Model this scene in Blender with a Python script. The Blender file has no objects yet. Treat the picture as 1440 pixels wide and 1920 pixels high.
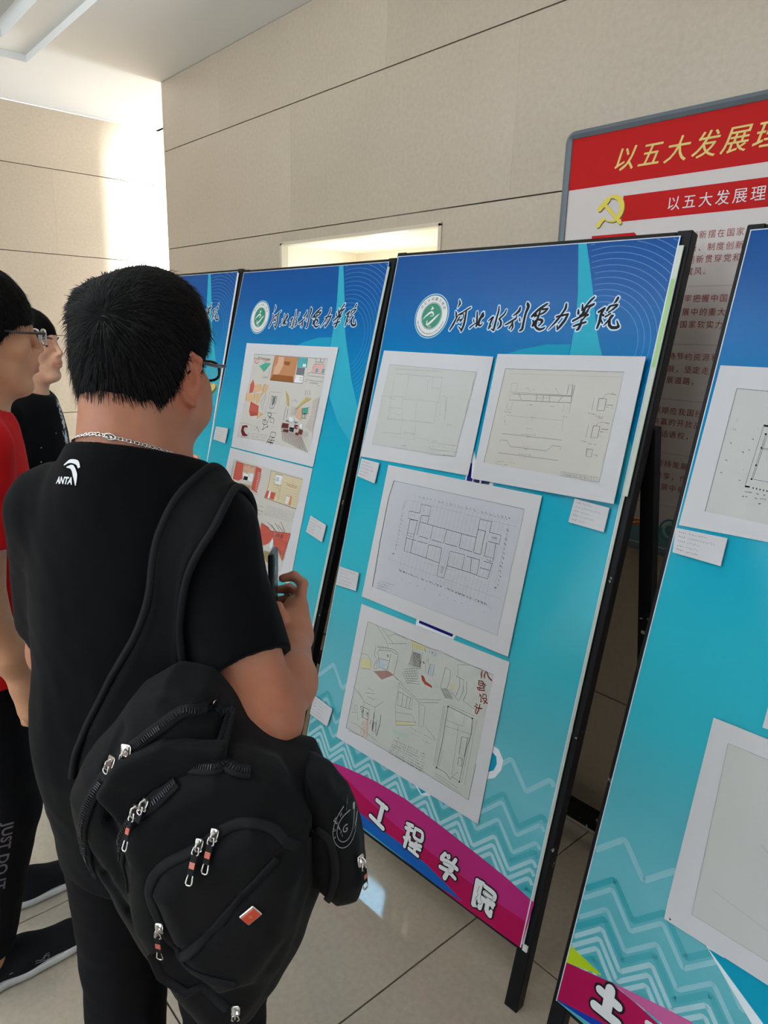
import bpy, math, random
import numpy as np
from mathutils import Vector, Matrix
from mathutils.geometry import tessellate_polygon
from mathutils.bvhtree import BVHTree

random.seed(7); RNG = np.random.default_rng(7)
SC = bpy.context.scene
COL = SC.collection

# ------------------------------------------------------------------ camera
YAW, PITCH, ROLL, FPX, CAMH = 0.8423, 0.2512, 0.0296, 1319.4, 1.62
def cam_axes():
    f = np.array([-math.sin(YAW)*math.cos(PITCH), math.cos(YAW)*math.cos(PITCH), -math.sin(PITCH)])
    r0 = np.array([math.cos(YAW), math.sin(YAW), 0.0]); u0 = np.cross(r0, f)
    r = r0*math.cos(ROLL)+u0*math.sin(ROLL)
    return r, np.cross(r, f), f
cr, cu, cf = cam_axes()
cd = bpy.data.cameras.new('camera'); cam = bpy.data.objects.new('camera', cd); COL.objects.link(cam)
cam.matrix_world = Matrix(((cr[0], cu[0], -cf[0], 0), (cr[1], cu[1], -cf[1], 0), (cr[2], cu[2], -cf[2], CAMH), (0, 0, 0, 1)))
cd.sensor_fit = 'VERTICAL'; cd.sensor_height = 24.0; cd.lens = FPX/1920*24.0; cd.clip_start = 0.02
SC.camera = cam

# ------------------------------------------------------------------ world, sun, lamps, exposure
SC.view_settings.view_transform = 'Standard'; SC.view_settings.look = 'None'
SC.view_settings.gamma = 1.0; SC.view_settings.use_curve_mapping = False
SC.view_settings.exposure = 0.0
W = bpy.data.worlds.new('overcast_sky'); SC.world = W; W.use_nodes = True
nt = W.node_tree; nt.nodes.clear()
wo = nt.nodes.new('ShaderNodeOutputWorld'); bg = nt.nodes.new('ShaderNodeBackground')
tc = nt.nodes.new('ShaderNodeTexCoord'); sp = nt.nodes.new('ShaderNodeSeparateXYZ'); rp = nt.nodes.new('ShaderNodeValToRGB')
nt.links.new(tc.outputs['Generated'], sp.inputs[0]); nt.links.new(sp.outputs['Z'], rp.inputs[0]); nt.links.new(rp.outputs[0], bg.inputs[0]); nt.links.new(bg.outputs[0], wo.inputs[0])
rp.color_ramp.elements[0].position = 0.0; rp.color_ramp.elements[0].color = (0.80, 0.86, 0.90, 1)
rp.color_ramp.elements[1].position = 0.8; rp.color_ramp.elements[1].color = (0.62, 0.78, 1.0, 1)
bg.inputs[1].default_value = 6.0

def sun(direction, energy, angle, col):
    l = bpy.data.lights.new('low_sun', 'SUN'); l.energy = energy; l.angle = math.radians(angle); l.color = col
    o = bpy.data.objects.new('low_sun', l); COL.objects.link(o)
    o.rotation_euler = Vector(direction).to_track_quat('-Z', 'Y').to_euler(); return o
sun((-1, -0.45, -0.05), 16.0, 13, (1.0, 0.95, 0.88))
def area(name, loc, direction, sx, sy, power, col):
    l = bpy.data.lights.new(name, 'AREA'); l.shape = 'RECTANGLE'; l.size = sx; l.size_y = sy; l.energy = power; l.color = col
    o = bpy.data.objects.new(name, l); COL.objects.link(o); o.location = loc
    o.rotation_euler = Vector(direction).to_track_quat('-Z', 'Y').to_euler(); return o
area('recess_lamp', (-2.4, 2.12, 1.45), (0, 0, 1), 0.8, 0.12, 5.0, (1.0, 0.93, 0.80))

area('added_ceiling_fill', (-2.0, -0.9, 2.2), (0, 0, 1), 3.0, 0.4, 110.0, (0.88, 0.95, 1.0))  # added fill from out of view to brighten the ceiling; no fixture hangs here

area('added_gap_fill', (2.9, 1.62, 1.4), (-1, 0.03, 0), 0.5, 2.4, 26.0, (0.95, 0.97, 1.0))  # added fill for the wall strip behind the boards; no doorway stands here

area('added_passage_fill', (-4.4, 5.0, 1.5), (-0.25, -1, 0), 0.9, 2.4, 150.0, (0.86, 0.93, 1.0))  # added cool fill for the left wall; no window stands here

# ------------------------------------------------------------------ materials
def lin(c): 
    c = [x/255.0 for x in c]
    return tuple(x/12.92 if x <= 0.04045 else ((x+0.055)/1.055)**2.4 for x in c)+(1.0,)
MATS = {}
def mat(name, rgb, rough=0.6, spec=0.5, metal=0.0, noise=None, bump=None, coat=0.0, sss=0.0, attr=None, alpha=None, trans=0.0, emit=None, sheen=0.0):
    if name in MATS: return MATS[name]
    m = bpy.data.materials.new(name); m.use_nodes = True; MATS[name] = m
    t = m.node_tree; b = t.nodes['Principled BSDF']
    b.inputs['Base Color'].default_value = lin(rgb); b.inputs['Roughness'].default_value = rough
    b.inputs['Specular IOR Level'].default_value = spec; b.inputs['Metallic'].default_value = metal
    if coat: b.inputs['Coat Weight'].default_value = coat; b.inputs['Coat Roughness'].default_value = 0.03
    if sss: b.inputs['Subsurface Weight'].default_value = sss; b.inputs['Subsurface Radius'].default_value = (0.012, 0.005, 0.003); b.inputs['Subsurface Scale'].default_value = 0.6
    if trans: b.inputs['Transmission Weight'].default_value = trans
    if alpha is not None: b.inputs['Alpha'].default_value = alpha
    if sheen: b.inputs['Sheen Weight'].default_value = sheen; b.inputs['Sheen Roughness'].default_value = 0.5
    if emit: b.inputs['Emission Color'].default_value = lin(emit[0]); b.inputs['Emission Strength'].default_value = emit[1]
    co = t.nodes.new('ShaderNodeTexCoord')
    src = None
    if noise:
        sc, amt, det = noise
        n = t.nodes.new('ShaderNodeTexNoise'); n.inputs['Scale'].default_value = sc; n.inputs['Detail'].default_value = det
        t.links.new(co.outputs['Object'], n.inputs['Vector'])
        r = t.nodes.new('ShaderNodeValToRGB'); c = lin(rgb)
        r.color_ramp.elements[0].position = 0.3; r.color_ramp.elements[1].position = 0.7
        r.color_ramp.elements[0].color = tuple(x*(1-amt) for x in c[:3])+(1,); r.color_ramp.elements[1].color = tuple(min(1, x*(1+amt)) for x in c[:3])+(1,)
        t.links.new(n.outputs['Fac'], r.inputs[0]); src = r.outputs[0]
        t.links.new(src, b.inputs['Base Color'])
    if attr:
        a = t.nodes.new('ShaderNodeAttribute'); a.attribute_name = attr
        mx = t.nodes.new('ShaderNodeMix'); mx.data_type = 'RGBA'; mx.blend_type = 'MULTIPLY'; mx.inputs[0].default_value = 1.0
        if src: t.links.new(src, mx.inputs[6])
        else: mx.inputs[6].default_value = lin(rgb)
        t.links.new(a.outputs['Color'], mx.inputs[7]); t.links.new(mx.outputs[2], b.inputs['Base Color'])
    if bump:
        sc, st = bump[:2]
        n = t.nodes.new('ShaderNodeTexNoise'); n.inputs['Scale'].default_value = sc; n.inputs['Detail'].default_value = 4
        t.links.new(co.outputs['Object'], n.inputs['Vector'])
        bp = t.nodes.new('ShaderNodeBump'); bp.inputs['Strength'].default_value = st; bp.inputs['Distance'].default_value = bump[2] if len(bump) > 2 else 0.002
        t.links.new(n.outputs['Fac'], bp.inputs['Height']); t.links.new(bp.outputs[0], b.inputs['Normal'])
    return m
def stone_mat(name, rgb, rough):
    m = bpy.data.materials.new(name); m.use_nodes = True; t = m.node_tree; b = t.nodes['Principled BSDF']
    co = t.nodes.new('ShaderNodeTexCoord'); geo = t.nodes.new('ShaderNodeObjectInfo')
    def nz(scale, det, lo, hi, c0, c1):
        n = t.nodes.new('ShaderNodeTexNoise'); n.inputs['Scale'].default_value = scale; n.inputs['Detail'].default_value = det
        t.links.new(co.outputs['Object'], n.inputs['Vector'])
        r = t.nodes.new('ShaderNodeValToRGB'); r.color_ramp.elements[0].position = lo; r.color_ramp.elements[1].position = hi
        r.color_ramp.elements[0].color = c0; r.color_ramp.elements[1].color = c1
        t.links.new(n.outputs['Fac'], r.inputs[0]); return r.outputs[0]
    c = lin(rgb)
    a = nz(60, 6, 0.3, 0.7, tuple(x*0.93 for x in c[:3])+(1,), tuple(x*1.05 for x in c[:3])+(1,))
    f = nz(160, 2, 0.66, 0.72, (1, 1, 1, 1), (1.14, 1.13, 1.1, 1))
    g = nz(1.3, 3, 0.3, 0.75, (0.93, 0.92, 0.9, 1), (1.04, 1.04, 1.03, 1))
    prev = a
    for s in (f, g):
        mx = t.nodes.new('ShaderNodeMix'); mx.data_type = 'RGBA'; mx.blend_type = 'MULTIPLY'; mx.inputs[0].default_value = 1.0
        t.links.new(prev, mx.inputs[6]); t.links.new(s, mx.inputs[7]); prev = mx.outputs[2]
    mr = t.nodes.new('ShaderNodeMapRange'); mr.inputs['To Min'].default_value = 0.96; mr.inputs['To Max'].default_value = 1.03
    t.links.new(geo.outputs['Random'], mr.inputs['Value'])
    mx = t.nodes.new('ShaderNodeVectorMath'); mx.operation = 'SCALE'; t.links.new(prev, mx.inputs[0]); t.links.new(mr.outputs[0], mx.inputs['Scale'])
    t.links.new(mx.outputs[0], b.inputs['Base Color'])
    b.inputs['Roughness'].default_value = rough
    return m
STONE = stone_mat('polished_beige_stone', (188, 174, 155), 0.32)
TILE = stone_mat('polished_floor_tile', (180, 168, 152), 0.06)
GROUT = mat('dark_grout', (70, 60, 48), 0.9)
PAINT = mat('ceiling_paint', (222, 222, 219), 0.8)
BLACKSTEEL = None
def chipped(name):
    m = bpy.data.materials.new(name); m.use_nodes = True; t = m.node_tree; b = t.nodes['Principled BSDF']
    co = t.nodes.new('ShaderNodeTexCoord'); n = t.nodes.new('ShaderNodeTexNoise'); n.inputs['Scale'].default_value = 38; n.inputs['Detail'].default_value = 5; n.inputs['Roughness'].default_value = 0.6
    n2 = t.nodes.new('ShaderNodeTexNoise'); n2.inputs['Scale'].default_value = 5.0
    t.links.new(co.outputs['Object'], n.inputs['Vector']); t.links.new(co.outputs['Object'], n2.inputs['Vector'])
    ad = t.nodes.new('ShaderNodeMath'); ad.operation = 'MULTIPLY'; t.links.new(n.outputs['Fac'], ad.inputs[0]); t.links.new(n2.outputs['Fac'], ad.inputs[1])
    r = t.nodes.new('ShaderNodeValToRGB'); r.color_ramp.elements[0].position = 0.392; r.color_ramp.elements[0].color = (0.006, 0.006, 0.007, 1)
    r.color_ramp.elements[1].position = 0.40; r.color_ramp.elements[1].color = (0.42, 0.42, 0.40, 1)
    t.links.new(ad.outputs[0], r.inputs[0]); t.links.new(r.outputs[0], b.inputs['Base Color'])
    b.inputs['Roughness'].default_value = 0.45; b.inputs['Specular IOR Level'].default_value = 0.18
    return m
STEEL = chipped('chipped_black_paint_on_steel')
CL = {'bandblue': (20, 90, 170), 'beam': (45, 165, 190), 'brick': (190, 88, 75), 'brickd': (105, 50, 42), 'darkred': (130, 35, 45), 'dustred': (172, 142, 136), 'faint': (158, 160, 155),
 'greylt': (185, 178, 170), 'greysl': (110, 115, 120), 'ink': (28, 26, 30), 'khaki': (165, 145, 105), 'khaki2': (205, 192, 160), 'khakid': (150, 130, 92), 'lime': (175, 200, 30), 'magenta': (178, 40, 115),
 'magentad': (172, 15, 78), 'maroon': (110, 30, 35), 'navy': (20, 18, 110), 'ochre': (186, 166, 100), 'orange': (215, 130, 90), 'paleblue': (176, 190, 196), 'palegreen': (180, 194, 184), 'paperwhite': (225, 232, 238),
 'pencil': (105, 106, 106), 'pink': (215, 165, 160), 'pinkband': (195, 95, 150), 'redbox': (180, 80, 65), 'royal': (15, 60, 165), 'rust': (150, 80, 70), 'sand': (206, 172, 132), 'sheetblue': (192, 194, 202),
 'sheetgreen': (190, 193, 186), 'sheetgrey': (192, 193, 190), 'sheetwarm': (196, 193, 186), 'slit': (40, 38, 44), 'swell': (15, 145, 180), 'tan': (210, 175, 135), 'teal': (80, 165, 170), 'tealblue': (0, 150, 180),
 'tealgreen': (70, 165, 140), 'white': (225, 226, 226), 'wood': (184, 130, 92), 'wooddark': (145, 90, 45), 'woodpale': (205, 165, 140), 'yellow': (204, 196, 150)}
def cmat(k, gloss=0.5):
    return mat('print_'+k, CL[k], gloss, 0.12)

# ------------------------------------------------------------------ object helpers
def link(o, parent=None):
    COL.objects.link(o)
    if parent is not None: o.parent = parent
    return o
def mesh_obj(name, V, F, mats, parent=None, mi=None, smooth=False, colors=None):
    me = bpy.data.meshes.new(name)
    if isinstance(V, np.ndarray) and isinstance(F, np.ndarray):
        k = F.shape[1]; me.vertices.add(len(V)); me.vertices.foreach_set('co', V.astype(np.float32).ravel())
        me.loops.add(F.size); me.loops.foreach_set('vertex_index', F.astype(np.int32).ravel())
        me.polygons.add(len(F)); me.polygons.foreach_set('loop_start', np.arange(0, F.size, k, dtype=np.int32))
        me.update(calc_edges=True)
    else:
        me.from_pydata([tuple(v) for v in V], [], [tuple(f) for f in F])
    for m in (mats if isinstance(mats, (list, tuple)) else [mats]): me.materials.append(m)
    if mi is not None: me.polygons.foreach_set('material_index', np.array(mi, dtype=np.int32))
    if smooth: me.polygons.foreach_set('use_smooth', np.ones(len(me.polygons), dtype=bool))
    if colors is not None:
        a = me.color_attributes.new('tint', 'FLOAT_COLOR', 'POINT')
        a.data.foreach_set('color', np.concatenate([colors, np.ones((len(colors), 1))], 1).astype(np.float32).ravel())
    me.update()
    o = bpy.data.objects.new(name, me); return link(o, parent)
def empty(name, mw=None, parent=None):
    o = bpy.data.objects.new(name, None); o.empty_display_size = 0.1; link(o, parent)
    if mw is not None: o.matrix_world = mw
    return o
def tag(o, label=None, cat=None, group=None, kind=None):
    if label: o['label'] = label
    if cat: o['category'] = cat
    if group: o['group'] = group
    if kind: o['kind'] = kind
    return o
def boxVF(lo, hi, b=0.0):
    x0, y0, z0 = lo; x1, y1, z1 = hi
    if b <= 0:
        V = [(x0,y0,z0),(x1,y0,z0),(x1,y1,z0),(x0,y1,z0),(x0,y0,z1),(x1,y0,z1),(x1,y1,z1),(x0,y1,z1)]
        F = [(0,3,2,1),(4,5,6,7),(0,1,5,4),(1,2,6,5),(2,3,7,6),(3,0,4,7)]; return V, F
    V = []; F = []
    # chamfered box: 24 verts
    def c(sx, sy, sz):
        x = (x0, x1)[sx]; y = (y0, y1)[sy]; z = (z0, z1)[sz]; dx = b*(1-2*sx); dy = b*(1-2*sy); dz = b*(1-2*sz)
        return [(x, y+dy, z+dz), (x+dx, y, z+dz), (x+dx, y+dy, z)]
    idx = {}
    for sx in (0,1):
        for sy in (0,1):
            for sz in (0,1):
                idx[sx,sy,sz] = len(V); V += c(sx,sy,sz)
    g = lambda a, k: idx[a]+k
    F += [(g((0,0,0),0), g((0,0,1),0), g((0,1,1),0), g((0,1,0),0)), (g((1,0,0),0), g((1,1,0),0), g((1,1,1),0), g((1,0,1),0)),
          (g((0,0,0),1), g((1,0,0),1), g((1,0,1),1), g((0,0,1),1)), (g((0,1,0),1), g((0,1,1),1), g((1,1,1),1), g((1,1,0),1)),
          (g((0,0,0),2), g((0,1,0),2), g((1,1,0),2), g((1,0,0),2)), (g((0,0,1),2), g((1,0,1),2), g((1,1,1),2), g((0,1,1),2))]
    for a, bq, k1, k2 in [((0,0,0),(0,0,1),0,1),((1,0,0),(1,0,1),0,1),((0,1,0),(0,1,1),0,1),((1,1,0),(1,1,1),0,1),
                          ((0,0,0),(0,1,0),0,2),((1,0,0),(1,1,0),0,2),((0,0,1),(0,1,1),0,2),((1,0,1),(1,1,1),0,2),
                          ((0,0,0),(1,0,0),1,2),((0,1,0),(1,1,0),1,2),((0,0,1),(1,0,1),1,2),((0,1,1),(1,1,1),1,2)]:
        F.append((g(a,k1), g(bq,k1), g(bq,k2), g(a,k2)))
    for k, i in idx.items(): F.append((i, i+1, i+2))
    return V, F
class MB:
    def __init__(s): s.V = []; s.F = []; s.M = []
    def add(s, V, F, m=0, T=None):
        n = len(s.V)
        if T is not None: V = [T @ Vector(v) for v in V]
        s.V += [tuple(v) for v in V]; s.F += [tuple(i+n for i in f) for f in F]; s.M += [m]*len(F); return s
    def box(s, lo, hi, b=0.0, m=0, T=None): return s.add(*boxVF(lo, hi, b), m=m, T=T)
    def tube(s, pts, r, n=8, m=0, closed=False, cap=True, flat=1.0, up=None):
        P = [Vector(p) for p in pts]; N = len(P); rr = r if isinstance(r, (list, tuple)) else [r]*N
        V = []; F = []; prev = None
        for i in range(N):
            if closed: d = (P[(i+1) % N]-P[i-1]).normalized()
            else: d = (P[min(i+1, N-1)]-P[max(i-1, 0)]).normalized()
            a = Vector(up) if up is not None else (prev if prev is not None else (Vector((0,0,1)) if abs(d.z) < 0.9 else Vector((1,0,0))))
            a = (a-d*a.dot(d)).normalized(); prev = a; c = d.cross(a)
            for k in range(n):
                t = 2*math.pi*k/n; V.append(P[i]+(a*math.cos(t)*flat+c*math.sin(t))*rr[i])
        for i in range(N if closed else N-1):
            j = (i+1) % N
            for k in range(n):
                q = (k+1) % n; F.append((i*n+k, j*n+k, j*n+q, i*n+q))
        if cap and not closed: F += [tuple(range(n))[::-1], tuple((N-1)*n+k for k in range(n))]
        return s.add(V, F, m)
    def obj(s, name, mats, parent=None, smooth=False):
        return mesh_obj(name, s.V, s.F, mats, parent, s.M, smooth)
def ribbon2(pts, w):
    """flat ribbon polygon strips in 2D; w number or per-point list"""
    P = np.array(pts, float)[:, :2]; n = len(P); ww = np.full(n, w) if np.isscalar(w) else np.array(w)
    d = np.zeros_like(P); d[:-1] += P[1:]-P[:-1]; d[1:] += P[1:]-P[:-1]
    l = np.hypot(d[:, 0], d[:, 1])+1e-9; nx = -d[:, 1]/l; ny = d[:, 0]/l
    A = P+np.stack([nx, ny], 1)*ww[:, None]/2; B = P-np.stack([nx, ny], 1)*ww[:, None]/2
    V = [tuple(a) for a in A]+[tuple(b) for b in B]; F = [(i, i+1, n+i+1, n+i) for i in range(n-1)]
    return V, F
def smooth_poly(P, k=4):
    """Catmull-Rom through rows of P (any dimension)"""
    P = np.array(P, float)
    if len(P) < 3: return P
    Q = np.vstack([2*P[0]-P[1], P, 2*P[-1]-P[-2]]); out = []
    for i in range(1, len(Q)-2):
        for j in range(k):
            t = j/k; a, b, c, d = Q[i-1:i+3]
            out.append(0.5*(2*b+(c-a)*t+(2*a-5*b+4*c-d)*t*t+(3*b-a-3*c+d)*t**3))
    out.append(P[-1]); return np.array(out)
class Print:
    """flat ink on the local XZ plane, front towards -Y"""
    def __init__(s, y=0.0): s.V = []; s.F = []; s.M = []; s.mats = []; s.y = y; s.k = 0; s.last = None
    def mi(s, m):
        if m not in s.mats: s.mats.append(m)
        return s.mats.index(m)
    def put(s, V2, F, m, lift=None):
        n = len(s.V)
        if lift is None:
            if m is not s.last: s.k += 1; s.last = m
            s.c = getattr(s, 'c', 0)+1; lift = 0.00012+0.000006*min(s.c, 230)
        else: s.e = (getattr(s, 'e', 0)+1) % 12; lift += 0.000008*s.e
        y = s.y-lift
        s.V += [(v[0], y, v[1]) for v in V2]; s.F += [tuple(i+n for i in f) for f in F]; s.M += [s.mi(m)]*len(F)
    def poly(s, pts, m, lift=None):
        pts = [(float(p[0]), float(p[1])) for p in pts]
        F = tessellate_polygon([[Vector((p[0], p[1], 0)) for p in pts]]); s.put(pts, F, m, lift)
    def disc(s, c, r, m, lift=None, n=40, r2=None):
        a = [(c[0]+r*math.cos(2*math.pi*i/n), c[1]+(r2 or r)*math.sin(2*math.pi*i/n)) for i in range(n)]; s.put(a, [tuple(range(n))], m, lift)
    def line(s, pts, w, m, lift=None): s.put(*ribbon2(pts, w), m, lift)
    def stroke(s, pts, m, lift=None, grow=0.0):
        P = smooth_poly(pts, 4) if len(pts) > 2 else np.array([[pts[0][j]*(1-t)+pts[1][j]*t for j in range(3)] for t in np.linspace(0, 1, 4)])
        s.put(*ribbon2(P[:, :2], P[:, 2]+grow), m, lift)
        for e in (0, -1): s.disc(P[e, :2], max(P[e, 2]+grow, 0.0002)/2, m, lift, 12)
    def obj(s, name, parent): 
        return mesh_obj(name, s.V, s.F, s.mats, parent, s.M)
_tc = {}
def text2(body, size, bold=0.0, shear=0.0, align='LEFT', spacing=1.0):
    key = (body, size, bold, shear, align, spacing)
    if key in _tc: return _tc[key]
    c = bpy.data.curves.new('glyphs', 'FONT'); c.body = body; c.size = size; c.offset = bold; c.shear = shear; c.align_x = align; c.space_character = spacing
    c.resolution_u = 3; c.fill_mode = 'FRONT'
    o = bpy.data.objects.new('glyphs', c); COL.objects.link(o); dg = bpy.context.evaluated_depsgraph_get(); dg.update()
    me = o.evaluated_get(dg).to_mesh(); V = [(v.co.x, v.co.y) for v in me.vertices]; F = [tuple(p.vertices) for p in me.polygons]
    o.evaluated_get(dg).to_mesh_clear(); bpy.data.objects.remove(o); bpy.data.curves.remove(c)
    _tc[key] = (V, F); return V, F
def put_text(pr, body, pos, size, m, rot=0.0, lift=None, sx=1.0, sy=1.0, **k):
    V, F = text2(body, size, **k); c, s = math.cos(rot), math.sin(rot)
    pr.put([(pos[0]+x*sx*c-y*sy*s, pos[1]+x*sx*s+y*sy*c) for x, y in V], F, m, lift)

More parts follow.
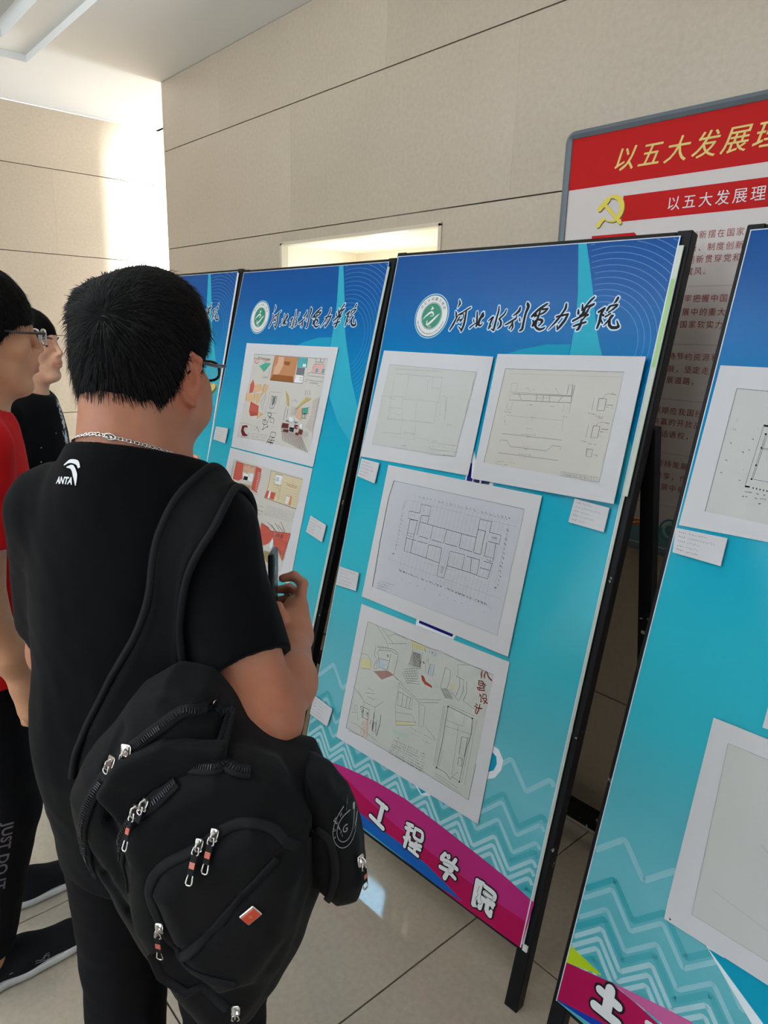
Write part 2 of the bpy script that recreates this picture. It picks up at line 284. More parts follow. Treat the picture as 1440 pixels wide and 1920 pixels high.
PRINT_COLOURS = ['bandblue', 'beam', 'brick', 'brickd', 'darkred', 'dustred', 'faint', 'greylt', 'greysl', 'ink', 'khaki', 'khaki2', 'khakid', 'lime', 'magenta', 'magentad', 'maroon', 'navy', 'ochre', 'orange', 'paleblue', 'palegreen', 'paperwhite', 'pencil', 'pink', 'pinkband', 'redbox', 'royal', 'rust', 'sand', 'sheetblue', 'sheetgreen', 'sheetgrey', 'sheetwarm', 'slit', 'swell', 'tan', 'teal', 'tealblue', 'tealgreen', 'white', 'wood', 'wooddark', 'woodpale', 'yellow']
PRINTS = {
    'C3_sheet': 'p30/10/1707,12128,6441,12186,6424,8821,1672,8807',
    'C3': 'l9/18/1707,12128,1625,11573,1623,10270,1672,8807;l23/10/1707,12128,6441,12186;l6/8/6441,12186,6424,8821;l6/8/1672,8807,6424,8821;l9/11/2985,11377,2964,11644,3356,11653,3355,11378,3344,11145;l9/11/3060,11336,3348,11369;l9/11/3060,11336,3043,11156;l9/11/2985,11377,2567,11361,2565,11139,2970,11148;l9/11/2661,11129,2947,11143,2927,10742,2657,10719,2661,11129;l9/11/2657,10719,2657,10566,2932,10572,2918,10739;l9/11/2657,10566,2671,10166,2924,10182,2913,10567;l9/11/3049,11135,3566,11133,4087,11137,4636,11136,5140,11144;l9/11/3049,11135,3042,10729;l9/11/3132,10731,3479,10728;l9/11/3623,10731,3995,10736;l9/11/4121,10736,4556,10748;l9/11/4649,10735,5093,10735;l9/11/5160,10727,5397,10728;l9/11/3566,11133,3564,10736;l9/11/4087,11137,4066,10716;l9/11/4636,11136,4633,10731;l9/11/5140,11144,5150,10731;l9/11/5140,11144,5147,11369,5140,11648,5539,11662,5528,11377;l9/11/5147,11369,5411,11372;l9/11/5403,11370,5386,11137,5405,10730;l9/11/5528,11377,5908,11377,5912,11135,5548,11133;l9/11/5799,11129,5823,10740,5525,10725,5515,11097;l9/11/5823,10740,5821,10585,5540,10583;l9/11/5821,10585,5775,10158,5406,10157,5404,10583;l9/11/5462,10389,5786,10393;l9/11/2932,10572,3047,10576;l9/11/3099,10572,3493,10582;l9/11/3567,10577,4042,10590;l9/11/2924,10182,3552,10174,4037,10159;l9/11/3544,10571,3552,10174;l9/11/4045,10580,4058,10172,4067,9777,4321,9794,4352,10156,4350,10573,4887,10596,4886,10168;l9/11/4352,10156,4886,10168,5403,10170;l9/11/4958,10578,5390,10587;l9/11/5127,10567,5172,10172;l9/11/5390,10587,5404,10583;l6/5/2668,11902,2622,9576;r23/12/2820,11862,2918,11797,2,47,90;r9/13/2622,9576,2739,9568,3,57,85;l6/5/2826,11902,2777,9572;r23/12/2977,11862,3074,11798,2,47,90;r9/13/2777,9572,2893,9565,3,57,85;r23/10/2801,9329,2888,9314,2,36,90;l6/5/2983,11902,2931,9569;r23/12/3132,11863,3227,11799,2,47,90;r9/13/2931,9569,3045,9561,3,57,85;l6/5/3138,11903,3083,9566;r23/12/3285,11863,3380,11800,2,47,90;r9/13/3083,9566,3197,9558,3,57,85;r23/10/3107,9325,3192,9310,2,36,90;l6/5/3291,11903,3234,9563;r23/12/3437,11864,3531,11800,2,47,90;r9/13/3234,9563,3346,9555,3,57,85;l6/5/3443,11903,3383,9560;r23/12/3587,11864,3680,11801,2,47,90;r9/13/3383,9560,3494,9552,3,57,85;r23/10/3406,9321,3490,9306,2,36,90;l6/5/3593,11903,3530,9557;r23/12/3736,11865,3828,11802,2,47,90;r9/13/3530,9557,3641,9549,3,57,85;l6/5/3741,11904,3677,9554;r23/12/3883,11865,3974,11803,2,47,90;r9/13/3677,9554,3786,9546,3,57,85;r23/10/3700,9317,3782,9303,2,36,90;l6/5/3888,11904,3822,9551;r23/12/4029,11866,4119,11804,2,47,90;r9/13/3822,9551,3930,9543,3,57,85;l6/5/4034,11904,3965,9548;r23/12/4173,11866,4262,11804,2,47,90;r9/13/3965,9548,4072,9541,3,57,85;r23/10/3988,9314,4069,9299,2,36,90;l6/5/4178,11905,4107,9545;r23/12/4316,11867,4404,11805,2,47,90;r9/13/4107,9545,4213,9538,3,57,85;l6/5/4321,11905,4248,9542;r23/12/4457,11867,4545,11806,2,47,90;r9/13/4248,9542,4353,9535,3,57,85;r23/10/4271,9310,4350,9296,2,36,90;l6/5/4462,11905,4387,9539;r23/12/4597,11867,4684,11807,2,47,90;r9/13/4387,9539,4491,9532,3,57,85;l6/5/4602,11905,4525,9536;r23/12/4736,11868,4822,11807,2,47,90;r9/13/4525,9536,4628,9529,3,57,85;r23/10/4548,9307,4625,9293,2,36,90;l6/5/4740,11906,4661,9534;r23/12/4873,11868,4958,11808,2,47,90;r9/13/4661,9534,4764,9526,3,57,85;l6/5/4878,11906,4797,9531;r23/12/5009,11869,5093,11809,2,47,90;r9/13/4797,9531,4898,9524,3,57,85;r23/10/4820,9303,4896,9289,2,36,90;l6/5/5013,11906,4931,9528;r23/12/5143,11869,5227,11809,2,47,90;r9/13/4931,9528,5031,9521,3,57,85;l6/5/5148,11906,5064,9525;r23/12/5277,11870,5359,11810,2,47,90;r9/13/5064,9525,5163,9518,3,57,85;r23/10/5086,9300,5161,9286,2,36,90;l6/5/5281,11907,5195,9523;r23/12/5409,11870,5491,11811,2,47,90;r9/13/5195,9523,5294,9516,3,57,85;l6/5/5413,11907,5326,9520;r23/12/5539,11870,5621,11812,2,47,90;r9/13/5326,9520,5423,9513,3,57,85;r23/10/5348,9297,5421,9283,2,36,90;l6/5/5544,11907,5455,9517;r23/12/5669,11871,5750,11812,2,47,90;r9/13/5455,9517,5551,9510,3,57,85;l6/5/5673,11907,5583,9515;r23/12/5797,11871,5877,11813,2,47,90;r9/13/5583,9515,5678,9508,3,57,85;r23/10/5605,9293,5677,9280,2,36,90;l6/5/5802,11907,5710,9512;r23/12/5924,11872,6003,11814,2,47,90;r9/13/5710,9512,5804,9505,3,57,85;l6/5/5929,11908,5835,9509;r23/12/6050,11872,6129,11814,2,47,90;r9/13/5835,9509,5929,9503,3,57,85;r23/10/5857,9290,5928,9277,2,36,90;r23/10/2305,11624,2374,11561,2,42,80;r9/10/6043,11695,6116,11643,3,47,80;r23/10/2304,11515,2374,11451,2,42,80;r9/10/6048,11574,6121,11522,3,47,80;r23/10/2304,11405,2373,11342,2,42,80;r9/10/6054,11453,6127,11401,3,47,80;r23/10/2303,11295,2372,11232,2,42,80;r9/10/6060,11331,6133,11280,3,47,80;r23/10/2302,11185,2372,11123,2,42,80;r9/10/6065,11210,6139,11159,3,47,80;r23/10/2302,11076,2371,11013,2,42,80;r9/10/6071,11089,6144,11038,3,47,80;r23/10/2301,10965,2370,10903,2,42,80;r9/10/6077,10967,6150,10917,3,47,80;r23/10/2300,10855,2370,10793,2,42,80;r9/10/6083,10846,6156,10796,3,47,80;r23/10/2300,10745,2369,10683,2,42,80;r9/10/6088,10724,6161,10674,3,47,80;r23/10/2299,10635,2368,10573,2,42,80;r9/10/6094,10602,6167,10553,3,47,80;r23/10/2298,10524,2368,10463,2,42,80;r9/10/6100,10480,6173,10431,3,47,80;r23/10/2297,10414,2367,10352,2,42,80;r9/10/6105,10358,6179,10310,3,47,80;r23/10/2297,10303,2366,10242,2,42,80;r9/10/6111,10236,6184,10188,3,47,80;r23/10/2296,10192,2366,10131,2,42,80;r9/10/6117,10114,6190,10066,3,47,80;r9/9/1873,9054,2569,9088,12,23,90;r9/9/1883,8977,2474,9007,12,23,90;r9/9/1893,8900,2378,8925,12,23,90;r9/9/1903,8824,2281,8843,12,23,90;r23/7/2999,11606,3272,11324,5,36,75;r23/7/2677,11296,2899,11228,5,36,75;r9/10/5600,11255,5824,11272,7,78,75;r9/10/5568,10642,5801,10631,7,47,75;r9/9/2667,10664,2903,10641,6,36,75;l9/8/4191,10114,4187,9894;l9/8/4237,10115,4234,9895;l6/6/2369,11675,6341,11692;l6/6/2292,11576,2316,10119;l6/6/6100,11707,6051,10131;l6/6/2083,9789,6346,9770;l6/6/3515,10034,4726,10090;r9/12/2215,9998,2321,10004,2,57,100;r9/12/6045,9992,6135,9996,2,73,100',
    'C4_sheet': 'p31/10/1775,7721,6563,7787,6600,4343,1728,4270',
    'C4': 'l9/11/1775,7721,1728,4270;l9/11/3652,4319,5006,4356;l9/11/6599,5355,6600,4343;l23/8/1775,7721,6563,7787;l23/8/1728,4270,3652,4319;l23/8/5006,4356,6600,4343;p5/10/2388,6352,2934,6579,3226,6547,2793,6232;p44/10/3590,7733,4179,7738,4167,7607,3728,7547;p44/10/3642,5290,4379,5560,4396,5497,3670,5189;p44/10/5293,7045,5418,7071,5417,6941,5305,6916;p44/10/1785,6545,2197,6652,2295,6395,1865,6258;p20/10/4445,7703,4664,7743,4656,7598,4437,7556;p20/10/4475,7325,4623,7342,4612,7037,4449,7019;p20/10/2510,6783,2860,6850,2832,6572,2568,6534;p26/10/4222,6917,4330,6903,4429,6795,4671,6760,4684,6711,4406,6706,4275,6791;p21/10/3564,5019,4184,5118,4193,4993,3696,4906;l9/8/2368,7107,2761,7215,3058,7260,3239,7191,3230,6906,3205,6528;l9/8/2296,7075,2306,6846,2442,6739,2378,6523,2378,6445,2529,6481,2466,6593,2506,6800,2418,6962,2501,7107;l9/8/2530,6809,2957,6876,2908,6581,2575,6548,2530,6809;l9/8/2492,7046,2927,7177,3186,7162;l9/8/2950,7090,2931,6590;l9/8/4997,7417,5200,7404,5227,7097,5185,6869,4963,6812,4987,7113,4997,7417;l9/8/5405,7322,5676,7319,5734,7013,5664,6707,5390,6843;l9/8/5535,7318,5593,7097,5531,6801;l9/8/3534,6156,4083,6130,4128,5835,3567,5755,3534,6156;l9/8/3710,6150,3738,5769;l9/8/3884,6144,3903,5799;l9/8/4011,6127,4036,5815;l9/8/5777,7306,5858,7026,5795,6777;l23/8/3483,6399,3508,5694,3668,5195;l23/8/3483,6399,4278,6208,5078,6508;l23/8/3520,6300,4343,6142,5015,6405;l23/8/4352,6109,4582,6129,4662,5563,4510,5480,4352,6109;l23/8/3576,5534,4172,5705,4390,5520;l23/8/3642,5290,4379,5560;l23/8/3672,5178,4399,5488;l23/8/3428,6453,3205,6528;l23/8/2136,7757,2594,7445,2794,7283;l23/8/2420,7694,2964,7417;l23/8/2718,7562,2983,7725,3489,7706;l23/8/2775,7353,3472,7589;l23/8/3205,6528,3637,6420;l23/8/1745,6689,2033,6750,2206,6616,2250,6359,1865,6258;l23/8/3590,7733,4158,7731,4167,7607;l23/8/3728,7547,3725,7010,4105,7038,4111,7551;l23/8/4184,7721,4738,7805,5325,7764,6160,7790;l23/8/5378,7643,5480,7332;l23/8/5398,7650,5753,7761;l23/8/4473,7335,4629,7355,4623,7030,4441,7016,4473,7335;l23/8/4353,7436,4298,7290,4338,7051,4441,7016,4443,7270,4353,7436;l23/8/5002,6799,5209,6861,5479,6668,5223,6637,5002,6799;l23/8/5795,6777,6235,6697;l23/8/4725,5590,5194,5380;l23/8/1917,5566,2262,5327,2745,5346,3035,5637;l23/8/2262,5327,2296,4967;l23/8/2745,5346,2783,5013;l23/8/1683,5595,2188,5396;l23/8/2238,5612,2639,5730;l23/8/1936,5097,2047,5102,2031,4957,1910,4947,1936,5097;l23/8/1843,4820,2071,4914,2166,4676;l23/8/1872,4512,2145,4548,3106,4418;l23/8/1840,4218,2491,4303;l23/8/2298,5792,2572,5781;l23/8/2342,5535,2687,5555;l9/9/3777,7453,3716,7044;l9/9/3760,7429,4068,7445;l9/9/3810,7457,3774,7046;l9/9/3771,7385,4079,7405;l9/9/3843,7461,3832,7049;l9/9/3783,7341,4089,7365;l9/9/3876,7465,3890,7051;l9/9/3795,7297,4100,7325;l9/9/3908,7469,3947,7054;l9/9/3806,7254,4110,7285;l9/9/3941,7473,4004,7056;l9/9/3818,7210,4121,7245;l9/9/3973,7477,4061,7059;l9/9/3830,7166,4132,7205;l9/9/4006,7481,4118,7061;l9/9/3842,7122,4142,7165;l9/9/4038,7485,4174,7063;l9/9/3853,7079,4153,7125;l23/7/3501,6742,3821,6472;l23/7/3528,6827,3965,7023;l23/7/5028,6802,5210,6603;l23/7/5031,6774,5235,6846;l23/7/3692,7682,3703,7549;l23/7/2252,7137,2298,7068;l23/7/3586,6796,3876,6522;l23/7/3567,6774,4011,6960;l23/7/5077,6821,5250,6619;l23/7/5063,6755,5268,6821;l23/7/3768,7686,3778,7560;l23/7/2338,7159,2385,7086;l23/7/3670,6849,3930,6572;l23/7/3606,6721,4056,6896;l23/7/5126,6839,5290,6635;l23/7/5095,6735,5301,6795;l23/7/3845,7690,3852,7571;l23/7/2423,7180,2470,7104;l23/7/3754,6902,3985,6623;l23/7/3645,6669,4102,6832;l23/7/5174,6858,5330,6651;l23/7/5127,6716,5335,6769;l23/7/3921,7693,3926,7582;l23/7/2507,7201,2556,7121;l23/7/3838,6955,4039,6673;l23/7/3683,6616,4148,6769;l23/7/5223,6877,5370,6667;l23/7/5159,6696,5368,6743;l23/7/3996,7697,4000,7593;l23/7/2591,7222,2640,7139;l23/7/3921,7007,4093,6722;l23/7/3722,6564,4193,6705;l23/7/5271,6895,5410,6683;l23/7/5190,6677,5401,6718;l23/7/4071,7701,4073,7603;l23/7/2675,7243,2725,7157;l23/7/4003,7060,4147,6772;l23/7/3761,6512,4239,6642;l23/7/5319,6914,5449,6698;l23/7/5222,6658,5433,6692;l23/7/4146,7705,4146,7614;l23/7/2758,7263,2808,7174;l28/10/2510,6396,2789,6250;l28/10/2578,6421,2842,6285;l28/10/2645,6446,2895,6321;l28/10/2712,6471,2948,6356;l28/10/2779,6496,3001,6391;l28/10/2846,6520,3054,6426;l28/10/2912,6544,3106,6460;l28/10/2978,6569,3158,6495;l19/11/2369,4742,2497,4776,2513,4618,2382,4578,2369,4742;l19/11/2398,4557,2353,4301;l19/11/2467,4587,2501,4307;l19/11/2516,4608,2599,4310;l19/11/2502,4896,2657,4336;l19/11/2536,4891,2686,4388;l19/11/2399,4676,2500,4707;l28/14/4222,6917,4374,6774,4684,6711;l28/14/4287,6923,4428,6801,4647,6762;l9/12/2172,5153,2547,5188,2563,4874,2310,4855,2172,5153;l9/12/2283,5151,2345,4869;l9/12/2701,4921,2687,4778;l9/12/2759,5197,2807,4635;l9/12/3040,5236,3068,4941,3017,4552;l9/12/2812,4909,2917,4915,2950,4697,2850,4615,2802,4905;r9/12/2261,5032,2537,5027,8,151,75;r9/9/2917,5108,2979,4593,9,50,75;r9/10/2770,6989,2898,6996,4,101,75;r9/10/4095,7254,4294,7216,6,176,75;r23/9/4189,7614,4597,7648,8,126,75;r23/9/4222,5338,5199,5364,16,30,75;r23/9/4210,5204,4631,5240,9,30,75;r9/11/3836,4854,4005,4872,4,35,75;r23/9/4741,5179,5011,5209,4,25,75;r9/11/3701,4738,4957,4855,24,28,82;r9/11/3689,4669,4961,4770,24,28,82;r9/11/3678,4599,4965,4685,24,28,82;r9/11/3666,4530,4969,4600,24,28,82;r9/11/3655,4460,4973,4514,24,28,82;r9/11/3643,4391,4977,4429,24,28,82;r9/11/3631,4321,4981,4344,24,28,82;l9/10/5362,6445,6208,6446;l9/10/5362,6445,5379,5958,5412,5405,5399,4686;l9/10/5399,4686,5710,4691,5934,4587,5952,4684,6220,4674,6221,5212,6220,5592,6274,6029,6208,6446;l9/10/6193,5890,6207,5379,6032,5368,5995,5838,6193,5890;l9/10/6155,5303,6033,5281,6059,5067,6188,5093,6155,5303;l23/6/5395,6064,5965,6120,5954,6409;l23/6/5262,6405,5335,4674;l23/6/5213,6420,5282,4667;l23/6/6257,6450,6296,4676;l23/6/6354,6473,6390,4670;l23/6/5393,6493,6274,6542;l23/6/5827,6078,5940,4731;l23/6/5395,5894,6274,6029;l23/6/5374,5210,5502,5232,5471,4756;l23/6/5377,4514,5755,4518,6219,4482;l23/6/5414,4460,6349,4390;l23/6/5952,4684,6115,4884;p9/10/5335,6445,5384,6461,5389,6425,5344,6410;p9/10/6181,6455,6227,6471,6232,6435,6190,6421;p9/10/5372,4688,5421,4707,5426,4670,5381,4653;p9/10/6195,4675,6241,4694,6246,4658,6203,4641;s4/10/6196,7776,15,6192,7666,25,6223,7576,13;s4/10/6320,7798,15,6293,7670,28,6336,7612,10;s4/10/6343,7790,18,6440,7674,30,6542,7636,33;s4/10/6157,7483,15,6177,7372,18;s4/10/6158,7477,18,6295,7502,18,6309,7399,15;s4/10/6171,7428,13,6289,7445,13;s4/10/6178,7369,15,6310,7393,15;s4/10/6144,7291,15,6301,7318,20;s4/10/6234,7343,15,6238,7260,15;s4/10/6167,7283,15,6218,7242,15,6399,7299,23;s4/10/6301,7477,15,6405,7436,15;s4/10/6366,7461,13,6327,7328,15;s4/10/6363,7393,13,6368,7327,15;s4/10/6273,7155,18,6313,7129,20;s4/10/6274,7104,15,6334,7111,18,6354,6966,15,6393,7005,13;s4/10/6373,7194,15,6382,7113,15;s4/10/6375,7188,15,6471,7205,18,6489,7138,15;s4/10/6382,7079,15,6515,7115,20,6462,6959,23;s4/10/6409,7056,18,6562,7006,25;s4/10/6225,6863,20,6272,6841,20;s4/10/6192,6782,18,6260,6792,18,6258,6638,18,6305,6616,15;s4/10/6276,6775,18,6431,6811,25;s4/10/6348,6896,20,6347,6770,20,6314,6627,23',
    'C2_sheet': 'p33/10/4968,15719,8374,15817,8355,13202,4890,13163',
    'C2': 'l23/12/4968,15719,4890,13163;l23/10/4968,15719,8374,15817;l6/6/8374,15817,8355,13202;l6/6/5125,15597,8341,15699;l23/10/5285,15118,7159,15164;l23/10/5299,14907,7157,14991;l23/10/5355,15075,7129,15147;l23/10/5541,15107,5686,14942;l23/10/6124,15117,6136,14950;l23/10/6324,15121,6339,14959;l23/10/6515,15125,6533,14964;l23/10/6889,15141,6789,14978;l23/10/7094,15433,7155,14997;l23/10/7164,15423,7155,15179;l23/10/6993,15425,6991,15190;l23/10/5279,14008,7128,14059;l23/10/5287,13771,5282,13836,5486,13849,5648,13704,6755,13738,6895,13895,7140,13897,7132,13813;l23/10/5297,13491,7137,13551;l6/9/5260,15345,5285,15118;l6/9/5459,15360,5473,15117;l6/9/5260,15345,5466,15360;l6/9/5299,14907,5289,15102;l6/9/5268,14872,5262,14658;l6/9/5426,14870,5420,14657;l6/9/5262,14658,5420,14657;l6/9/6144,15036,6512,15050;l6/9/6993,15425,7164,15423;l6/9/6969,14955,6978,14734;l6/9/7149,14965,7160,14738;l6/9/5314,14499,7052,14542;l6/9/7046,14711,7063,14282;l6/9/5792,15249,5925,15170;l6/9/6663,15277,6775,15178;l6/9/5285,15118,6729,15149;l9/9/7887,15162,8084,15164,8082,14882,7891,14878,7887,15162;l9/9/7894,14501,8066,14509,8068,14231,7889,14220,7894,14501;l9/9/7856,13938,8008,13944,8011,13766,7869,13760,7856,13938;l23/6/7964,15174,8065,15286,8301,15282;l23/6/7959,14523,8067,14610,8290,14605;l23/6/7756,15171,7765,14859;l23/6/7758,14521,7763,14186;l23/6/8095,15025,8298,15029;l23/6/8077,14434,8308,14461;l23/6/8028,13833,8178,13811;r23/8/8187,15302,8318,15272,5,30,85;r23/8/8110,15032,8310,15022,7,30,85;r23/8/8108,14973,8315,14958,7,30,85;r23/8/8179,14607,8308,14593,5,30,85;r23/8/8136,14455,8310,14455,7,30,85;r23/8/8105,14384,8286,14382,7,30,85;r23/8/7686,14783,7883,14773,8,30,85;r23/8/7876,14737,8117,14733,6,30,85;r23/8/7965,14702,8104,14696,5,30,85;r23/8/7649,14111,7818,14097,7,30,85;r23/8/7858,14064,8101,14067,6,30,85;r23/8/8097,13814,8194,13810,4,30,85;r23/8/6010,14219,6250,14235,7,30,85;r23/8/5897,14064,6359,14092,10,30,85;r23/8/6099,14012,6192,14017,3,30,85;r23/8/5919,13747,6344,13776,10,30,85;r23/8/6101,13701,6195,13704,3,30,85;r23/8/5932,13542,6357,13574,10,30,85;r23/8/6148,13483,6223,13484,3,30,85;r23/8/5896,14832,6081,14840,5,30,85;r23/8/6588,14857,6730,14858,5,30,85;r23/8/5240,14590,5459,14579,6,30,85;r23/8/6976,14642,7168,14631,6,30,85;r23/8/6101,14533,6214,14529,4,30,85;r23/8/5753,15253,5868,15249,3,30,85;r23/8/5986,15223,6062,15220,3,30,85;r23/8/6623,15296,6695,15289,3,30,85;r23/8/5253,14460,5356,14208,5,30,85;r23/8/6132,14482,6208,14478,3,30,85;r9/9/5284,13256,5896,13300,14,30,75;r9/9/5294,13185,5684,13218,9,30,75;r23/8/5504,13147,5620,13159,3,20,75;l23/6/7304,13293,8319,13314,8323,13203,7854,13191,7844,13301;l23/6/7304,13293,7309,13201,7849,13212;l23/6/7976,13302,7984,13198;l23/6/8137,13308,8147,13202;r23/9/7334,13242,7822,13255,12,35,75;r23/10/7856,13252,8310,13260,10,50,75',
    'C1_sheet': 'p32/10/578,15606,4023,15573,3849,13163,479,13084',
    'C1': 'l23/7/578,15606,4023,15573;l23/7/3960,15375,3981,15039;l23/7/3927,14801,3926,14422;l6/9/578,15606,479,13084;l6/9/479,13084,3879,13180;l6/9/4023,15573,3849,13163;l6/9/912,15344,2849,15339;l6/9/888,15285,927,14621;l6/9/1491,15313,1523,14616;l6/9/2276,15260,2358,14881;l6/9/2818,15324,2856,14841,2849,14597;l6/9/1467,14605,2444,14628,2838,14637;l6/9/916,14289,1465,14322;l6/9/1386,14689,1542,13966;l6/9/927,14621,972,13933;l6/9/890,13939,1678,13967,2824,14011;l6/9/2016,14562,2083,14025;l6/9/2804,14633,2852,14041;l6/9/2487,15015,2807,15026;l6/9/2470,15355,2487,15015;l6/9/459,14610,1451,14666;l6/9/842,13512,1634,13551;l6/9/1733,13620,2188,13633;l6/9/2156,13894,2206,13426;l6/9/1568,13941,1604,13519;l6/9/2827,13452,3900,13487,3875,13193;l6/9/2852,13428,2883,13104,3879,13180;l6/9/2915,13258,3911,13317;l6/9/2932,14820,3145,14812,3214,14148;l6/9/875,15479,2783,15523;r6/9/889,15503,1609,15516,9,27,80;r6/9/1724,15515,2783,15523,14,27,80;r6/9/953,15341,2828,15351,26,27,80;r6/9/515,14557,646,13927,9,27,80;r6/9/836,14584,1165,14556,6,27,80;r6/9/1455,14652,2433,14668,12,27,80;r6/9/925,13957,1676,13975,9,27,80;r6/9/1862,14001,2822,14019,12,27,80;r6/9/864,14182,1447,14098,8,27,80;r6/9/846,13498,1634,13551,10,27,80;r6/9/1665,13583,2195,13606,8,27,80;r6/9/1071,13424,2162,13448,16,27,80;r6/9/2293,13521,2813,13505,8,27,80;r6/9/2891,14844,3043,14130,12,27,80;r6/9/3118,14783,3214,14148,10,27,80;r6/9/3565,13468,3904,13474,8,27,80;r6/9/2922,13369,3272,13389,6,27,80;r6/9/3343,13385,3796,13367,8,27,80;r6/9/2949,13263,3008,13176,4,27,80;r6/9/3321,14800,3425,14796,3,27,80;r6/9/3349,14030,3520,14036,4,27,80;r9/8/2922,13505,3125,13518,6,17,90;r23/12/1734,13209,1961,13231,6,23,100;r9/10/3435,13169,3860,13185,9,15,80',
    'D1_sheet': 'p32/10/553,15718,1133,15713,3337,15675,3482,13107,1759,13155,543,13154',
    'D1': 'l23/11/553,15718,543,13154;l23/11/553,15718,1133,15713,3337,15675;l23/8/1241,15027,1185,13819;l23/8/1319,14873,1306,14596,1287,14255,1272,13969;l23/8/1352,14852,1333,14600,1315,14260,1297,13987;l23/8/1272,13969,1929,13955;l23/8/1306,14596,1768,14620;l23/8/1320,14572,1775,14591;p9/10/1237,15058,1665,15044,1673,15008,1243,15017;p9/10/1184,13824,1283,13823,1279,13792,1187,13788;p9/10/1288,14616,1319,14615,1322,14579,1294,14580;p9/10/1273,14267,1304,14265,1306,14231,1277,14231;p9/10/1255,13984,1289,13982,1290,13950,1260,13950;p9/10/1298,14893,1338,14893,1341,14857,1304,14856;p9/10/1335,13815,1356,13815,1357,13784,1336,13784;p9/10/1401,13812,1422,13812,1423,13781,1402,13781;p9/10/1467,13808,1488,13809,1489,13778,1468,13777;p9/10/1533,13805,1553,13805,1554,13775,1534,13774;p9/10/1597,13802,1618,13802,1619,13772,1599,13771;p9/10/1662,13799,1683,13799,1684,13768,1663,13768;p9/10/1726,13795,1747,13796,1748,13765,1727,13765;r23/12/713,15106,726,15036,3,28,90;r23/12/688,14899,741,14893,3,28,90;r23/12/687,14623,733,14612,3,28,90;r23/12/681,14265,727,14254,3,28,90;r23/12/651,14000,693,13989,3,28,90;r23/12/1122,14978,1150,14964,2,28,90;r23/12/1096,14749,1132,14740,2,28,90;r23/12/1084,14529,1111,14521,2,28,90;r23/12/971,14478,1005,14456,3,28,90;r23/12/1067,14123,1095,14119,3,28,90;r23/12/1045,13908,1073,13895,2,28,90;r23/12/1206,13700,1352,13710,6,28,90;r23/12/1420,13702,1485,13701,3,28,90;r23/12/1566,13699,1615,13698,3,28,90;r23/12/1181,13598,1295,13608,5,28,90;r23/12/1426,13611,1634,13618,8,28,90;r23/12/1514,13520,1562,13522,3,28,90',
    'B1_sheet': 'p33/10/2106,15652,6840,15681,6877,12390,2039,12336',
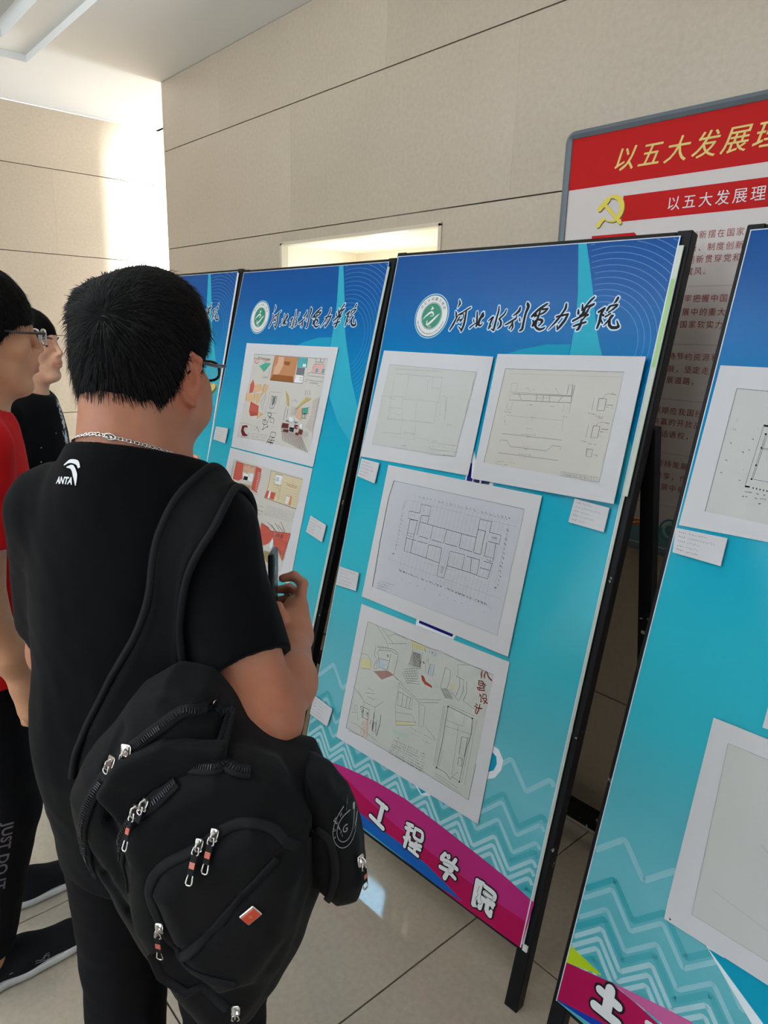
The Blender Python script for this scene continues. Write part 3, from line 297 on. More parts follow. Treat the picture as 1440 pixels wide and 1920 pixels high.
    'B1': 'p41/10/3562,15658,5069,15656,5078,14732,3538,14708,3527,15175;p43/10/3814,15626,4180,15628,4220,15301,4073,15005,3895,14936,3661,14944,3669,15212,3834,15395;p42/10/3664,14936,4979,14950,5078,14732,3538,14708;p42/10/4210,15472,4654,15467,4607,15323,4308,15335;p37/10/5080,15651,5653,15650,5699,15315,5143,15302;p40/10/5449,15439,5633,15440,5647,15331,5437,15336;p40/10/5077,15013,5615,15020,5644,14732,5102,14734;p8/10/5147,15291,5613,15296,5606,15047,5160,15046;p39/10/2638,15213,3020,15347,3359,15356,3075,15045,2976,15024;p24/10/2214,15476,2436,15472,2446,15292,2263,15313;p24/10/6099,15474,6705,15439,6802,15152,6022,15170;p24/10/2808,15490,3179,15493,2945,15408,2692,15365;p37/10/6262,15320,6396,15320,6399,15180,6277,15186;p37/10/6634,15328,6766,15323,6772,15176,6640,15181;l9/16/2106,15652,2127,15487,2263,15313,2425,15276,2521,15356,2490,15504;l9/16/2380,15655,2388,15530,3282,15498,2945,15408;l9/16/2165,15489,2489,15474,3266,15468,2913,15347;l9/16/3562,15658,3537,15292,3538,14708,5644,14732;l9/16/5078,15656,5145,15297,5160,15046,5102,14734;l9/16/5653,15650,5699,15315,5591,15295,5644,14732;l9/16/5160,15046,5615,15020;l9/16/5433,14939,5559,14939,5569,14829,5454,14838,5433,14939;l9/16/6146,15666,6164,15545,6430,15545,6411,15665;l9/16/6433,15666,6438,15546,6640,15543,6628,15671;l9/10/2106,15652,6840,15681;l9/10/2612,15212,2986,14995,3075,15045,3364,15341;l9/10/3400,15168,3374,14770;l9/10/2934,14769,3385,14771;l9/10/3049,14822,3316,14816;l9/10/6121,15475,6082,15323,6026,15156,6806,15139;l9/10/6121,15475,6679,15478,6740,15335;l9/10/5835,15117,5801,14881,6809,14872,6811,15032,5909,15034;l9/10/5835,15117,6026,15156;l9/10/5725,14835,5878,14791;l9/10/6140,14823,6592,14802;l9/10/6016,14787,6515,14770;l9/10/6554,14719,6664,14719;p2/10/2375,14656,2551,14428,2529,14155,2275,14089,2233,14434;p2/10/2507,13791,3116,13669,3173,13288,2645,13231,2528,13400;p36/10/2079,14087,2722,14081,2811,13804,2138,13772;p29/10/2753,14144,3106,14144,3132,13849,2922,13680;p29/10/3163,13465,3564,13389,3431,13315,3189,13170;p29/10/3204,14537,3533,14503,3462,14262,3163,14060;p29/10/2514,14425,2996,14521,3184,14299,2700,14140;l3/16/2560,13388,3152,13345;l3/16/2613,13318,3063,13291;l3/16/2704,13222,2911,13260;l3/16/3116,13669,3189,13170;l3/16/2545,13734,2538,13371;l9/12/3457,14203,3230,13799,3436,13523,3421,13787,3487,14117;l9/12/3256,14541,3147,14029;l9/12/2057,14147,2160,13790;l9/12/2594,14281,2737,13963;l23/8/3720,14269,4495,14304,4458,13914,4425,13509,3661,13487,3706,13873,3720,14269;l9/18/3876,14122,4210,14116,4253,13924,4136,13681,3877,13655,3907,13892,3876,14122;l9/18/3981,14116,4046,13716;l9/18/4137,14110,4150,13856;p8/10/3966,14086,4142,14093,4150,13856,4007,13756;r9/10/3977,13622,4264,13607,6,25,75;s9/10/3610,13187,11,3858,13156,12,3858,13010,11,3651,13030,11,3610,13187,11;s9/10/3762,13278,11,3737,13055,12,3747,12879,12,3687,12784,11;s9/10/3687,12784,9,3938,12931,12,4033,12928,11;s9/10/3852,13463,11,4082,13472,11,4077,13341,11,3878,13363,11,3852,13463,9;s9/10/4092,13444,9,3978,13257,11,3938,13078,12;s9/10/3988,13302,11,4299,13293,12,4349,13111,12;s9/10/4127,13274,9,4117,13156,11,4250,13143,9;s9/10/3928,13033,11,4038,12943,12;s9/10/4325,12789,11,4617,12782,12,4593,12607,12,4419,12598,11;s9/10/4325,12789,12,4291,12596,12,4144,12329,12;s9/10/4311,12613,9,4593,12607,9;s9/10/4257,12475,11,4632,12496,12;s9/10/4458,12560,11,4415,12322,12;s9/10/4238,12386,11,4536,12382,12,4541,12325,9;s9/10/4178,12407,9,4587,12410,11;l23/9/2025,12888,2877,12901,2942,12346,2045,12321;l23/9/2025,12888,2045,12321;p16/10/2244,12791,2591,12847,2666,12750,2429,12752,2391,12625,2607,12500,2783,12477,2612,12409,2390,12396,2222,12574;l16/15/2778,12567,2793,12448,2639,12413;l16/15/2363,12392,2330,12327;l16/15/2558,12402,2571,12337;l16/15/2694,12414,2719,12347;r9/10/3058,12856,3495,12873,7,31,90;l9/9/3303,12856,3173,12691;l9/9/3328,12859,3385,12702;l9/9/3356,12856,3529,12675;r23/10/3058,12557,4150,12630,20,22,95;r23/10/3066,12459,4084,12526,20,22,95;r23/10/3074,12361,4017,12420,20,22,95;r6/10/4132,12969,4770,13031,8,16,75;r6/10/4550,12514,5597,12344,12,31,75;p18/10/4711,14393,4935,14242,5125,13836,4998,13852;p18/10/6060,14257,6381,14244,5920,13996,5624,13774,5582,13825,5812,14041;p7/10/6468,14184,6814,14337,6797,13083,6347,13218,6529,13675;p7/10/5265,13850,5573,13852,5607,13549,5322,13547;p7/10/6238,13068,6509,13074,6575,12946,6455,12835,6248,12905;p43/10/5633,13747,5934,13888,6032,13402,5676,13487;p39/10/5992,13852,6297,13896,6290,13718,6012,13661;l9/14/5975,13837,6375,13931,6381,13714,6012,13661,5975,13837;l9/14/6065,13639,6272,13702,6313,13515,6044,13500,6065,13639;l9/14/6125,13865,6199,13517;l9/14/4961,13820,4943,13591,4944,13307;l9/14/5107,13750,5104,13410;l9/14/5966,14331,5947,14521;l9/14/6077,14340,6085,14519;l9/14/6231,14354,6199,14514;r9/10/5259,14074,5567,14074,6,109,90;r9/18/5119,13299,5916,13333,16,86,100;p3/10/4931,13206,5341,13217,5330,13041,4911,13025;p3/10/5083,12983,5418,12995,5400,12909,5066,12890;p3/10/5694,13230,5928,13230,5909,13083,5710,13087;p3/10/6016,13110,6269,13086,6266,12921,6009,12929;p3/10/5856,12966,6044,12961,6031,12863,5863,12878;p24/10/5823,13198,5989,13190,5989,13121,5825,13123;p24/10/6067,12895,6228,12897,6205,12830,6066,12831;p40/10/5253,13469,5539,13472,5677,13278,5314,13293;p40/10/6024,13290,6166,13279,6176,13116,6016,13179;p9/10/5427,13109,5701,13114,5711,12948,5455,12958;l40/12/5500,13104,5510,13007,5629,13007,5624,13090;l3/16/4984,12914,5165,12567;l3/16/5062,12915,5278,12551;l3/16/5140,12916,5390,12535;l3/16/5218,12917,5502,12520;l3/16/5295,12918,5613,12504;l3/16/5372,12919,5724,12488;l3/16/5449,12920,5833,12473;l3/16/5525,12922,5942,12457;l3/16/5601,12923,6051,12442;l3/16/5677,12924,6159,12427;l3/16/5752,12925,6266,12411;l3/16/5827,12926,6372,12396;l3/16/5902,12927,6478,12381;l3/16/5976,12928,6583,12366;l3/16/6051,12929,6688,12352;l3/16/6124,12930,6788,12350;l3/14/4893,13102,5334,13098;l3/14/4910,13053,5351,13049;l3/14/4928,13004,5368,13001;l3/14/4945,12955,5385,12952;l3/14/4962,12905,5402,12903;l6/7/6495,14106,6790,14214;l6/7/6497,13943,6794,14021;l6/7/6498,13780,6797,13828;l6/7/6500,13618,6801,13634;l6/7/6501,13455,6805,13440;l6/7/6503,13292,6808,13247',
    'B2_sheet': 'p33/10/2148,11434,6815,11441,6642,7962,1921,7494',
    'B2': 'p2/10/2311,11371,2837,11350,2877,11023,2953,10745,2724,10632,2309,10633;p2/10/3747,11380,4141,11345,4198,11045,4148,10416,3714,10478,3767,10971;p43/10/2837,11350,3722,11376,3718,11105,2903,11027;p40/10/2918,10986,3684,11057,3689,10759,2978,10749;p9/10/3064,10880,3349,10900,3349,10756,3039,10731;p36/10/2319,10605,2584,10563,2877,10440,2692,10275,2558,10265;p10/10/2800,10572,3689,10616,3611,10401,3523,10069,3245,9812,2635,10132,2687,10288,2902,10445;l9/12/2096,11426,2125,10750,2027,10107;l9/12/2190,11323,2108,10420;l9/12/2735,11334,3729,11357;l9/12/2319,10605,2558,10265,2887,10413;l9/12/2994,10926,3014,10726;l3/14/2311,11371,2309,10633;l3/14/2832,11364,2963,10718;l3/14/3722,11376,3728,10509;l3/14/3513,10527,4176,10337;l3/14/3601,10571,4176,10408;l12/12/3611,10473,3621,10088;l12/12/3535,10451,3509,10049;l12/12/3460,10428,3396,10010;l12/12/3383,10405,3283,9970;l12/12/3307,10382,3281,9918;l12/12/3230,10360,3205,9920;l12/12/3153,10337,3128,9923;l12/12/3075,10313,3052,9925;l12/12/2997,10290,2975,9927;l12/12/2919,10267,2897,9930;l40/12/3950,11172,4150,11178;l40/12/3957,11111,4153,11116;l40/12/3959,11050,4155,11055;l40/12/3965,10988,4157,10993;l40/12/3968,10927,4159,10932;l40/12/3974,10866,4161,10870;l40/12/3976,10804,4163,10808;l40/12/3983,10743,4165,10747;l40/12/3985,10681,4167,10685;l40/12/3992,10620,4169,10624;l40/12/3994,10558,4171,10562;l40/12/4001,10497,4173,10500;r3/16/2913,11290,3649,11293,12,89,75;r9/12/3044,11079,3640,10893,10,89,75;p11/10/4794,11382,6791,11385,6760,10330,4707,10327;p2/10/4798,10622,5373,10633,5325,10364,4725,10344;p40/10/4944,10622,5062,10630,5037,10363,4913,10367;p40/10/5140,11289,5603,11313,5587,10958,5165,10951;p40/10/6068,10644,6289,10660,6240,10410,6070,10376;p20/10/5213,11219,5400,11224,5388,11059,5214,11055;p19/10/6285,10672,6373,10676,6393,10361,6279,10364;l9/16/5133,11309,5607,11327,5592,10946,5169,10938,5133,11309;l9/16/4707,10327,6765,10317;l9/16/4794,11382,4823,11097,4798,10622,4707,10327;l9/10/4794,11382,6791,11385;l9/10/5592,10946,5611,10692,5605,10378;l9/10/5357,10944,5571,10739;l9/10/6059,10669,6394,10680,6393,10361;l42/14/5900,11122,6022,11037,6391,11011,6575,11058;l42/14/6267,11240,6303,11008;l42/14/5961,11079,6546,11079;l12/6/4969,11095,6752,11116;l12/6/5028,10998,6742,11020;l12/6/5085,10906,6731,10923;l12/6/5139,10820,6721,10827;l12/6/5192,10739,6710,10730;l12/6/5243,10664,6699,10633;l12/6/5291,10593,6689,10536;l12/6/5338,10528,6678,10439;r23/10/3933,9949,4782,9980,18,89,90;l42/18/4044,9787,4443,9812,4824,9793;r23/8/4135,9678,4746,9666,12,89,75;r23/9/4938,10095,6733,10153,30,16,95;r23/9/4935,10033,6725,10098,30,16,95;r23/9/4933,9972,6718,10044,30,16,95;r23/9/4930,9910,6710,9989,30,16,95;r23/9/4928,9848,6702,9935,30,16,95;r23/9/4925,9787,6694,9880,30,16,95;r23/9/4923,9725,6687,9825,30,16,95;p2/10/4867,9399,5380,9333,5546,9206,5513,8758,5313,8641,4857,8600,4814,9065;p2/10/5493,9221,6745,9415,6597,8352,6273,8619,5953,8729,5768,8984,5513,8758;p40/10/5728,9029,5846,9030,5861,8788,5806,8611,5638,8679;p40/10/5806,9211,5967,9221,5968,9086,5807,9075;p40/10/6031,9236,6122,9243,6119,9121,6041,9116;p40/10/6186,9258,6360,9285,6349,9122,6192,9111;p12/10/5381,8450,5710,8477,5875,8082,5660,8080,5432,8241;p36/10/6349,8665,6505,8677,6520,8440,6334,8445;l3/16/4867,9399,5634,9226;l3/16/5249,9496,5940,9296;l3/16/5702,9569,6112,9336;l3/16/6032,9695,6419,9379;l3/16/5895,9557,6334,9360;l3/16/5500,9469,5801,9291;l3/16/5515,9226,6745,9415;l40/14/4868,9329,4871,8631;l40/14/4860,9076,4884,8802;r9/20/6166,9051,6477,9018,6,60,100;l9/10/5834,8999,6132,9016;l9/10/5781,9014,5944,8754;l9/10/5944,8754,6340,8690;l40/14/6745,9375,6629,9361;l40/14/6710,9271,6593,9257;l40/14/6674,9167,6557,9153;l40/14/6638,9063,6521,9048;l40/14/6603,8958,6485,8943;l40/14/6567,8853,6449,8837;l40/14/6531,8748,6413,8732;l40/14/6495,8642,6376,8626;l40/14/6458,8537,6340,8520',
    'HDR': 's9/10/2839,17588,13,2883,17488,57,2858,17426,34,2834,17363,10;s9/10/2783,17264,18,2820,17192,47,2839,17102,29;s9/10/2693,16729,34,2782,16884,57,2869,17093,31,2909,17165,21;s9/10/2909,17165,29,3085,17246,31,3204,17318,34,3304,17371,26;s9/10/3168,17282,39,3179,17104,52,3177,16890,57,3131,16728,52,3118,16692,16;s9/10/3131,16728,31,3025,16807,23,2995,16834,8;s9/10/2969,17157,16,3076,17193,21,3110,17104,23,3060,17032,26;s9/10/2972,17103,31,2925,17012,39,2907,16949,23;s9/10/2972,17013,21,3071,17032,34,3018,16969,23;s9/10/3565,17247,29,3605,17072,44,3637,16862,42,3608,16844,18;s9/10/3483,17045,18,3525,16966,26;s9/10/3416,16805,39,3481,16859,31,3615,16949,21;s9/10/3790,17230,34,3740,17108,65,3701,17003,65,3694,16898,52;s9/10/3762,17195,52,3808,17143,52,3755,17091,39;s9/10/3694,16898,47,3778,16872,34,3839,16934,13;s9/10/4280,17403,23,4300,17283,42,4280,17112,42,4266,16871,52,4254,16751,44;s9/10/4254,16751,31,4171,16784,18;s9/10/4017,17006,18,4143,17102,44,4169,17085,26;s9/10/4139,17076,44,4106,16955,44,4072,16790,31;s9/10/4072,16790,31,4138,16869,26;s9/10/4547,17300,23,4510,17198,36,4383,17078,39;s9/10/4366,17061,26,4451,16977,47,4456,16874,52,4381,16796,21;s9/10/4979,17367,34,4970,17284,60,4890,17200,44,4801,17149,13;s9/10/4918,17166,10,4925,17099,31,4897,17049,26;s9/10/4616,16902,26,4761,16980,42,4919,17083,34;s9/10/4840,17032,31,4819,16914,34,4763,16811,29;s9/10/4841,16948,26,4866,16847,39,4836,16762,13;s9/10/5030,17084,23,5056,17017,31;s9/10/5180,17482,39,5232,17391,73,5190,17201,52,5183,16952,52,5180,16802,57,5111,16759,31;s9/10/5190,17441,52,5240,17399,39;s9/10/5395,17128,39,5501,17210,57;s9/10/5483,16890,44,5564,16957,52;s9/10/5413,17156,44,5585,17321,52,5765,17442,44,5806,17466,26;s9/10/5631,17369,26,5681,17320,39,5838,17337,26;s9/10/5838,17337,36,5773,17256,42,5656,17190,31;s9/10/5624,17320,26,5612,17174,44,5581,17027,44,5575,16895,39;s9/10/5432,17156,26,5549,17157,39;s9/10/5489,16927,44,5577,17043,39,5730,17044,47,5761,16996,39;s9/10/5730,17044,47,5731,16963,39,5671,16897,26;s9/10/5528,16928,39,5629,16831,47,5733,16800,49,5839,16835,34,5869,16868,13;s9/10/5524,17255,21,5499,17124,26;s9/10/5465,17025,34,5555,16895,39;s9/10/6356,17447,39,6356,17336,52,6287,17209,39,6168,17017,44,5980,16797,10;s9/10/6141,17128,31,6298,17161,39,6470,17202,31;s9/10/6463,17194,47,6402,17035,57,6309,16891,54,6249,16802,21;s9/10/6249,16802,26,6223,16905,29;s9/10/6811,17436,23,6840,17320,47,6821,17289,16;s9/10/6729,17304,26,6750,17218,52;s9/10/7097,17611,34,7021,17535,44,6917,17397,29;s9/10/6907,17366,44,6884,17242,57,6874,17211,26;s9/10/6874,17211,39,6798,17164,21;s9/10/6924,17366,39,7127,17450,34;s9/10/7122,17435,36,7028,17366,26,6971,17242,47,6892,17211,21;s9/10/6645,17030,44,6747,17086,39,6886,17165,44,7020,17181,44;s9/10/6990,17165,26,6881,17040,36;s9/10/6687,16897,31,6816,16946,39,7011,17003,34;s9/10/6877,17056,39,6877,16947,52,6842,16837,57,6797,16805,26;s9/10/7724,17589,49,7694,17514,47,7649,17462,10;s9/10/7509,17289,34,7554,17380,44,7590,17402,26;s9/10/7590,17402,31,7755,17424,34,7658,17319,39;s9/10/7658,17319,26,7561,17244,26;s9/10/7293,17251,39,7424,17335,47,7435,17357,26;s9/10/7411,17319,52,7368,17182,47,7376,17045,57,7344,16862,36;s9/10/7361,17213,31,7447,17168,34;s9/10/7504,17138,31,7618,17214,26;s9/10/7505,16925,10,7595,17032,39,7694,17169,34;s9/10/7661,17169,34,7626,17078,47,7650,16943,57;s9/10/7650,16943,52,7729,16883,57,7859,16886,57,7900,16916,39;s9/10/7903,16901,39,7835,17020,23,7820,17050,8;s9/10/7457,16985,26,7406,17061,21',
    'BEAM': 'p1/10/6330,18967,6560,18959,6760,18452,7009,17787,7346,16795,7542,16385,7701,16077,8814,14275,7796,14142,6915,16078,6803,16683,6653,17491',
    'SWELL': 'p35/10/5446,16097,5810,16294,6241,16487,6780,16664,6915,16535,6937,16138',
    'BAND': 'p14/10/-271,2634,801,2809,1789,3036,3194,3239,4510,3310,5952,3221,7268,3113,8137,3033,8999,2890,8921,1641,7080,1620,3146,1713,-1176,1643;p15/10/1856,2802,2896,2614,4318,2425,6183,2340,7992,2292,8953,2327,8921,1641,7080,1620,3146,1713,20,1641;p0/10/-101,2054,2066,2056,3146,2056,4643,2027,5691,1978,6506,1834,7057,1712,6176,1635,3146,1713,-1176,1643',
    'GLYPH': 'p22/10/4336,12525,4321,13170,4439,13442,4578,13119,4663,12716,5286,12689,5277,12585;p17/10/4375,12592,4369,13057,4452,13100,4519,12692,4577,12686,4567,12580;p17/10/4613,12692,4833,12700,4823,12594,4603,12586;p17/10/4889,12694,5160,12696,5150,12592,4879,12589;p22/10/3617,8385,5129,8432,5029,8230,3625,8195;p17/10/3726,8371,5020,8411,4975,8289,3726,8291;p22/10/6908,6028,7156,5993,7343,5789,7344,5515,7209,5247,6867,5022;p22/10/4671,3892,5035,3688,5310,3794,5702,4178,5028,4478;p38/10/6951,5857,7123,5789,7184,5614,7132,5414,6827,5181;p38/10/4848,3850,5046,3725,5228,3879,4923,4110',
    'WORD': 's40/10/3523,2765,92,3943,2724,92;s40/10/3784,2735,115,3753,2277,115;s40/10/3390,2203,92,3956,2106,92;s40/10/4791,2702,76,4985,2739,76;s40/10/4769,2567,76,5019,2612,69;s40/10/4886,2675,76,4873,2398,92,4850,2047,76;s40/10/4774,2276,61,4854,2252,76;s40/10/4965,2381,76,4991,2283,61;s40/10/5104,2724,69,5358,2729,69,5377,2497,76,5111,2483,69,5104,2724,61;s40/10/5027,2258,61,5401,2355,69;s40/10/5017,2186,61,5402,2245,64;s40/10/5018,2074,69,5369,2049,69;s40/10/5232,2350,69,5220,2075,76;s34/10/5183,2589,12,5277,2608,12;s34/10/5182,2433,9,5405,2446,9;s34/10/4990,2395,9,5047,2292,9;s34/10/5127,2314,9,5170,2315,9;s34/10/5234,2128,9,5302,2144,9;s40/10/6152,2452,80,6236,2612,72;s40/10/6353,2588,96,6371,2622,64;s40/10/6599,2640,72,6541,2495,80;s40/10/6150,2405,72,6417,2446,96,6694,2428,80;s40/10/6273,2363,80,6543,2384,72,6516,2279,96;s40/10/6165,2187,80,6449,2218,80,6696,2162,72;s40/10/6463,2270,80,6370,1991,96;s34/10/6211,2367,10,6422,2426,10,6597,2405,10,6587,2265,10,6483,2193,10,6427,2250,10,6453,2309,10;s34/10/6211,2367,10,6228,2269,10,6405,2282,10;s34/10/6337,2647,10,6362,2572,10;s40/10/7372,2499,80,7556,2523,80;s40/10/7372,2499,96,7395,1859,96;s40/10/7478,2432,96,7482,2218,96,7557,2026,96;s40/10/7417,1873,64,7471,1863,64;s40/10/7614,2493,80,7920,2464,88,7953,2335,64;s40/10/7657,2325,96,7884,2314,96;s40/10/7550,2151,96,7800,2155,96,7959,2212,80;s40/10/7608,2122,96,7590,1895,96;s40/10/7791,2192,96,7800,1962,96,7919,1886,96;s40/10/7919,1886,96,7938,2006,64;s40/10/7929,2235,64,7946,2118,64;s34/10/7459,2410,11,7439,2235,11,7474,2170,11,7423,2051,11,7442,1976,11,7593,1983,11,7618,2064,11,7555,2133,11,7621,2270,11,7932,2269,11;s34/10/7572,2510,10,7552,2261,10;s34/10/7645,2372,10,7870,2370,10,7899,2302,10,7645,2274,10,7645,2372,10;s34/10/7732,2081,10,7724,1914,10;s34/10/7864,2002,10,7962,2106,10;s34/10/7478,1933,10,7496,1814,10',
    'WORDK': 's9/10/3523,2765,116,3943,2724,116;s9/10/3784,2735,138,3753,2277,138;s9/10/3390,2203,116,3956,2106,116;s9/10/4791,2702,98,4985,2739,98;s9/10/4769,2567,98,5019,2612,90;s9/10/4886,2675,98,4873,2398,113,4850,2047,98;s9/10/4774,2276,82,4854,2252,98;s9/10/4965,2381,98,4991,2283,82;s9/10/5104,2724,90,5358,2729,90,5377,2497,98,5111,2483,90,5104,2724,82;s9/10/5027,2258,82,5401,2355,90;s9/10/5017,2186,82,5402,2245,86;s9/10/5018,2074,90,5369,2049,90;s9/10/5232,2350,90,5220,2075,98;s9/10/6152,2452,103,6236,2612,95;s9/10/6353,2588,119,6371,2622,87;s9/10/6599,2640,95,6541,2495,103;s9/10/6150,2405,95,6417,2446,119,6694,2428,103;s9/10/6273,2363,103,6543,2384,95,6516,2279,119;s9/10/6165,2187,103,6449,2218,103,6696,2162,95;s9/10/6463,2270,103,6370,1991,119;s9/10/7372,2499,103,7556,2523,103;s9/10/7372,2499,119,7395,1859,119;s9/10/7478,2432,119,7482,2218,119,7557,2026,119;s9/10/7417,1873,87,7471,1863,87;s9/10/7614,2493,103,7920,2464,111,7953,2335,87;s9/10/7657,2325,119,7884,2314,119;s9/10/7550,2151,119,7800,2155,119,7959,2212,103;s9/10/7608,2122,119,7590,1895,119;s9/10/7791,2192,119,7800,1962,119,7919,1886,119;s9/10/7919,1886,119,7938,2006,87;s9/10/7929,2235,87,7946,2118,87',
    'DBAND': 'p13/10/24,3024,833,2916,818,2888,2,2600;p15/10/2,2600,1032,2903,1746,2880,2350,2807,2476,2321,1542,2102,26,1687;p25/10/1030,2912,2135,3197,2766,3341,2867,2944,2444,2884;p27/10/26,1687,980,1958,1738,2141,2455,2401,2341,2106,982,1789,31,1669;p22/10/2602,4917,2749,5000,3884,4479,4124,4246,3815,3992,3215,4448;p38/10/2689,4866,3773,4930,4327,4884,4474,4273,3960,4165',
    'DWORD': 's40/10/894,2608,128,1355,2571,128;s40/10/1110,2774,156,1145,2238,156;s40/10/864,2225,138,1424,2233,138;s40/10/1993,2695,92,2224,2704,110',
    'DWORDK': 's9/10/894,2608,169,1355,2571,169;s9/10/1110,2774,196,1145,2238,196;s9/10/864,2225,178,1424,2233,178',
    'EMBW': 's40/10/1828,17402,12,1901,17347,52,1833,17325,46;s40/10/1558,17015,12,1714,17160,55,1871,17237,67,1967,17150,31,1844,17117,18;s40/10/1742,16885,31,1805,16875,67,1940,16975,67,2081,17107,55,2188,17195,12;s40/10/1746,16929,46,1758,16995,15',
}

def records(item):
    out = []
    for r in PRINTS[item].split(';'):
        h, w, p = r.split('/'); kind = h[0]; col = PRINT_COLOURS[int(h[1:])]; w = int(w)*1e-4; p = [float(x) for x in p.split(',')]
        if kind == 'r': out.append((kind, col, w, [(p[0]*1e-4, p[1]*1e-4), (p[2]*1e-4, p[3]*1e-4), (int(p[4]), p[5]*1e-4, p[6]*0.01)]))
        elif kind == 's': out.append((kind, col, w, [(p[i]*1e-4, p[i+1]*1e-4, p[i+2]*1e-4) for i in range(0, len(p), 3)]))
        else: out.append((kind, col, w, [(p[i]*1e-4, p[i+1]*1e-4) for i in range(0, len(p), 2)]))
    return out
def draw(pr, item, du=0.0, ds=0.0, grow=0.0, only=None):
    rnd = random.Random(item)
    for kind, col, w, p in records(item):
        if only and col != only: continue
        m = cmat(col)
        if kind == 'l': pr.line([(a+du, b+ds) for a, b in p], w, m)
        elif kind == 'p': pr.poly([(a+du, b+ds) for a, b in p], m)
        elif kind == 's': pr.stroke([(a+du, b+ds, c) for a, b, c in p], m, grow=grow)
        else:
            (x0, y0), (x1, y1), (n, h, fill) = p; dx = (x1-x0)/n; dy = (y1-y0)/n; L = math.hypot(dx, dy)+1e-9; h = max(h, 0.0015)
            for i in range(n):
                if rnd.random() > fill: continue
                x = x0+du+dx*i; y = y0+ds+dy*i
                for _ in range(2):
                    q = [(x+dx*rnd.uniform(0, .8)-dy/L*h*rnd.uniform(-.5, .5), y+dy*rnd.uniform(0, .8)+dx/L*h*rnd.uniform(-.5, .5)) for _ in range(2)]
                    pr.line(q, w, m)

# ================================================================== the room
H = 0.5107; ZC = 2.901; XL = -5.042; YW = 1.90; XC = -4.05
ROOM_E = 3.4; ROOM_S = -4.6
def structure(o, name=None): o['kind'] = 'structure'; return o
def panel_mesh(w, h, t, g=0.0022):
    """a stone slab in XZ, face towards -Y, chamfered edges so the joint reads as a groove"""
    return boxVF((0.0002, 0, g), (w-0.0002, t, h-g))
# right-hand wall: backing block and slabs
def wall_slabs(name, a, b, z0, z1, facing, holes=()):
    """facing 'S': slabs on plane y=YW seen from -y;  'E': slabs on plane x=XL seen from +x"""
    L = b-a
    back = empty(name); structure(back)
    cuts = sorted(set([a, b]+[c for hh in holes for c in hh[:2]]))
    k0 = 0
    zs = [z for z in [i*H for i in range(0, 8)] if z0 <= z < z1-0.01]+[z1]
    n = 0
    for r in range(len(zs)-1):
        za, zb = zs[r], zs[r+1]
        step = 1.24; x = a-(0.62 if r % 2 else 0.0)
        xs = sorted(set([a, b]+[x+step*i for i in range(1, int(L/step)+2) if a+0.05 < x+step*i < b-0.05]))
        segs = [(xs[i], xs[i+1], za, zb) for i in range(len(xs)-1)]
        for hx0, hx1, hz1 in holes:
            out = []
            for s0, s1, c, d in segs:
                if s1 <= hx0 or s0 >= hx1 or c >= hz1: out.append((s0, s1, c, d)); continue
                if s0 < hx0: out.append((s0, hx0, c, d))
                if s1 > hx1: out.append((hx1, s1, c, d))
                if d > hz1+0.01: out.append((max(s0, hx0), min(s1, hx1), hz1, d))
            segs = out
        for s0, s1, c, d in segs:
            V, F = panel_mesh(s1-s0, d-c, 0.02)
            o = mesh_obj('stone_panel', V, F, STONE, back)
            if facing == 'S': o.location = (s0, YW, c)
            else: o.location = (XL, s0, c); o.rotation_euler = (0, 0, math.pi/2)
    return back
DX0, DX1, DZ = -2.883, -1.877, 1.990
wr = wall_slabs('wall_right', XC, ROOM_E, 0, ZC, 'S', [(DX0, DX1, DZ)])
b = MB()
b.box((XC, YW+0.021, 0), (DX0-0.02, YW+0.56, ZC)).box((DX1+0.02, YW+0.021, 0), (ROOM_E, YW+0.40, ZC)).box((DX0-0.02, YW+0.021, DZ+0.06), (DX1+0.02, YW+0.40, ZC))
b.obj('wall_core', GROUT, wr)
mesh_obj('end_panel', *boxVF((XC-0.012, YW, 0), (XC-0.001, YW+0.56, ZC)), STONE, wr)
wl = wall_slabs('wall_left', -4.6, 6.4, 0, ZC, 'E')
mesh_obj('wall_core', *boxVF((XL-0.3, -4.6, 0), (XL-0.021, 6.4, ZC)), GROUT, wl)
structure(mesh_obj('wall_east', *boxVF((ROOM_E, -4.6, 0), (ROOM_E+0.2, YW+0.4, ZC)), PAINT))
# service recess in the right-hand wall: sides, soffit, back wall with a bright window
WARM = mat('cream_plaster', (232, 224, 204), 0.7)
rec = MB()
rec.box((DX0-0.0195, YW+0.021, 0), (DX0, 2.36, DZ+0.02)).box((DX1, YW+0.021, 0), (DX1+0.0195, 2.36, DZ+0.02)).box((DX0-0.0195, YW+0.021, DZ), (DX1+0.0195, 2.36, DZ+0.03)).box((DX0-0.0195, 2.34, 0), (DX1+0.02, 2.38, DZ+0.02))
structure(rec.obj('wall_recess', WARM))
tr = MB(); tr.box((DX0-0.012, YW-0.006, 0), (DX0+0.004, YW+0.03, DZ+0.006), 0.001).box((DX1-0.004, YW-0.006, 0), (DX1+0.012, YW+0.03, DZ+0.006), 0.001).box((DX0-0.012, YW-0.006, DZ-0.004), (DX1+0.012, YW+0.03, DZ+0.01), 0.001)
structure(tr.obj('trim_1', mat('cream_edge_trim', (205, 192, 170), 0.4)))
w1 = empty('window_1'); structure(w1)
GLOW = mat('daylit_frosted_pane', (150, 200, 225), 0.4, emit=((150, 215, 255), 9.0))
ALU = mat('brushed_aluminium', (150, 156, 160), 0.4, metal=0.6)
fx0, fx1, fz0, fz1 = -2.745, -2.485, 1.51, 1.81
mesh_obj('pane', *boxVF((fx0, 2.325, fz0), (fx1, 2.332, fz1)), GLOW, w1)
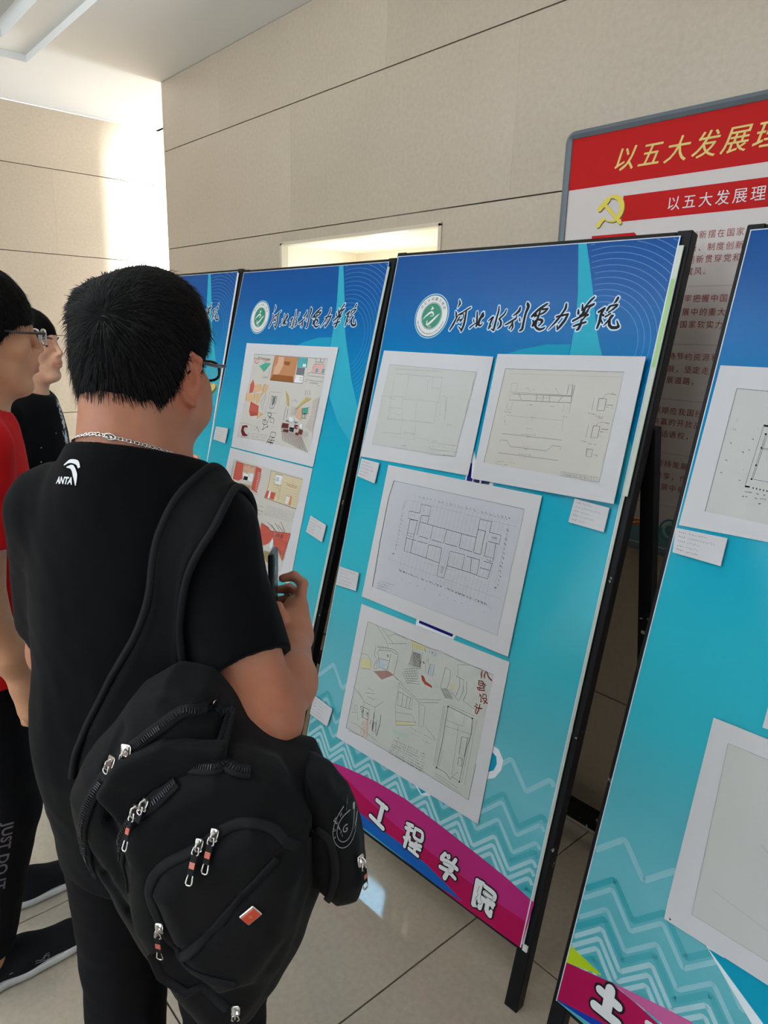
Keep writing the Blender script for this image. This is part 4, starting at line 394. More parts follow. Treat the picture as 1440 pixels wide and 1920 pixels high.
fr = MB(); fr.box((fx0-0.14, 2.31, fz0-0.03), (fx0-0.12, 2.34, fz1+0.03)).box((fx0-0.03, 2.31, fz0-0.03), (fx0, 2.34, fz1+0.03)).box((fx1, 2.31, fz0-0.03), (fx1+0.03, 2.34, fz1+0.03)).box((fx0-0.14, 2.31, fz1), (fx1+0.03, 2.34, fz1+0.03)).box((fx0-0.14, 2.31, fz0-0.03), (fx1+0.03, 2.34, fz0))
fr.obj('window_frame', ALU, w1)
for i in range(9): mesh_obj('blind_slat', *boxVF((fx0-0.12, 2.322, fz0+0.005+i*0.031), (fx0-0.03, 2.328, fz0+0.030+i*0.031)), mat('grey_blind', (165, 170, 172), 0.5), w1)
o = mesh_obj('curtain_rail', *boxVF((-2.16, 2.27, 1.935), (DX1, 2.30, 1.955), 0.004), mat('dull_brass', (150, 120, 80), 0.4)); structure(o)
o = mesh_obj('trim_2', *boxVF((-2.10, 2.30, 1.955), (DX1, 2.34, 1.965)), mat('grey_shadow_gap', (120, 110, 95), 0.6)); structure(o)

# ceiling with a stepped recess
CX, CY = -4.287, 1.28
c = MB()
c.box((XL, CY, ZC), (ROOM_E, YW+0.42, ZC+0.3)).box((XL, YW+0.4, ZC), (XC+0.9, 6.4, ZC+0.3)).box((XL, ROOM_S, ZC), (CX, CY, ZC+0.3))
c.box((CX, CY-0.15, ZC+0.035), (ROOM_E, CY, ZC+0.3)).box((CX, ROOM_S, ZC+0.035), (CX+0.16, CY-0.15, ZC+0.3))
c.box((CX+0.16, ROOM_S, ZC+0.12), (ROOM_E, CY-0.15, ZC+0.3))
structure(c.obj('ceiling', PAINT))
# light cove line along the step
o = mesh_obj('trim_3', *boxVF((CX+0.16, CY-0.26, ZC+0.085), (ROOM_E, CY-0.235, ZC+0.12)), mat('ceiling_track', (170, 172, 170), 0.6)); structure(o)

# floor: tiles of 0.8 m laid singly on a dark bed
fl = empty('floor'); structure(fl)
mesh_obj('tile_bed', *boxVF((XL-0.2, -9.0, -0.05), (ROOM_E+2, 6.6, -0.006)), GROUT, fl)
TS = 0.8; g = 0.0022; rot = 0.0
tV, tF = boxVF((g, g, -0.012), (TS-g, TS-g, 0.0), 0.0008); tme = None
gx0 = -1.045; gy0 = 1.345
for i in range(-5, 6):
    for j in range(-7, 4):
        x = gx0+i*TS; y = gy0+j*TS
        if x+TS < XL or x > ROOM_E: continue
        if j > 0 and x > XC+0.6: continue
        if tme is None: o = mesh_obj('floor_tile', tV, tF, TILE, fl); tme = o.data
        else: o = bpy.data.objects.new('floor_tile', tme); link(o, fl)
        o.location = (x, y, 0)
# glazed facade behind the photographer, outside ground
fc = empty('window_2'); structure(fc)
FRM = mat('dark_window_frame', (45, 48, 52), 0.4)
for x in np.arange(-5.0, 3.5, 1.4):
    mesh_obj('mullion', *boxVF((x-0.03, ROOM_S-0.05, 0), (x+0.03, ROOM_S+0.05, ZC)), FRM, fc)
structure(mesh_obj('south_light_block', *boxVF((0.9, ROOM_S-0.2, 0), (3.6, ROOM_S-0.02, ZC)), PAINT))  # unseen wall, added to close off glazing and darken the right-hand boards
structure(mesh_obj('low_light_block', *boxVF((-5.1, ROOM_S-0.2, 0), (0.9, ROOM_S-0.06, 0.85)), STONE))  # unseen block added below the glazing so less light reaches the board bottoms
for z in (0.05, 1.05, 2.15, 2.86): mesh_obj('transom', *boxVF((-5.04, ROOM_S-0.04, z-0.025), (3.4, ROOM_S+0.04, z+0.025)), FRM, fc)
structure(mesh_obj('ground_outside', *boxVF((-40, -60, -0.25), (40, ROOM_S-0.05, -0.12)), mat('pale_paving', (205, 203, 198), 0.8)))

# ================================================================== display boards
W0, S0, S1 = 0.892, 0.165, 1.897
BOARDS = {'A': (-3.720, 1.219, 0.020, 0.216), 'B': (-2.685, 1.119, 0.013, 0.249), 'C': (-1.698, 1.133, 0.053, 0.230), 'D': (-0.670, 1.127, -0.011, 0.240)}
def board_matrix(k):
    x, y, phi, tau = BOARDS[k]
    a = Vector((math.cos(phi), math.sin(phi), 0)); n = Vector((-math.sin(phi), math.cos(phi), 0))
    v = n*math.sin(tau)+Vector((0, 0, 1))*math.cos(tau); bk = v.cross(a)
    return Matrix(((a.x, bk.x, v.x, x), (a.y, bk.y, v.y, y), (a.z, bk.z, v.z, 0), (0, 0, 0, 1)))
def gradient_mat():
    m = bpy.data.materials.new('glossy_blue_gradient_print'); m.use_nodes = True; t = m.node_tree; b = t.nodes['Principled BSDF']
    co = t.nodes.new('ShaderNodeTexCoord'); s = t.nodes.new('ShaderNodeSeparateXYZ'); mr = t.nodes.new('ShaderNodeMapRange'); r = t.nodes.new('ShaderNodeValToRGB')
    mr.inputs['From Min'].default_value = S0; mr.inputs['From Max'].default_value = S1
    t.links.new(co.outputs['Object'], s.inputs[0]); t.links.new(s.outputs['Z'], mr.inputs['Value']); t.links.new(mr.outputs[0], r.inputs[0])
    stops = [(0.0, (80, 168, 178)), (0.10, (84, 170, 180)), (0.20, (104, 178, 190)), (0.30, (84, 172, 186)), (0.40, (56, 176, 192)), (0.52, (44, 174, 194)), (0.66, (14, 160, 188)), (0.78, (0, 128, 178)), (0.87, (0, 103, 168)), (0.94, (0, 82, 152)), (1.0, (0, 73, 143))]
    e = r.color_ramp.elements; e[0].position = stops[0][0]; e[0].color = lin(stops[0][1]); e[1].position = 1.0; e[1].color = lin(stops[-1][1])
    for p, c_ in stops[1:-1]: x = e.new(p); x.color = lin(c_)
    t.links.new(r.outputs[0], b.inputs['Base Color']); b.inputs['Roughness'].default_value = 0.14; b.inputs['Specular IOR Level'].default_value = 0.12
    return m
GRAD = gradient_mat()
GREEN = mat('emblem_green', (10, 130, 100), 0.4)
DKG = mat('emblem_dark_ring', (35, 80, 90), 0.4)
RINGM = mat('print_ring_line', (35, 120, 190), 0.3)
ZIG = mat('print_zigzag', (158, 200, 208), 0.3); ZIG2 = mat('print_zigzag_soft', (132, 190, 200), 0.3); ZIG3 = mat('print_zigzag_teal', (50, 158, 170), 0.3)
FOIL = mat('white_print_edge', (205, 215, 225), 0.4)
def beam_right(s):
    T = [(1.897, .656), (1.845, .676), (1.779, .701), (1.68, .735), (1.639, .754), (1.60, .775), (1.5, .83), (1.4, .9)]
    for (a, ua), (b_, ub) in zip(T, T[1:]):
        if b_ <= s <= a: return ua+(ub-ua)*(a-s)/(a-b_)
    return .656 if s > 1.897 else 2.0
def poster_art(k, parent):
    # beam, swell and rings
    p = Print(-0.0020)
    if k != 'D': 
        p.poly([(0.633, S1-0.002), (0.656, S1-0.002), (.676, 1.845), (.701, 1.779), (.735, 1.68), (.754, 1.639), (.775, 1.6), (.83, 1.5), (.889, 1.415), (.889, 1.30), (.80, 1.36), (.72, 1.45), (.68, 1.54), (.675, 1.62), (.672, 1.70), (.662, 1.77)], cmat('beam'))
        p.poly([(.45, 1.60), (.52, 1.625), (.60, 1.642), (.672, 1.645), (.675, 1.54), (.60, 1.5), (.45, 1.5)], cmat('swell'))
        c0 = (.735, 1.640)
        for i in range(34):
            r = 0.11+0.0148*i; run = []
            for j in range(121):
                t = math.radians(150-j*2.4); u = c0[0]+r*1.02*math.cos(t); s = c0[1]+r*math.sin(t)
                ok = u > beam_right(s)+0.003 and u < W0-0.002 and s < S1-0.003 and s > 1.28 if s > 1.4 else False
                if ok: run.append((u, s))
                elif len(run) > 1: p.line(run, 0.0016, RINGM); run = []
                else: run = []
            if len(run) > 1: p.line(run, 0.0016, RINGM)
    p.obj('ring_pattern', parent)
    # zigzag field in the lower part
    z = Print(-0.0020)
    rnd = random.Random(3)
    per = 0.116; amp = 0.053
    for i in range(17):
        y0 = 0.235+i*0.0232*1.0
        m = ZIG if i < 5 else (ZIG2 if i < 10 else None)
        if i % 4 == 1: m = ZIG3 if i < 12 else ZIG2
        if i % 4 == 3 and i > 5: m = None
        if m is None: continue
        run = []
        u = -per
        pts = []
        x = -per*1.0+(0.758-0.056) % per
        while x < W0+per:
            pts += [(x, y0), (x+per*0.44, y0+amp), (x+per*0.5, y0+amp), (x+per*0.95, y0)]; x += per
        # clip to poster width
        q = []
        for (a, b_) in zip(pts, pts[1:]):
            n = 6
            for t in range(n):
                xx = a[0]+(b_[0]-a[0])*t/n; yy = a[1]+(b_[1]-a[1])*t/n
                if 0.004 < xx < W0-0.004: q.append((xx, yy))
        z.line(q, 0.0098 if i % 4 != 1 else 0.0125, m)
    z.obj('zigzag_pattern', parent)
def emblem(parent):
    e = Print(-0.0022); c = (0.1886, 1.7124)
    e.disc(c, 0.0665, mat('emblem_pale_ring', (150, 205, 240), 0.4), 0.0); e.disc(c, 0.0635, DKG, 0.0001); e.disc(c, 0.0605, cmat('white'), 0.0002); e.disc(c, 0.0405, DKG, 0.0003); e.disc(c, 0.0392, cmat('white'), 0.0004); e.disc(c, 0.0378, GREEN, 0.0005)
    for _, _, _, p in records('EMBW'): e.stroke(p, cmat('white'), 0.0006)
    for i, ch in enumerate('河北水利電力學院'):
        t = math.radians(150-i*120/7); put_text(e, ch, (c[0]+0.0465*math.cos(t), c[1]+0.0465*math.sin(t)), 0.0105, cmat('ink'), t-math.pi/2, 0.0006, align='CENTER', shear=0.2)
    s = 'HEBEI UNIVERSITY OF WATER RESOURCES AND ELECTRIC ENGINEERING'
    for i, ch in enumerate(s):
        if ch == ' ': continue
        t = math.radians(198+i*144/(len(s)-1)); put_text(e, ch, (c[0]+0.0545*math.cos(t), c[1]+0.0545*math.sin(t)), 0.0050, cmat('ink'), t+math.pi/2, 0.0006, align='CENTER')
    put_text(e, '1952', (c[0]-0.001, c[1]-0.0345), 0.0085, cmat('white'), 0, 0.0006, align='CENTER')
    e.obj('university_emblem', parent)
def header(parent):
    h = Print(-0.0022)
    wm = mat('lettering_white_outline', (190, 215, 235), 0.4)
    for _, _, _, p in records('HDR'): h.stroke([(a, b, c*1.2) for a, b, c in p], wm, 0.0001, grow=0.0078)
    for _, _, _, p in records('HDR'): h.stroke([(a, b, c*1.2) for a, b, c in p], cmat('ink'), 0.0003, grow=0.0010)
    h.obj('university_name_lettering', parent)
BM = {}
def make_board(k, label):
    M = board_matrix(k); BM[k] = M
    root = empty('display_board', M); tag(root, label, 'display board', 'leaning display boards')
    # poster on a thin panel
    po = mesh_obj('poster', *boxVF((0, -0.002, S0), (W0, 0.004, S1), 0.0008), GRAD, root)
    poster_art(k, po); emblem(po); header(po)
    e = Print(-0.0021); 
    e.line([(0.0012, S0), (0.0012, S1)], 0.0022, FOIL, 0.0002); e.line([(0, S1-0.001), (W0, S1-0.001)], 0.002, FOIL, 0.0002); e.line([(W0-0.0015, S0), (W0-0.0015, S1)], 0.003, FOIL, 0.0002)
    e.obj('white_poster_border', po)
    # welded frame
    mesh_obj('frame_post', *boxVF((-0.012, 0.0045, 0), (0.025, 0.036, S1+0.014), 0.002), STEEL, root)
    mesh_obj('frame_post', *boxVF((W0-0.015, 0.0045, 0), (W0+0.022, 0.036, S1+0.014), 0.002), STEEL, root)
    mesh_obj('top_rail', *boxVF((0.025, 0.005, S1-0.016), (W0-0.015, 0.035, S1+0.012), 0.002), STEEL, root)
    mesh_obj('bottom_rail', *boxVF((0.025, 0.005, S0-0.014), (W0-0.015, 0.035, S0+0.016), 0.002), STEEL, root)
    mesh_obj('backing_panel', *boxVF((0.026, 0.0045, S0+.017), (W0-0.016, 0.0095, S1-0.017)), mat('board_back', (150, 140, 120), 0.7), root)
    # rear legs and their spreader, given in world space
    Mi = M.inverted()
    legs = []
    for u in (0.006, W0+0.010):
        top = M @ Vector((u, 0.045, 1.47)); foot = Vector((top.x-0.008, YW-0.045, 0.0))
        b_ = MB(); d = (foot-top); 
        n = Vector((1, 0, 0)); t2 = d.normalized().cross(n)
        V = []
        for P_ in (top, foot):
            for sx, sy in ((-1, -1), (1, -1), (1, 1), (-1, 1)): 
                q = P_+n*0.0175*sx+t2*0.014*sy
                if P_ is foot: q.z = 0.0
                V.append(Mi @ q)
        F = [(0, 1, 2, 3), (7, 6, 5, 4), (0, 4, 5, 1), (1, 5, 6, 2), (2, 6, 7, 3), (3, 7, 4, 0)]
        mesh_obj('rear_leg', V, F, STEEL, root); legs.append((top, foot))
    t = 0.92
    a0 = legs[0][0].lerp(legs[0][1], t); a1 = legs[1][0].lerp(legs[1][1], t)
    V = []
    for P_ in (a0, a1):
        for sy, sz in ((-1, -1), (1, -1), (1, 1), (-1, 1)): V.append(Mi @ (P_+Vector((0, 0.013*sy-0.0, 0.030*sz))))
    mesh_obj('spreader_bar', V, [(0, 1, 2, 3), (7, 6, 5, 4), (0, 4, 5, 1), (1, 5, 6, 2), (2, 6, 7, 3), (3, 7, 4, 0)], STEEL, root)
    for u in (W0+0.010,):
        V, F = boxVF((u-0.007, -0.002, S0-0.004), (u+0.006, 0.0044, S0+0.012), 0.001); mesh_obj('corner_clip', V, F, mat('white_tape', (215, 212, 205), 0.6), root)
    return root, po
bA, pA = make_board('A', 'farthest display board, mostly hidden behind the head of the man with the backpack')
bB, pB = make_board('B', 'display board with the two coloured interior drawings, left of centre')
bC, pC = make_board('C', 'central blue display board carrying four pencil drawings, full width in view')
bD, pD = make_board('D', 'display board cut off by the right edge of the photo')
def band_art(items, po, base):
    b_ = Print(-0.0021); draw(b_, base); b_.obj('magenta_wave_band', po)
band_art(None, pC, 'BAND'); band_art(None, pB, 'BAND'); band_art(None, pA, 'BAND')
b_ = Print(-0.0021); draw(b_, 'DBAND'); b_.obj('magenta_wave_band', pD)
def split_art(item, y, name, centres, po):
    prs = [Print(y) for _ in centres]; fat = 1.45
    for kind, col, w, p in records(item):
        c = np.mean([[a[0], a[1]] for a in p], 0); k = int(np.argmin([math.hypot(c[0]-x, c[1]-z) for x, z in centres]))
        if kind == 's': prs[k].stroke([(a, b, c*(1.0 if col == 'slit' else fat)) for a, b, c in p], cmat(col), grow=(.0040 if item.endswith('K') else 0))
        else: prs[k].poly(p, cmat(col))
    for pr in prs:
        if pr.V: pr.obj(name, po)
WC = [(.3678, .2402), (.5106, .2397), (.6409, .2351), (.7663, .2177)]; GC = [(.4497, 1.285), (.472, 1.268), (.497, 1.265), (.4416, .8323), (.7147, .5626), (.4998, .3828)]
split_art('WORDK', -0.0040, 'letter_outline', WC, pC); split_art('WORD', -0.0046, 'letter', WC, pC)
split_art('DWORDK', -0.0040, 'letter_outline', [(.085, .22)], pD); split_art('DWORD', -0.0046, 'letter', [(.085, .22), (.17, .17)], pD)
split_art('GLYPH', -0.0021, 'covered_letter', GC, pC)
# old layered poster edges peeping out along the right side of the central board
PALEG = mat('pale_green_old_print', (150, 195, 120), 0.4); OLDW = mat('old_white_film', (190, 200, 185), 0.3)
mesh_obj('old_poster_edge', *boxVF((W0, -0.003, 1.30), (W0+0.012, 0.001, 1.875), 0.0005), OLDW, bC)
mesh_obj('old_poster_edge', *boxVF((W0+0.0005, -0.0036, 1.60), (W0+0.009, -0.003, 1.80)), PALEG, bC)
mesh_obj('old_poster_edge', *boxVF((W0, -0.002, S0+0.01), (W0+0.005, 0.001, 1.30), 0.0005), OLDW, bC)
mesh_obj('old_poster_edge', *boxVF((W0, -0.002, S0+0.01), (W0+0.006, 0.001, 1.88), 0.0005), OLDW, bB)
mesh_obj('old_poster_edge', *boxVF((W0, -0.003, S0+0.01), (W0+0.008, 0.001, 1.89), 0.0005), mat('white_plastic_edge', (225, 228, 230), 0.4), bA)

# ================================================================== mounted drawings, cards and notes
MATW = mat('white_mount_card', (202, 202, 205), 0.75)
def sheet(board, item, quad, label, group, tilt=0.0, lift=0.004, thick=0.0016, tiltx=0.0, drawit=True):
    q = np.array(quad, float); c = q.mean(0)
    T = BM[board] @ Matrix.Translation((c[0], -lift-thick, c[1])) @ Matrix.Rotation(tilt, 4, 'Z') @ Matrix.Rotation(tiltx, 4, 'X')
    loc = [(a-c[0], b-c[1]) for a, b in q]
    # subdivided outline with a slight uneven edge
    V = [(x, 0, z) for x, z in loc]+[(x, thick, z) for x, z in loc]; n = len(loc)
    F = [tuple(range(n))[::-1] if area2(loc) > 0 and False else tuple(range(n)), tuple(range(2*n-1, n-1, -1))]+[(i, n+i, n+(i+1) % n, (i+1) % n) for i in range(n)]
    o = mesh_obj('mounted_drawing', V, F, MATW); o.matrix_world = T; tag(o, label, 'drawing', group)
    if drawit:
        s_ = Print(-0.0002); draw(s_, item+'_sheet', -c[0], -c[1]); s_.obj('drawing_sheet', o)
        p_ = Print(-0.0006); draw(p_, item, -c[0], -c[1], grow=0.0006); p_.obj('drawn_lines', o)
    return o
def area2(p): return sum(p[i][0]*p[(i+1) % len(p)][1]-p[(i+1) % len(p)][0]*p[i][1] for i in range(len(p)))
GD = 'drawings mounted on white card'
sheet('B', 'B1', [(.135, 1.6065), (.172, 1.186), (.722, 1.191), (.7263, 1.611)], 'coloured marker interior sketches with orange floor plan, upper sheet on the left board', GD)
sheet('B', 'B2', [(.1655, 1.181), (.147, .730), (.7259, .770), (.7207, 1.185)], 'coloured sketches of red-walled rooms, lower sheet on the left board', GD, lift=0.003)
sheet('C', 'C1', [(.0203, 1.6028), (.0058, 1.2641), (.4432, 1.2737), (.4476, 1.6024)], 'very faint pencil floor plan, top left sheet on the central board', GD, lift=0.005, tilt=-0.006)
sheet('C', 'C2', [(.4599, 1.6103), (.4599, 1.2675), (.8832, 1.2777), (.8814, 1.62)], 'pencil beam and reinforcement drawing, top right sheet on the central board', GD, lift=0.012, tilt=-0.026)
sheet('C', 'C3', [(.1338, 1.2561), (.1292, .8384), (.6872, .8389), (.6861, 1.2615)], 'inked building floor plan with rows of rooms, middle sheet on the central board', GD, lift=0.005, tilt=-0.006)
sheet('C', 'C4', [(.1354, .8161), (.1389, .3813), (.7033, .3891), (.6936, .8269)], 'pencil interior perspectives with red writing, lowest sheet on the central board', GD, lift=0.004)
sheet('D', 'D1', [(.0104, 1.6169), (.0078, 1.2761), (.43, 1.292), (.44, 1.62)], 'faint plan with black wall marks, top sheet on the right-hand board', GD, lift=0.004)
o = sheet('D', 'D2', [(.1725, .9194), (.1775, .53), (.179, .4899), (.2388, .4915), (.66, .50), (.65, .93)], 'nearly blank pencil sheet, lowest on the right-hand board', GD, lift=0.006, drawit=False)
c0 = np.array([(.1725, .9194), (.1775, .53), (.179, .4899), (.2388, .4915), (.66, .50), (.65, .93)]).mean(0)
s_ = Print(-0.0002); s_.poly([(.2105-c0[0], .883-c0[1]), (.2270-c0[0], .532-c0[1]), (.62-c0[0], .54-c0[1]), (.61-c0[0], .895-c0[1])], cmat('sheetgrey')); s_.obj('drawing_sheet', o)
s_ = Print(-0.0006); s_.line([(.2105-c0[0], .883-c0[1]), (.2270-c0[0], .532-c0[1]), (.62-c0[0], .54-c0[1])], .0012, cmat('faint')); s_.line([(.2105-c0[0], .883-c0[1]), (.61-c0[0], .895-c0[1])], .001, cmat('faint')); s_.line([(.31-c0[0], .73-c0[1]), (.36-c0[0], .70-c0[1])], .001, cmat('faint')); s_.line([(.25-c0[0], .60-c0[1]), (.45-c0[0], .575-c0[1])], .0008, cmat('faint')); s_.poly([(.188-c0[0], .500-c0[1]), (.190-c0[0], .494-c0[1]), (.193-c0[0], .497-c0[1])], cmat('ink')); s_.obj('drawn_lines', o)
o = sheet('D', 'D3', [(.262, 1.235), (.262, .94), (.72, .95), (.72, 1.25)], 'white sheet between two drawings, cut by the right edge of the photo', GD, lift=0.010, drawit=False)
o = sheet('A', 'A1', [(.30, 1.10), (.29, .78), (.742, .79), (.725, 1.11)], 'white sheet on the farthest board beside a heart-shaped note', GD, lift=0.004, drawit=False)
c0 = np.array([(.30, 1.10), (.29, .78), (.742, .79), (.725, 1.11)]).mean(0); s_ = Print(-0.0002); s_.disc((.71-c0[0], 1.03-c0[1]), .018, mat('pink_sticker', (240, 130, 170), 0.6)); s_.obj('pink_dot', o)
def card(board, quad, label, seed, dense=1.0):
    q = np.array(quad, float); c = q.mean(0); loc = q-c; th = 0.002
    T = BM[board] @ Matrix.Translation((c[0], -0.009, c[1])) @ Matrix.Rotation(-0.03, 4, 'Z')
    V = [(x, 0, z) for x, z in loc]+[(x, th, z) for x, z in loc]
    o = mesh_obj('caption_card', V, [(0, 1, 2, 3), (7, 6, 5, 4), (0, 4, 5, 1), (1, 5, 6, 2), (2, 6, 7, 3), (3, 7, 4, 0)], MATW); o.matrix_world = T; tag(o, label, 'caption card', 'printed caption cards')
    p = Print(-0.0002); rnd = random.Random(seed); TL, BL, BR, TR = loc
    for r in range(5):
        v = 0.14+r*0.175; a = TL+(BL-TL)*v; b_ = TR+(BR-TR)*v; n = 26
        L1 = 7; L2 = 7+rnd.choice([3, 5, 8, 10, 12])
        for i in range(2, 2+L2):
            if i == 2+4: continue
            p0 = a+(b_-a)*(i/n); w = 0.0027
            for _ in range(2):
                x = p0[0]+rnd.uniform(0, .0014); z = p0[1]+rnd.uniform(-.0014, .0014); 
                p.line([(x, z), (x+rnd.uniform(.0008, .002), z+rnd.uniform(-.0004, .0004))], .0009, cmat('ink' if i < 6 else 'pencil'))
    p.obj('caption_lines', o); return o
def rq(l): return [l[0], l[3], l[2], l[1]]
card('B', rq([(.0259, 1.2521), (.1289, 1.2555), (.1269, 1.1931), (.0245, 1.1974)]), 'small white caption card left of the coloured drawings, near the glasses of the nearest man', 1)
card('B', rq([(.7682, 1.0268), (.8628, 1.0137), (.8593, .9537), (.7602, .968)]), 'small white caption card right of the red-walled room drawing, above the phone', 2)
card('C', rq([(.0149, 1.2585), (.0986, 1.2557), (.0949, 1.191), (.0108, 1.2008)]), 'caption card under the faint floor plan at the left edge of the central board', 3)
card('C', rq([(.7765, 1.2717), (.8711, 1.2664), (.8699, 1.2083), (.7732, 1.2123)]), 'caption card below the beam drawing near the right frame of the central board', 4)
card('C', rq([(.0092, .9036), (.1027, .907), (.104, .8485), (.008, .8428)]), 'caption card left of the inked floor plan, level with the raised hand', 5)
card('C', rq([(.0046, .4666), (.1014, .4582), (.0925, .397), (.0, .4015)]), 'caption card left of the lowest drawing, beside the elbow', 6)
card('D', rq([(.0036, 1.2694), (.1129, 1.2724), (.1134, 1.2148), (.0099, 1.2171)]), 'caption card under the faint plan on the right-hand board', 7)
def heart(board, c, s, col, label):
    pts = []
    for i in range(40):
        t = 2*math.pi*i/40; pts.append((c[0]+s*16*math.sin(t)**3/17, c[1]+s*(13*math.cos(t)-5*math.cos(2*t)-2*math.cos(3*t)-math.cos(4*t))/17))
    ctr = c; n = 40; V = []; 
    for k, (sc, y) in enumerate([(0.88, -0.012), (1.0, -0.010), (1.0, -0.002)]): V += [((x-ctr[0])*sc, y, (z-ctr[1])*sc) for x, z in pts]
    F = [tuple(range(n))[::-1]]+[(a*n+i, a*n+(i+1) % n, (a+1)*n+(i+1) % n, (a+1)*n+i) for a in (0, 1) for i in range(n)]+[tuple(range(2*n, 3*n))]
    o = mesh_obj('heart_note', V, F, mat(col[0], col[1], 0.7)); o.matrix_world = BM[board] @ Matrix.Translation((c[0], -0.001, c[1])); tag(o, label, 'sticky note', 'heart-shaped foam notes')
    V2 = [(x*0.94, 0.0+0.009, z*0.94) for x, _, z in V[n:2*n]]
    mesh_obj('note_backing', [(x, -0.0025, z) for x, _, z in V[n:2*n]]+[(x*1.05, -0.001, z*1.05) for x, _, z in V[n:2*n]], [tuple(range(n))[::-1]]+[(i, (i+1) % n, n+(i+1) % n, n+i) for i in range(n)], mat('yellow_note_paper', (225, 205, 130), 0.7), o)
heart('A', (.792, 1.051), .033, ('peach_note_paper', (240, 165, 140)), 'peach heart-shaped note on the farthest board beside the chin')
heart('A', (.846, 1.385), .030, ('tan_note_paper', (205, 180, 110)), 'tan note on the farthest board just beside the cheek of the man with the backpack')

# ================================================================== red notice board on the wall
SX0, SX1, SZ0, SZ1 = -1.352, 0.55, 1.022, 2.193
sg = empty('notice_board', Matrix.Translation((SX0, YW, SZ0))); tag(sg, 'large red and white notice board in a grey metal frame on the stone wall', 'notice board')
w = SX1-SX0; h = SZ1-SZ0; GM = mat('blue_grey_metal_frame', (108, 118, 126), 0.45, metal=0.3)
fr = MB(); R = 0.022
pts = [(0.011, -0.016, 0.011)]
def rr_path(x0, z0, x1, z1, r, n=6):
    out = []
    for cx, cz, a0 in ((x1-r, z1-r, 0), (x0+r, z1-r, 90), (x0+r, z0+r, 180), (x1-r, z0+r, 270)):
        for i in range(n+1): t = math.radians(a0+90*i/n); out.append((cx+r*math.cos(t), cz+r*math.sin(t)))
    return out
outer = rr_path(0, 0, w, h, 0.03); inner = rr_path(0.020, 0.020, w-0.020, h-0.020, 0.004); n = len(outer)
V = [(x, -0.026, z) for x, z in outer]+[(x, -0.030, z) for x, z in [(a*0.5+c*0.5, b*0.5+d*0.5) for (a, b), (c, d) in zip(outer, inner)]]+[(x, -0.024, z) for x, z in inner]+[(x, 0, z) for x, z in outer]
F = []
for i in range(n):
    j = (i+1) % n
    F += [(i, n+i, n+j, j), (n+i, 2*n+i, 2*n+j, n+j), (3*n+i, i, j, 3*n+j)]
mesh_obj('grey_frame', V, [f[::-1] for f in F], GM, sg)
mesh_obj('white_face', *boxVF((0.018, -0.020, 0.018), (w-0.018, -0.002, h-0.018)), mat('notice_white_print', (205, 196, 192), 0.4), sg)
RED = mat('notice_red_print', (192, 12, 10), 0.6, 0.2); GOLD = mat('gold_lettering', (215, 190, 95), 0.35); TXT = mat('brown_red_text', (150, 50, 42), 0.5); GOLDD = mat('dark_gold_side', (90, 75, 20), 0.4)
P0 = Print(-0.0201)
X = lambda x: x-SX0
Zz = lambda z: z-SZ0
P0.poly([(0.02, Zz(2.036)), (w-0.02, Zz(2.036)), (w-0.02, h-0.02), (0.02, h-0.02)], RED); P0.poly([(X(-1.150), Zz(1.935)), (w-0.05, Zz(1.935)), (w-0.05, Zz(2.002)), (X(-1.150), Zz(2.002))], RED)
P0.poly([(X(-1.239), Zz(1.86)), (X(-1.085), Zz(1.86)), (X(-1.085), Zz(1.885)), (X(-1.105), Zz(1.904)), (X(-1.239), Zz(1.904))], RED)
for i in range(5):
    z = 1.756-0.148*i; P0.poly([(X(-1.24), Zz(z)), (X(.4), Zz(z)), (X(.4), Zz(z+.003)), (X(-1.24), Zz(z+.003))], mat('notice_rule', (188, 176, 170), 0.5))
P0.obj('red_banner_print', sg)
P1 = Print(-0.0204)
for i, ch in enumerate('以五大发展理念'):
    put_text(P1, ch, (X(-1.159+i*0.0745)-0.036, Zz(2.098)-0.024), 0.066, GOLD, 0.0, 0.0004, shear=0.28)
    put_text(P1, ch, (X(-1.159+i*0.0745)-0.0348, Zz(2.098)-0.0245), 0.066, GOLD, 0.0, 0.0005, shear=0.28)
P1.obj('gold_title_lettering', sg)
P2 = Print(-0.0204)
for i, ch in enumerate('以五大发展理念引领发展'): put_text(P2, ch, (X(-1.0+i*0.0427)-0.019, Zz(1.968)-0.014), 0.037, cmat('white'), 0, 0.0004)
P2.obj('white_subtitle_lettering', sg)
rows = [(1.884, '必须把创新摆在国家发展全局的核心位置', -.9335, 3), (1.853, '理论创新、制度创新、科技创新', -.931, 3), (1.824, '让创新贯穿党和国家一切工作', -.933, 1), (1.795, '蔚然成风。', -.910, 3),
 (1.727, '必须牢牢把握中国特色社会主义', -.9275, 3), (1.693, '处理发展中的重大关系', -.9285, 3), (1.661, '注重提升国家软实力', -.930, 4),
 (1.578, '发展，必须坚持节约资源和保护环境', -.952, 6), (1.544, '可持续发展，坚定走生产发展', -.902, 6), (1.514, '文明发展道路。', -.9485, 3),
 (1.431, '必须顺应我国经济深度融入', -.950, 2), (1.400, '互利共赢的开放战略', -.950, 3), (1.367, '制度性话语权，构建', -.944, 3),
 (1.285, '必须坚持发展为了人民', -.947, 2), (1.250, '人民共享，作出更有效', -.922, 3), (1.219, '共享发展中有更多获得感', -.948, 2)]
for z, s, x, k in rows:
    P3 = Print(-0.0204)
    for i, ch in enumerate(s):
        xx = x+(i-k)*0.0235
        if xx < -1.26: continue
        put_text(P3, ch, (X(xx)-0.0108, Zz(z)-0.0078), 0.0205, TXT, 0, 0.0004)
    P3.obj('text_line', sg)
